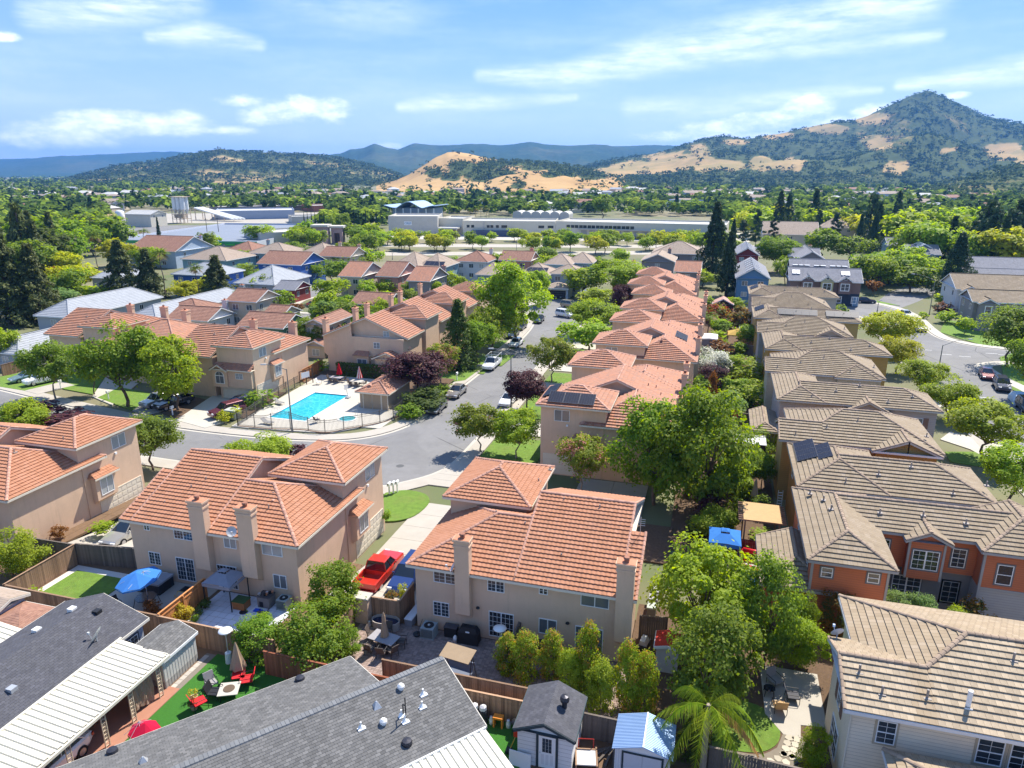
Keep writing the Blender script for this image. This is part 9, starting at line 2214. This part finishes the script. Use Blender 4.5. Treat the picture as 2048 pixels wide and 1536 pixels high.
# ------------------------------------------------ middle-distance trees (individually, larger ones first)
rnd=random.Random(11)
def inpoly(u,v,P):
    c=False; j=len(P)-1
    for i in range(len(P)):
        (a,b),(d,e)=P[i],P[j]
        if (b>v)!=(e>v) and u<(d-a)*(v-b)/(e-b)+a: c=not c
        j=i
    return c
ZONES=[ # polygon of foot points, number, kinds, height range m, labels
([(735,505),(1300,512),(1460,512),(1460,500),(735,497)],36,[('round','bright'),('round','lime'),('round','bright'),('round','green')],(6,8.5),'street tree of the near avenue row','avenue trees'),
([(735,487),(1460,494),(1460,486),(735,479)],42,[('round','yellow'),('round','bright'),('round','green'),('round','bright')],(4.5,6.5),'street tree along the warehouse yard','warehouse yard trees'),
([(560,500),(760,515),(760,480),(560,480)],14,[('round','bright'),('round','green'),('round','olive')],(7,10),'tree right of the arched gateway','gateway trees'),
([(0,560),(60,585),(230,530),(230,500),(0,500)],20,[('round','green'),('redwood','redwood'),('round','olive'),('round','dark')],(10,17),'tree in the belt at far left','far left belt trees'),
([(140,500),(250,510),(250,470),(120,470)],12,[('round','green'),('round','dark'),('round','olive')],(10,14),'tree left of the green-trimmed store','trees left of the store'),
([(1440,470),(1700,500),(1760,540),(2048,560),(2048,500),(1900,470),(1440,455)],46,[('round','green'),('round','bright'),('round','lime'),('pine','conifer'),('conifer','conifer'),('round','bright')],(10,17),'tree of the belt behind the slate roofs','right belt trees'),
([(1730,600),(1800,575),(1880,570),(1880,545),(1740,545)],10,[('round','green'),('round','bright')],(7,10),'tree around the gated street','gated street trees'),
([(900,560),(1200,560),(1280,540),(1280,528),(900,535)],10,[('round','bright'),('round','olive'),('round','green')],(5,8),'garden tree beyond the cul-de-sac','garden trees beyond the cul-de-sac'),
([(430,540),(600,560),(760,530),(760,515),(480,510)],9,[('round','bright'),('round','green'),('round','olive')],(6,8),'tree among the blue and tan houses','trees among the blue and tan houses'),
([(0,640),(60,640),(330,560),(430,500),(250,515),(60,590)],14,[('round','lime'),('round','green'),('round','olive'),('round','bright')],(6,10),'tree behind the pale grey roofs','trees behind the pale grey roofs'),
([(1690,600),(1760,570),(1800,560),(1900,585),(1900,560),(1700,560)],7,[('round','green'),('round','bright')],(6,9),'tree behind the dark parked sedan','trees by the gated road'),
([(350,640),(480,620),(600,560),(640,540),(470,545),(350,590)],10,[('round','bright'),('round','green'),('bush','olive')],(4,6),'garden tree among the left brown roofs','garden trees among the left roofs'),
]
for P,n,kinds,(h0,h1),lab,grp in ZONES:
    us=[p[0] for p in P]; vs=[p[1] for p in P]; S_=[]
    while len(S_)<n:
        u=rnd.uniform(min(us),max(us)); v=rnd.uniform(min(vs),max(vs))
        if inpoly(u,v,P): S_.append((u,v))
    for k,(u,v) in enumerate(sorted(S_)):
        kd,lf=kinds[rnd.randrange(len(kinds))]; x,y=at(u,v); hh=rnd.uniform(h0,h1)*(1.35 if kd in('pine','conifer','redwood') else 1)
        plant(kd,lf,x,y,Z0,hh,hh*rnd.uniform(.95,1.35)*(.55 if kd in('pine','conifer','redwood') else 1),LNAME[lf]+' '+lab+', '+ORD[k]+' from the left','conifer' if kd in('conifer','redwood') else 'pine tree' if kd=='pine' else 'tree' if kd!='bush' else 'bush',grp,lod='lo' if math.hypot(x,y)>330 else 'mid')
for i,u in enumerate((610,617,625,632,641,650,687,694,700,710,719,733,754)):
    x,y=at(u,462+(i%3)); hh=zat(x,y,420 if i>5 else 425)-Z0; plant('cypress','conifer',x,y,Z0,hh,hh*.17,ORD[i]+' slim dark cypress from the left, behind the gateway','cypress','slim cypresses behind the gateway',lod='mid')
for i,(u,v,vt) in enumerate(((952,455,412),(962,452,410),(973,452,411),(940,455,416),(1205,440,385))): 
    x,y=at(u,v); hh=zat(x,y,vt)-Z0
    if i<4: plant('palm','olive',x,y,Z0,hh,hh*.45,ORD[(1,2,3,0)[i]]+' fan palm from the left, behind the warehouse office','palm tree','palms behind the warehouse',lod='lo')
    else: plant('round','olive',x,y,Z0,hh,hh*.95,'great dark rounded tree rising behind the long warehouse','tree',lod='mid')
# ------------------------------------------------ small houses far off in the tree belt
for i in range(250):
    v=rnd.choice((rnd.uniform(384,400),rnd.uniform(398,428))); u=rnd.uniform(0,2048); x,y=at(u,v)
    if 215<u<760 and v>410: continue
    if 770<u<1450 and v>424: continue
    rf=rnd.choice((TANSH,BRSH,LGREY,WR,TANSH)); wl=rnd.choice((WHI,BEI,PGW,PBL))
    m=House('house','small low '+{TANSH:'tan',BRSH:'brown',LGREY:'pale grey',WR:'white'}[rf]+'-roofed house among the valley trees','house',(x,y),rnd.uniform(-30,30),'houses in the valley trees',wall=wl,roof=rf,trim=WHITE,cap=rf,detail=0,course=3,lap=.02)
    w,d=rnd.uniform(12,26),rnd.uniform(9,14); zz=rnd.uniform(3,6); m.w(.4,w-.4,.4,d-.4,Z0,zz-.03); m.r(0,w,0,d,zz,.4,'x',rnd.choice(('hh','gg')),caps=False,fascia=False); m.done()
# ------------------------------------------------ far woods: too many to count
def woods(name,pts,mat,nq,seed,spread=.5,flat=.8):
    """pts: rows of x,y,z,height; every tree is a loose clump of nq leaf-clump faces"""
    g=np.random.default_rng(seed); T=np.array(pts); n=len(T); 
    P=np.repeat(T,nq,axis=0); d=g.normal(size=(n*nq,3)); d/=np.linalg.norm(d,axis=1,keepdims=True); d[:,2]=np.abs(d[:,2])*np.where(g.random(n*nq)<.75,1,-.6)
    q=g.uniform(.55,1,n*nq)[:,None]; asp=np.repeat(g.uniform(.4,.62,n)*(spread*2 if spread<1 else spread),nq)
    h=P[:,3]; tall=np.repeat(g.random(n)<(.16 if spread<1 else .02),nq); rx=np.where(tall,h*.2,h*asp); rz=np.where(tall,h*.62,h*.42); cz=np.where(tall,h*.55,h*.5)
    c=np.stack([P[:,0]+d[:,0]*q[:,0]*rx*np.where(tall,np.clip(1.2-d[:,2],.15,1.2),1),P[:,1]+d[:,1]*q[:,0]*rx*np.where(tall,np.clip(1.2-d[:,2],.15,1.2),1),P[:,2]+cz+d[:,2]*q[:,0]*rz],1)
    N=d*.6+g.normal(size=d.shape)*.4+np.array([0,0,.75]); N/=np.linalg.norm(N,axis=1,keepdims=True)
    a=g.normal(size=d.shape); t1=np.cross(N,a); t1/=np.linalg.norm(t1,axis=1,keepdims=True); t2=np.cross(N,t1); s=(h*g.uniform(.14,.26,n*nq)*np.where(tall,.75,1)*(26/nq)**.4)[:,None]
    V=np.stack([c-t1*s,c-t2*s*.8,c+t1*s,c+t2*s*.8],1).reshape(-1,3)
    m=n*nq; me=bpy.data.meshes.new(name); me.vertices.add(4*m); me.vertices.foreach_set('co',V.astype(np.float32).ravel()); me.loops.add(4*m); me.loops.foreach_set('vertex_index',np.arange(4*m,dtype=np.int32)); me.polygons.add(m); me.polygons.foreach_set('loop_start',np.arange(0,4*m,4,dtype=np.int32)); me.polygons.foreach_set('loop_total',np.full(m,4,dtype=np.int32))
    # each tree keeps one kind of foliage
    kd=g.random(n); kd=np.where(np.repeat(kd,nq)[:m]<0,0,np.repeat(kd,nq)); at_=me.attributes.new('tree_kind','FLOAT','FACE'); at_.data.foreach_set('value',np.where(tall,kd*.25,kd).astype(np.float32))
    me.update(); me.validate(); me.materials.append(mat); o=link(name,me); o['kind']='stuff'; return o
def woodmat(name,stops):
    m,t,o=newmat(name); a=t.add('ShaderNodeAttribute'); a.attribute_name='tree_kind'
    r=t.add('ShaderNodeNewGeometry').outputs['Random Per Island']; c=t.ramp(a.outputs['Fac'],stops)
    h=t.add('ShaderNodeHueSaturation',i_Value=t.math('MULTIPLY_ADD',r,.5,.75),i_Color=c).outputs[0]
    d=t.add('ShaderNodeBsdfDiffuse',i_Color=h); tr_=t.add('ShaderNodeBsdfTranslucent',i_Color=h); x=t.add('ShaderNodeMixShader',i_0=.3); t.l.new(d.outputs[0],x.inputs[1]); t.l.new(tr_.outputs[0],x.inputs[2]); t.l.new(x.outputs[0],o.inputs[0]); return m
VW=woodmat('valley_trees',[(0,(.05,.085,.03)),(.3,(.1,.155,.035)),(.55,(.16,.235,.035)),(.8,(.23,.32,.035)),(1,(.32,.38,.045))])
HW=woodmat('hill_oaks',[(0,(.04,.065,.03)),(.5,(.07,.105,.042)),(1,(.12,.155,.055))])
near=[];far=[]
def clear(u,v):
    if 215<u<660 and 424<v<452: return False
    if 200<u<640 and 448<v: return False
    if 770<u<1450 and v>433: return False
    return True
for i in range(4600):
    s=rnd.random(); v=374+ (462-374)*s**1.7 if s<1 else 0; u=rnd.uniform(-160,2220)
    if v>438 and not(u<215 or 640<u<770 or u>1450): continue
    if not clear(u,v): continue
    if 680<u<1240 and v<394: continue
    x,y=at(u,v); dd=math.hypot(x,y); hh=rnd.uniform(6,13)*(1.15 if rnd.random()<.2 else 1)
    (near if dd<620 else far).append((x,y,Z0,hh))
for i in range(900):
    u=rnd.uniform(-60,2120); v=rnd.uniform(398,434) if i<600 else rnd.uniform(434,470)
    if (v>=434 and 215<u<1450) or not clear(u,v) or (230<u<640 and v>422): continue
    x,y=at(u,v); near.append((x,y,Z0,rnd.uniform(6,11)))
for i in range(700):
    x,y=at(rnd.uniform(-120,420),rnd.uniform(353,375)); far.append((x,y,Z0,rnd.uniform(9,16)))
woods('distant_woods',near,VW,46,21); woods('distant_woods',far,VW,22,22)
woods('hillside_oaks',HILLTREES,HW,11,23,1.7)
# ------------------------------------------------ haze
hb=MB(); hb.box(-13000,-1500,Z0-2,13000,12500,480)
m,t,o=newmat('haze_air'); v=t.add('ShaderNodeVolumePrincipled'); v.inputs['Color'].default_value=(.12,.4,1,1); v.inputs['Density'].default_value=HAZE; v.inputs['Anisotropy'].default_value=.2
t.l.new(v.outputs[0],o.inputs['Volume'])
if HAZE>0:
    h=hb.obj('haze',m); h['kind']='stuff'
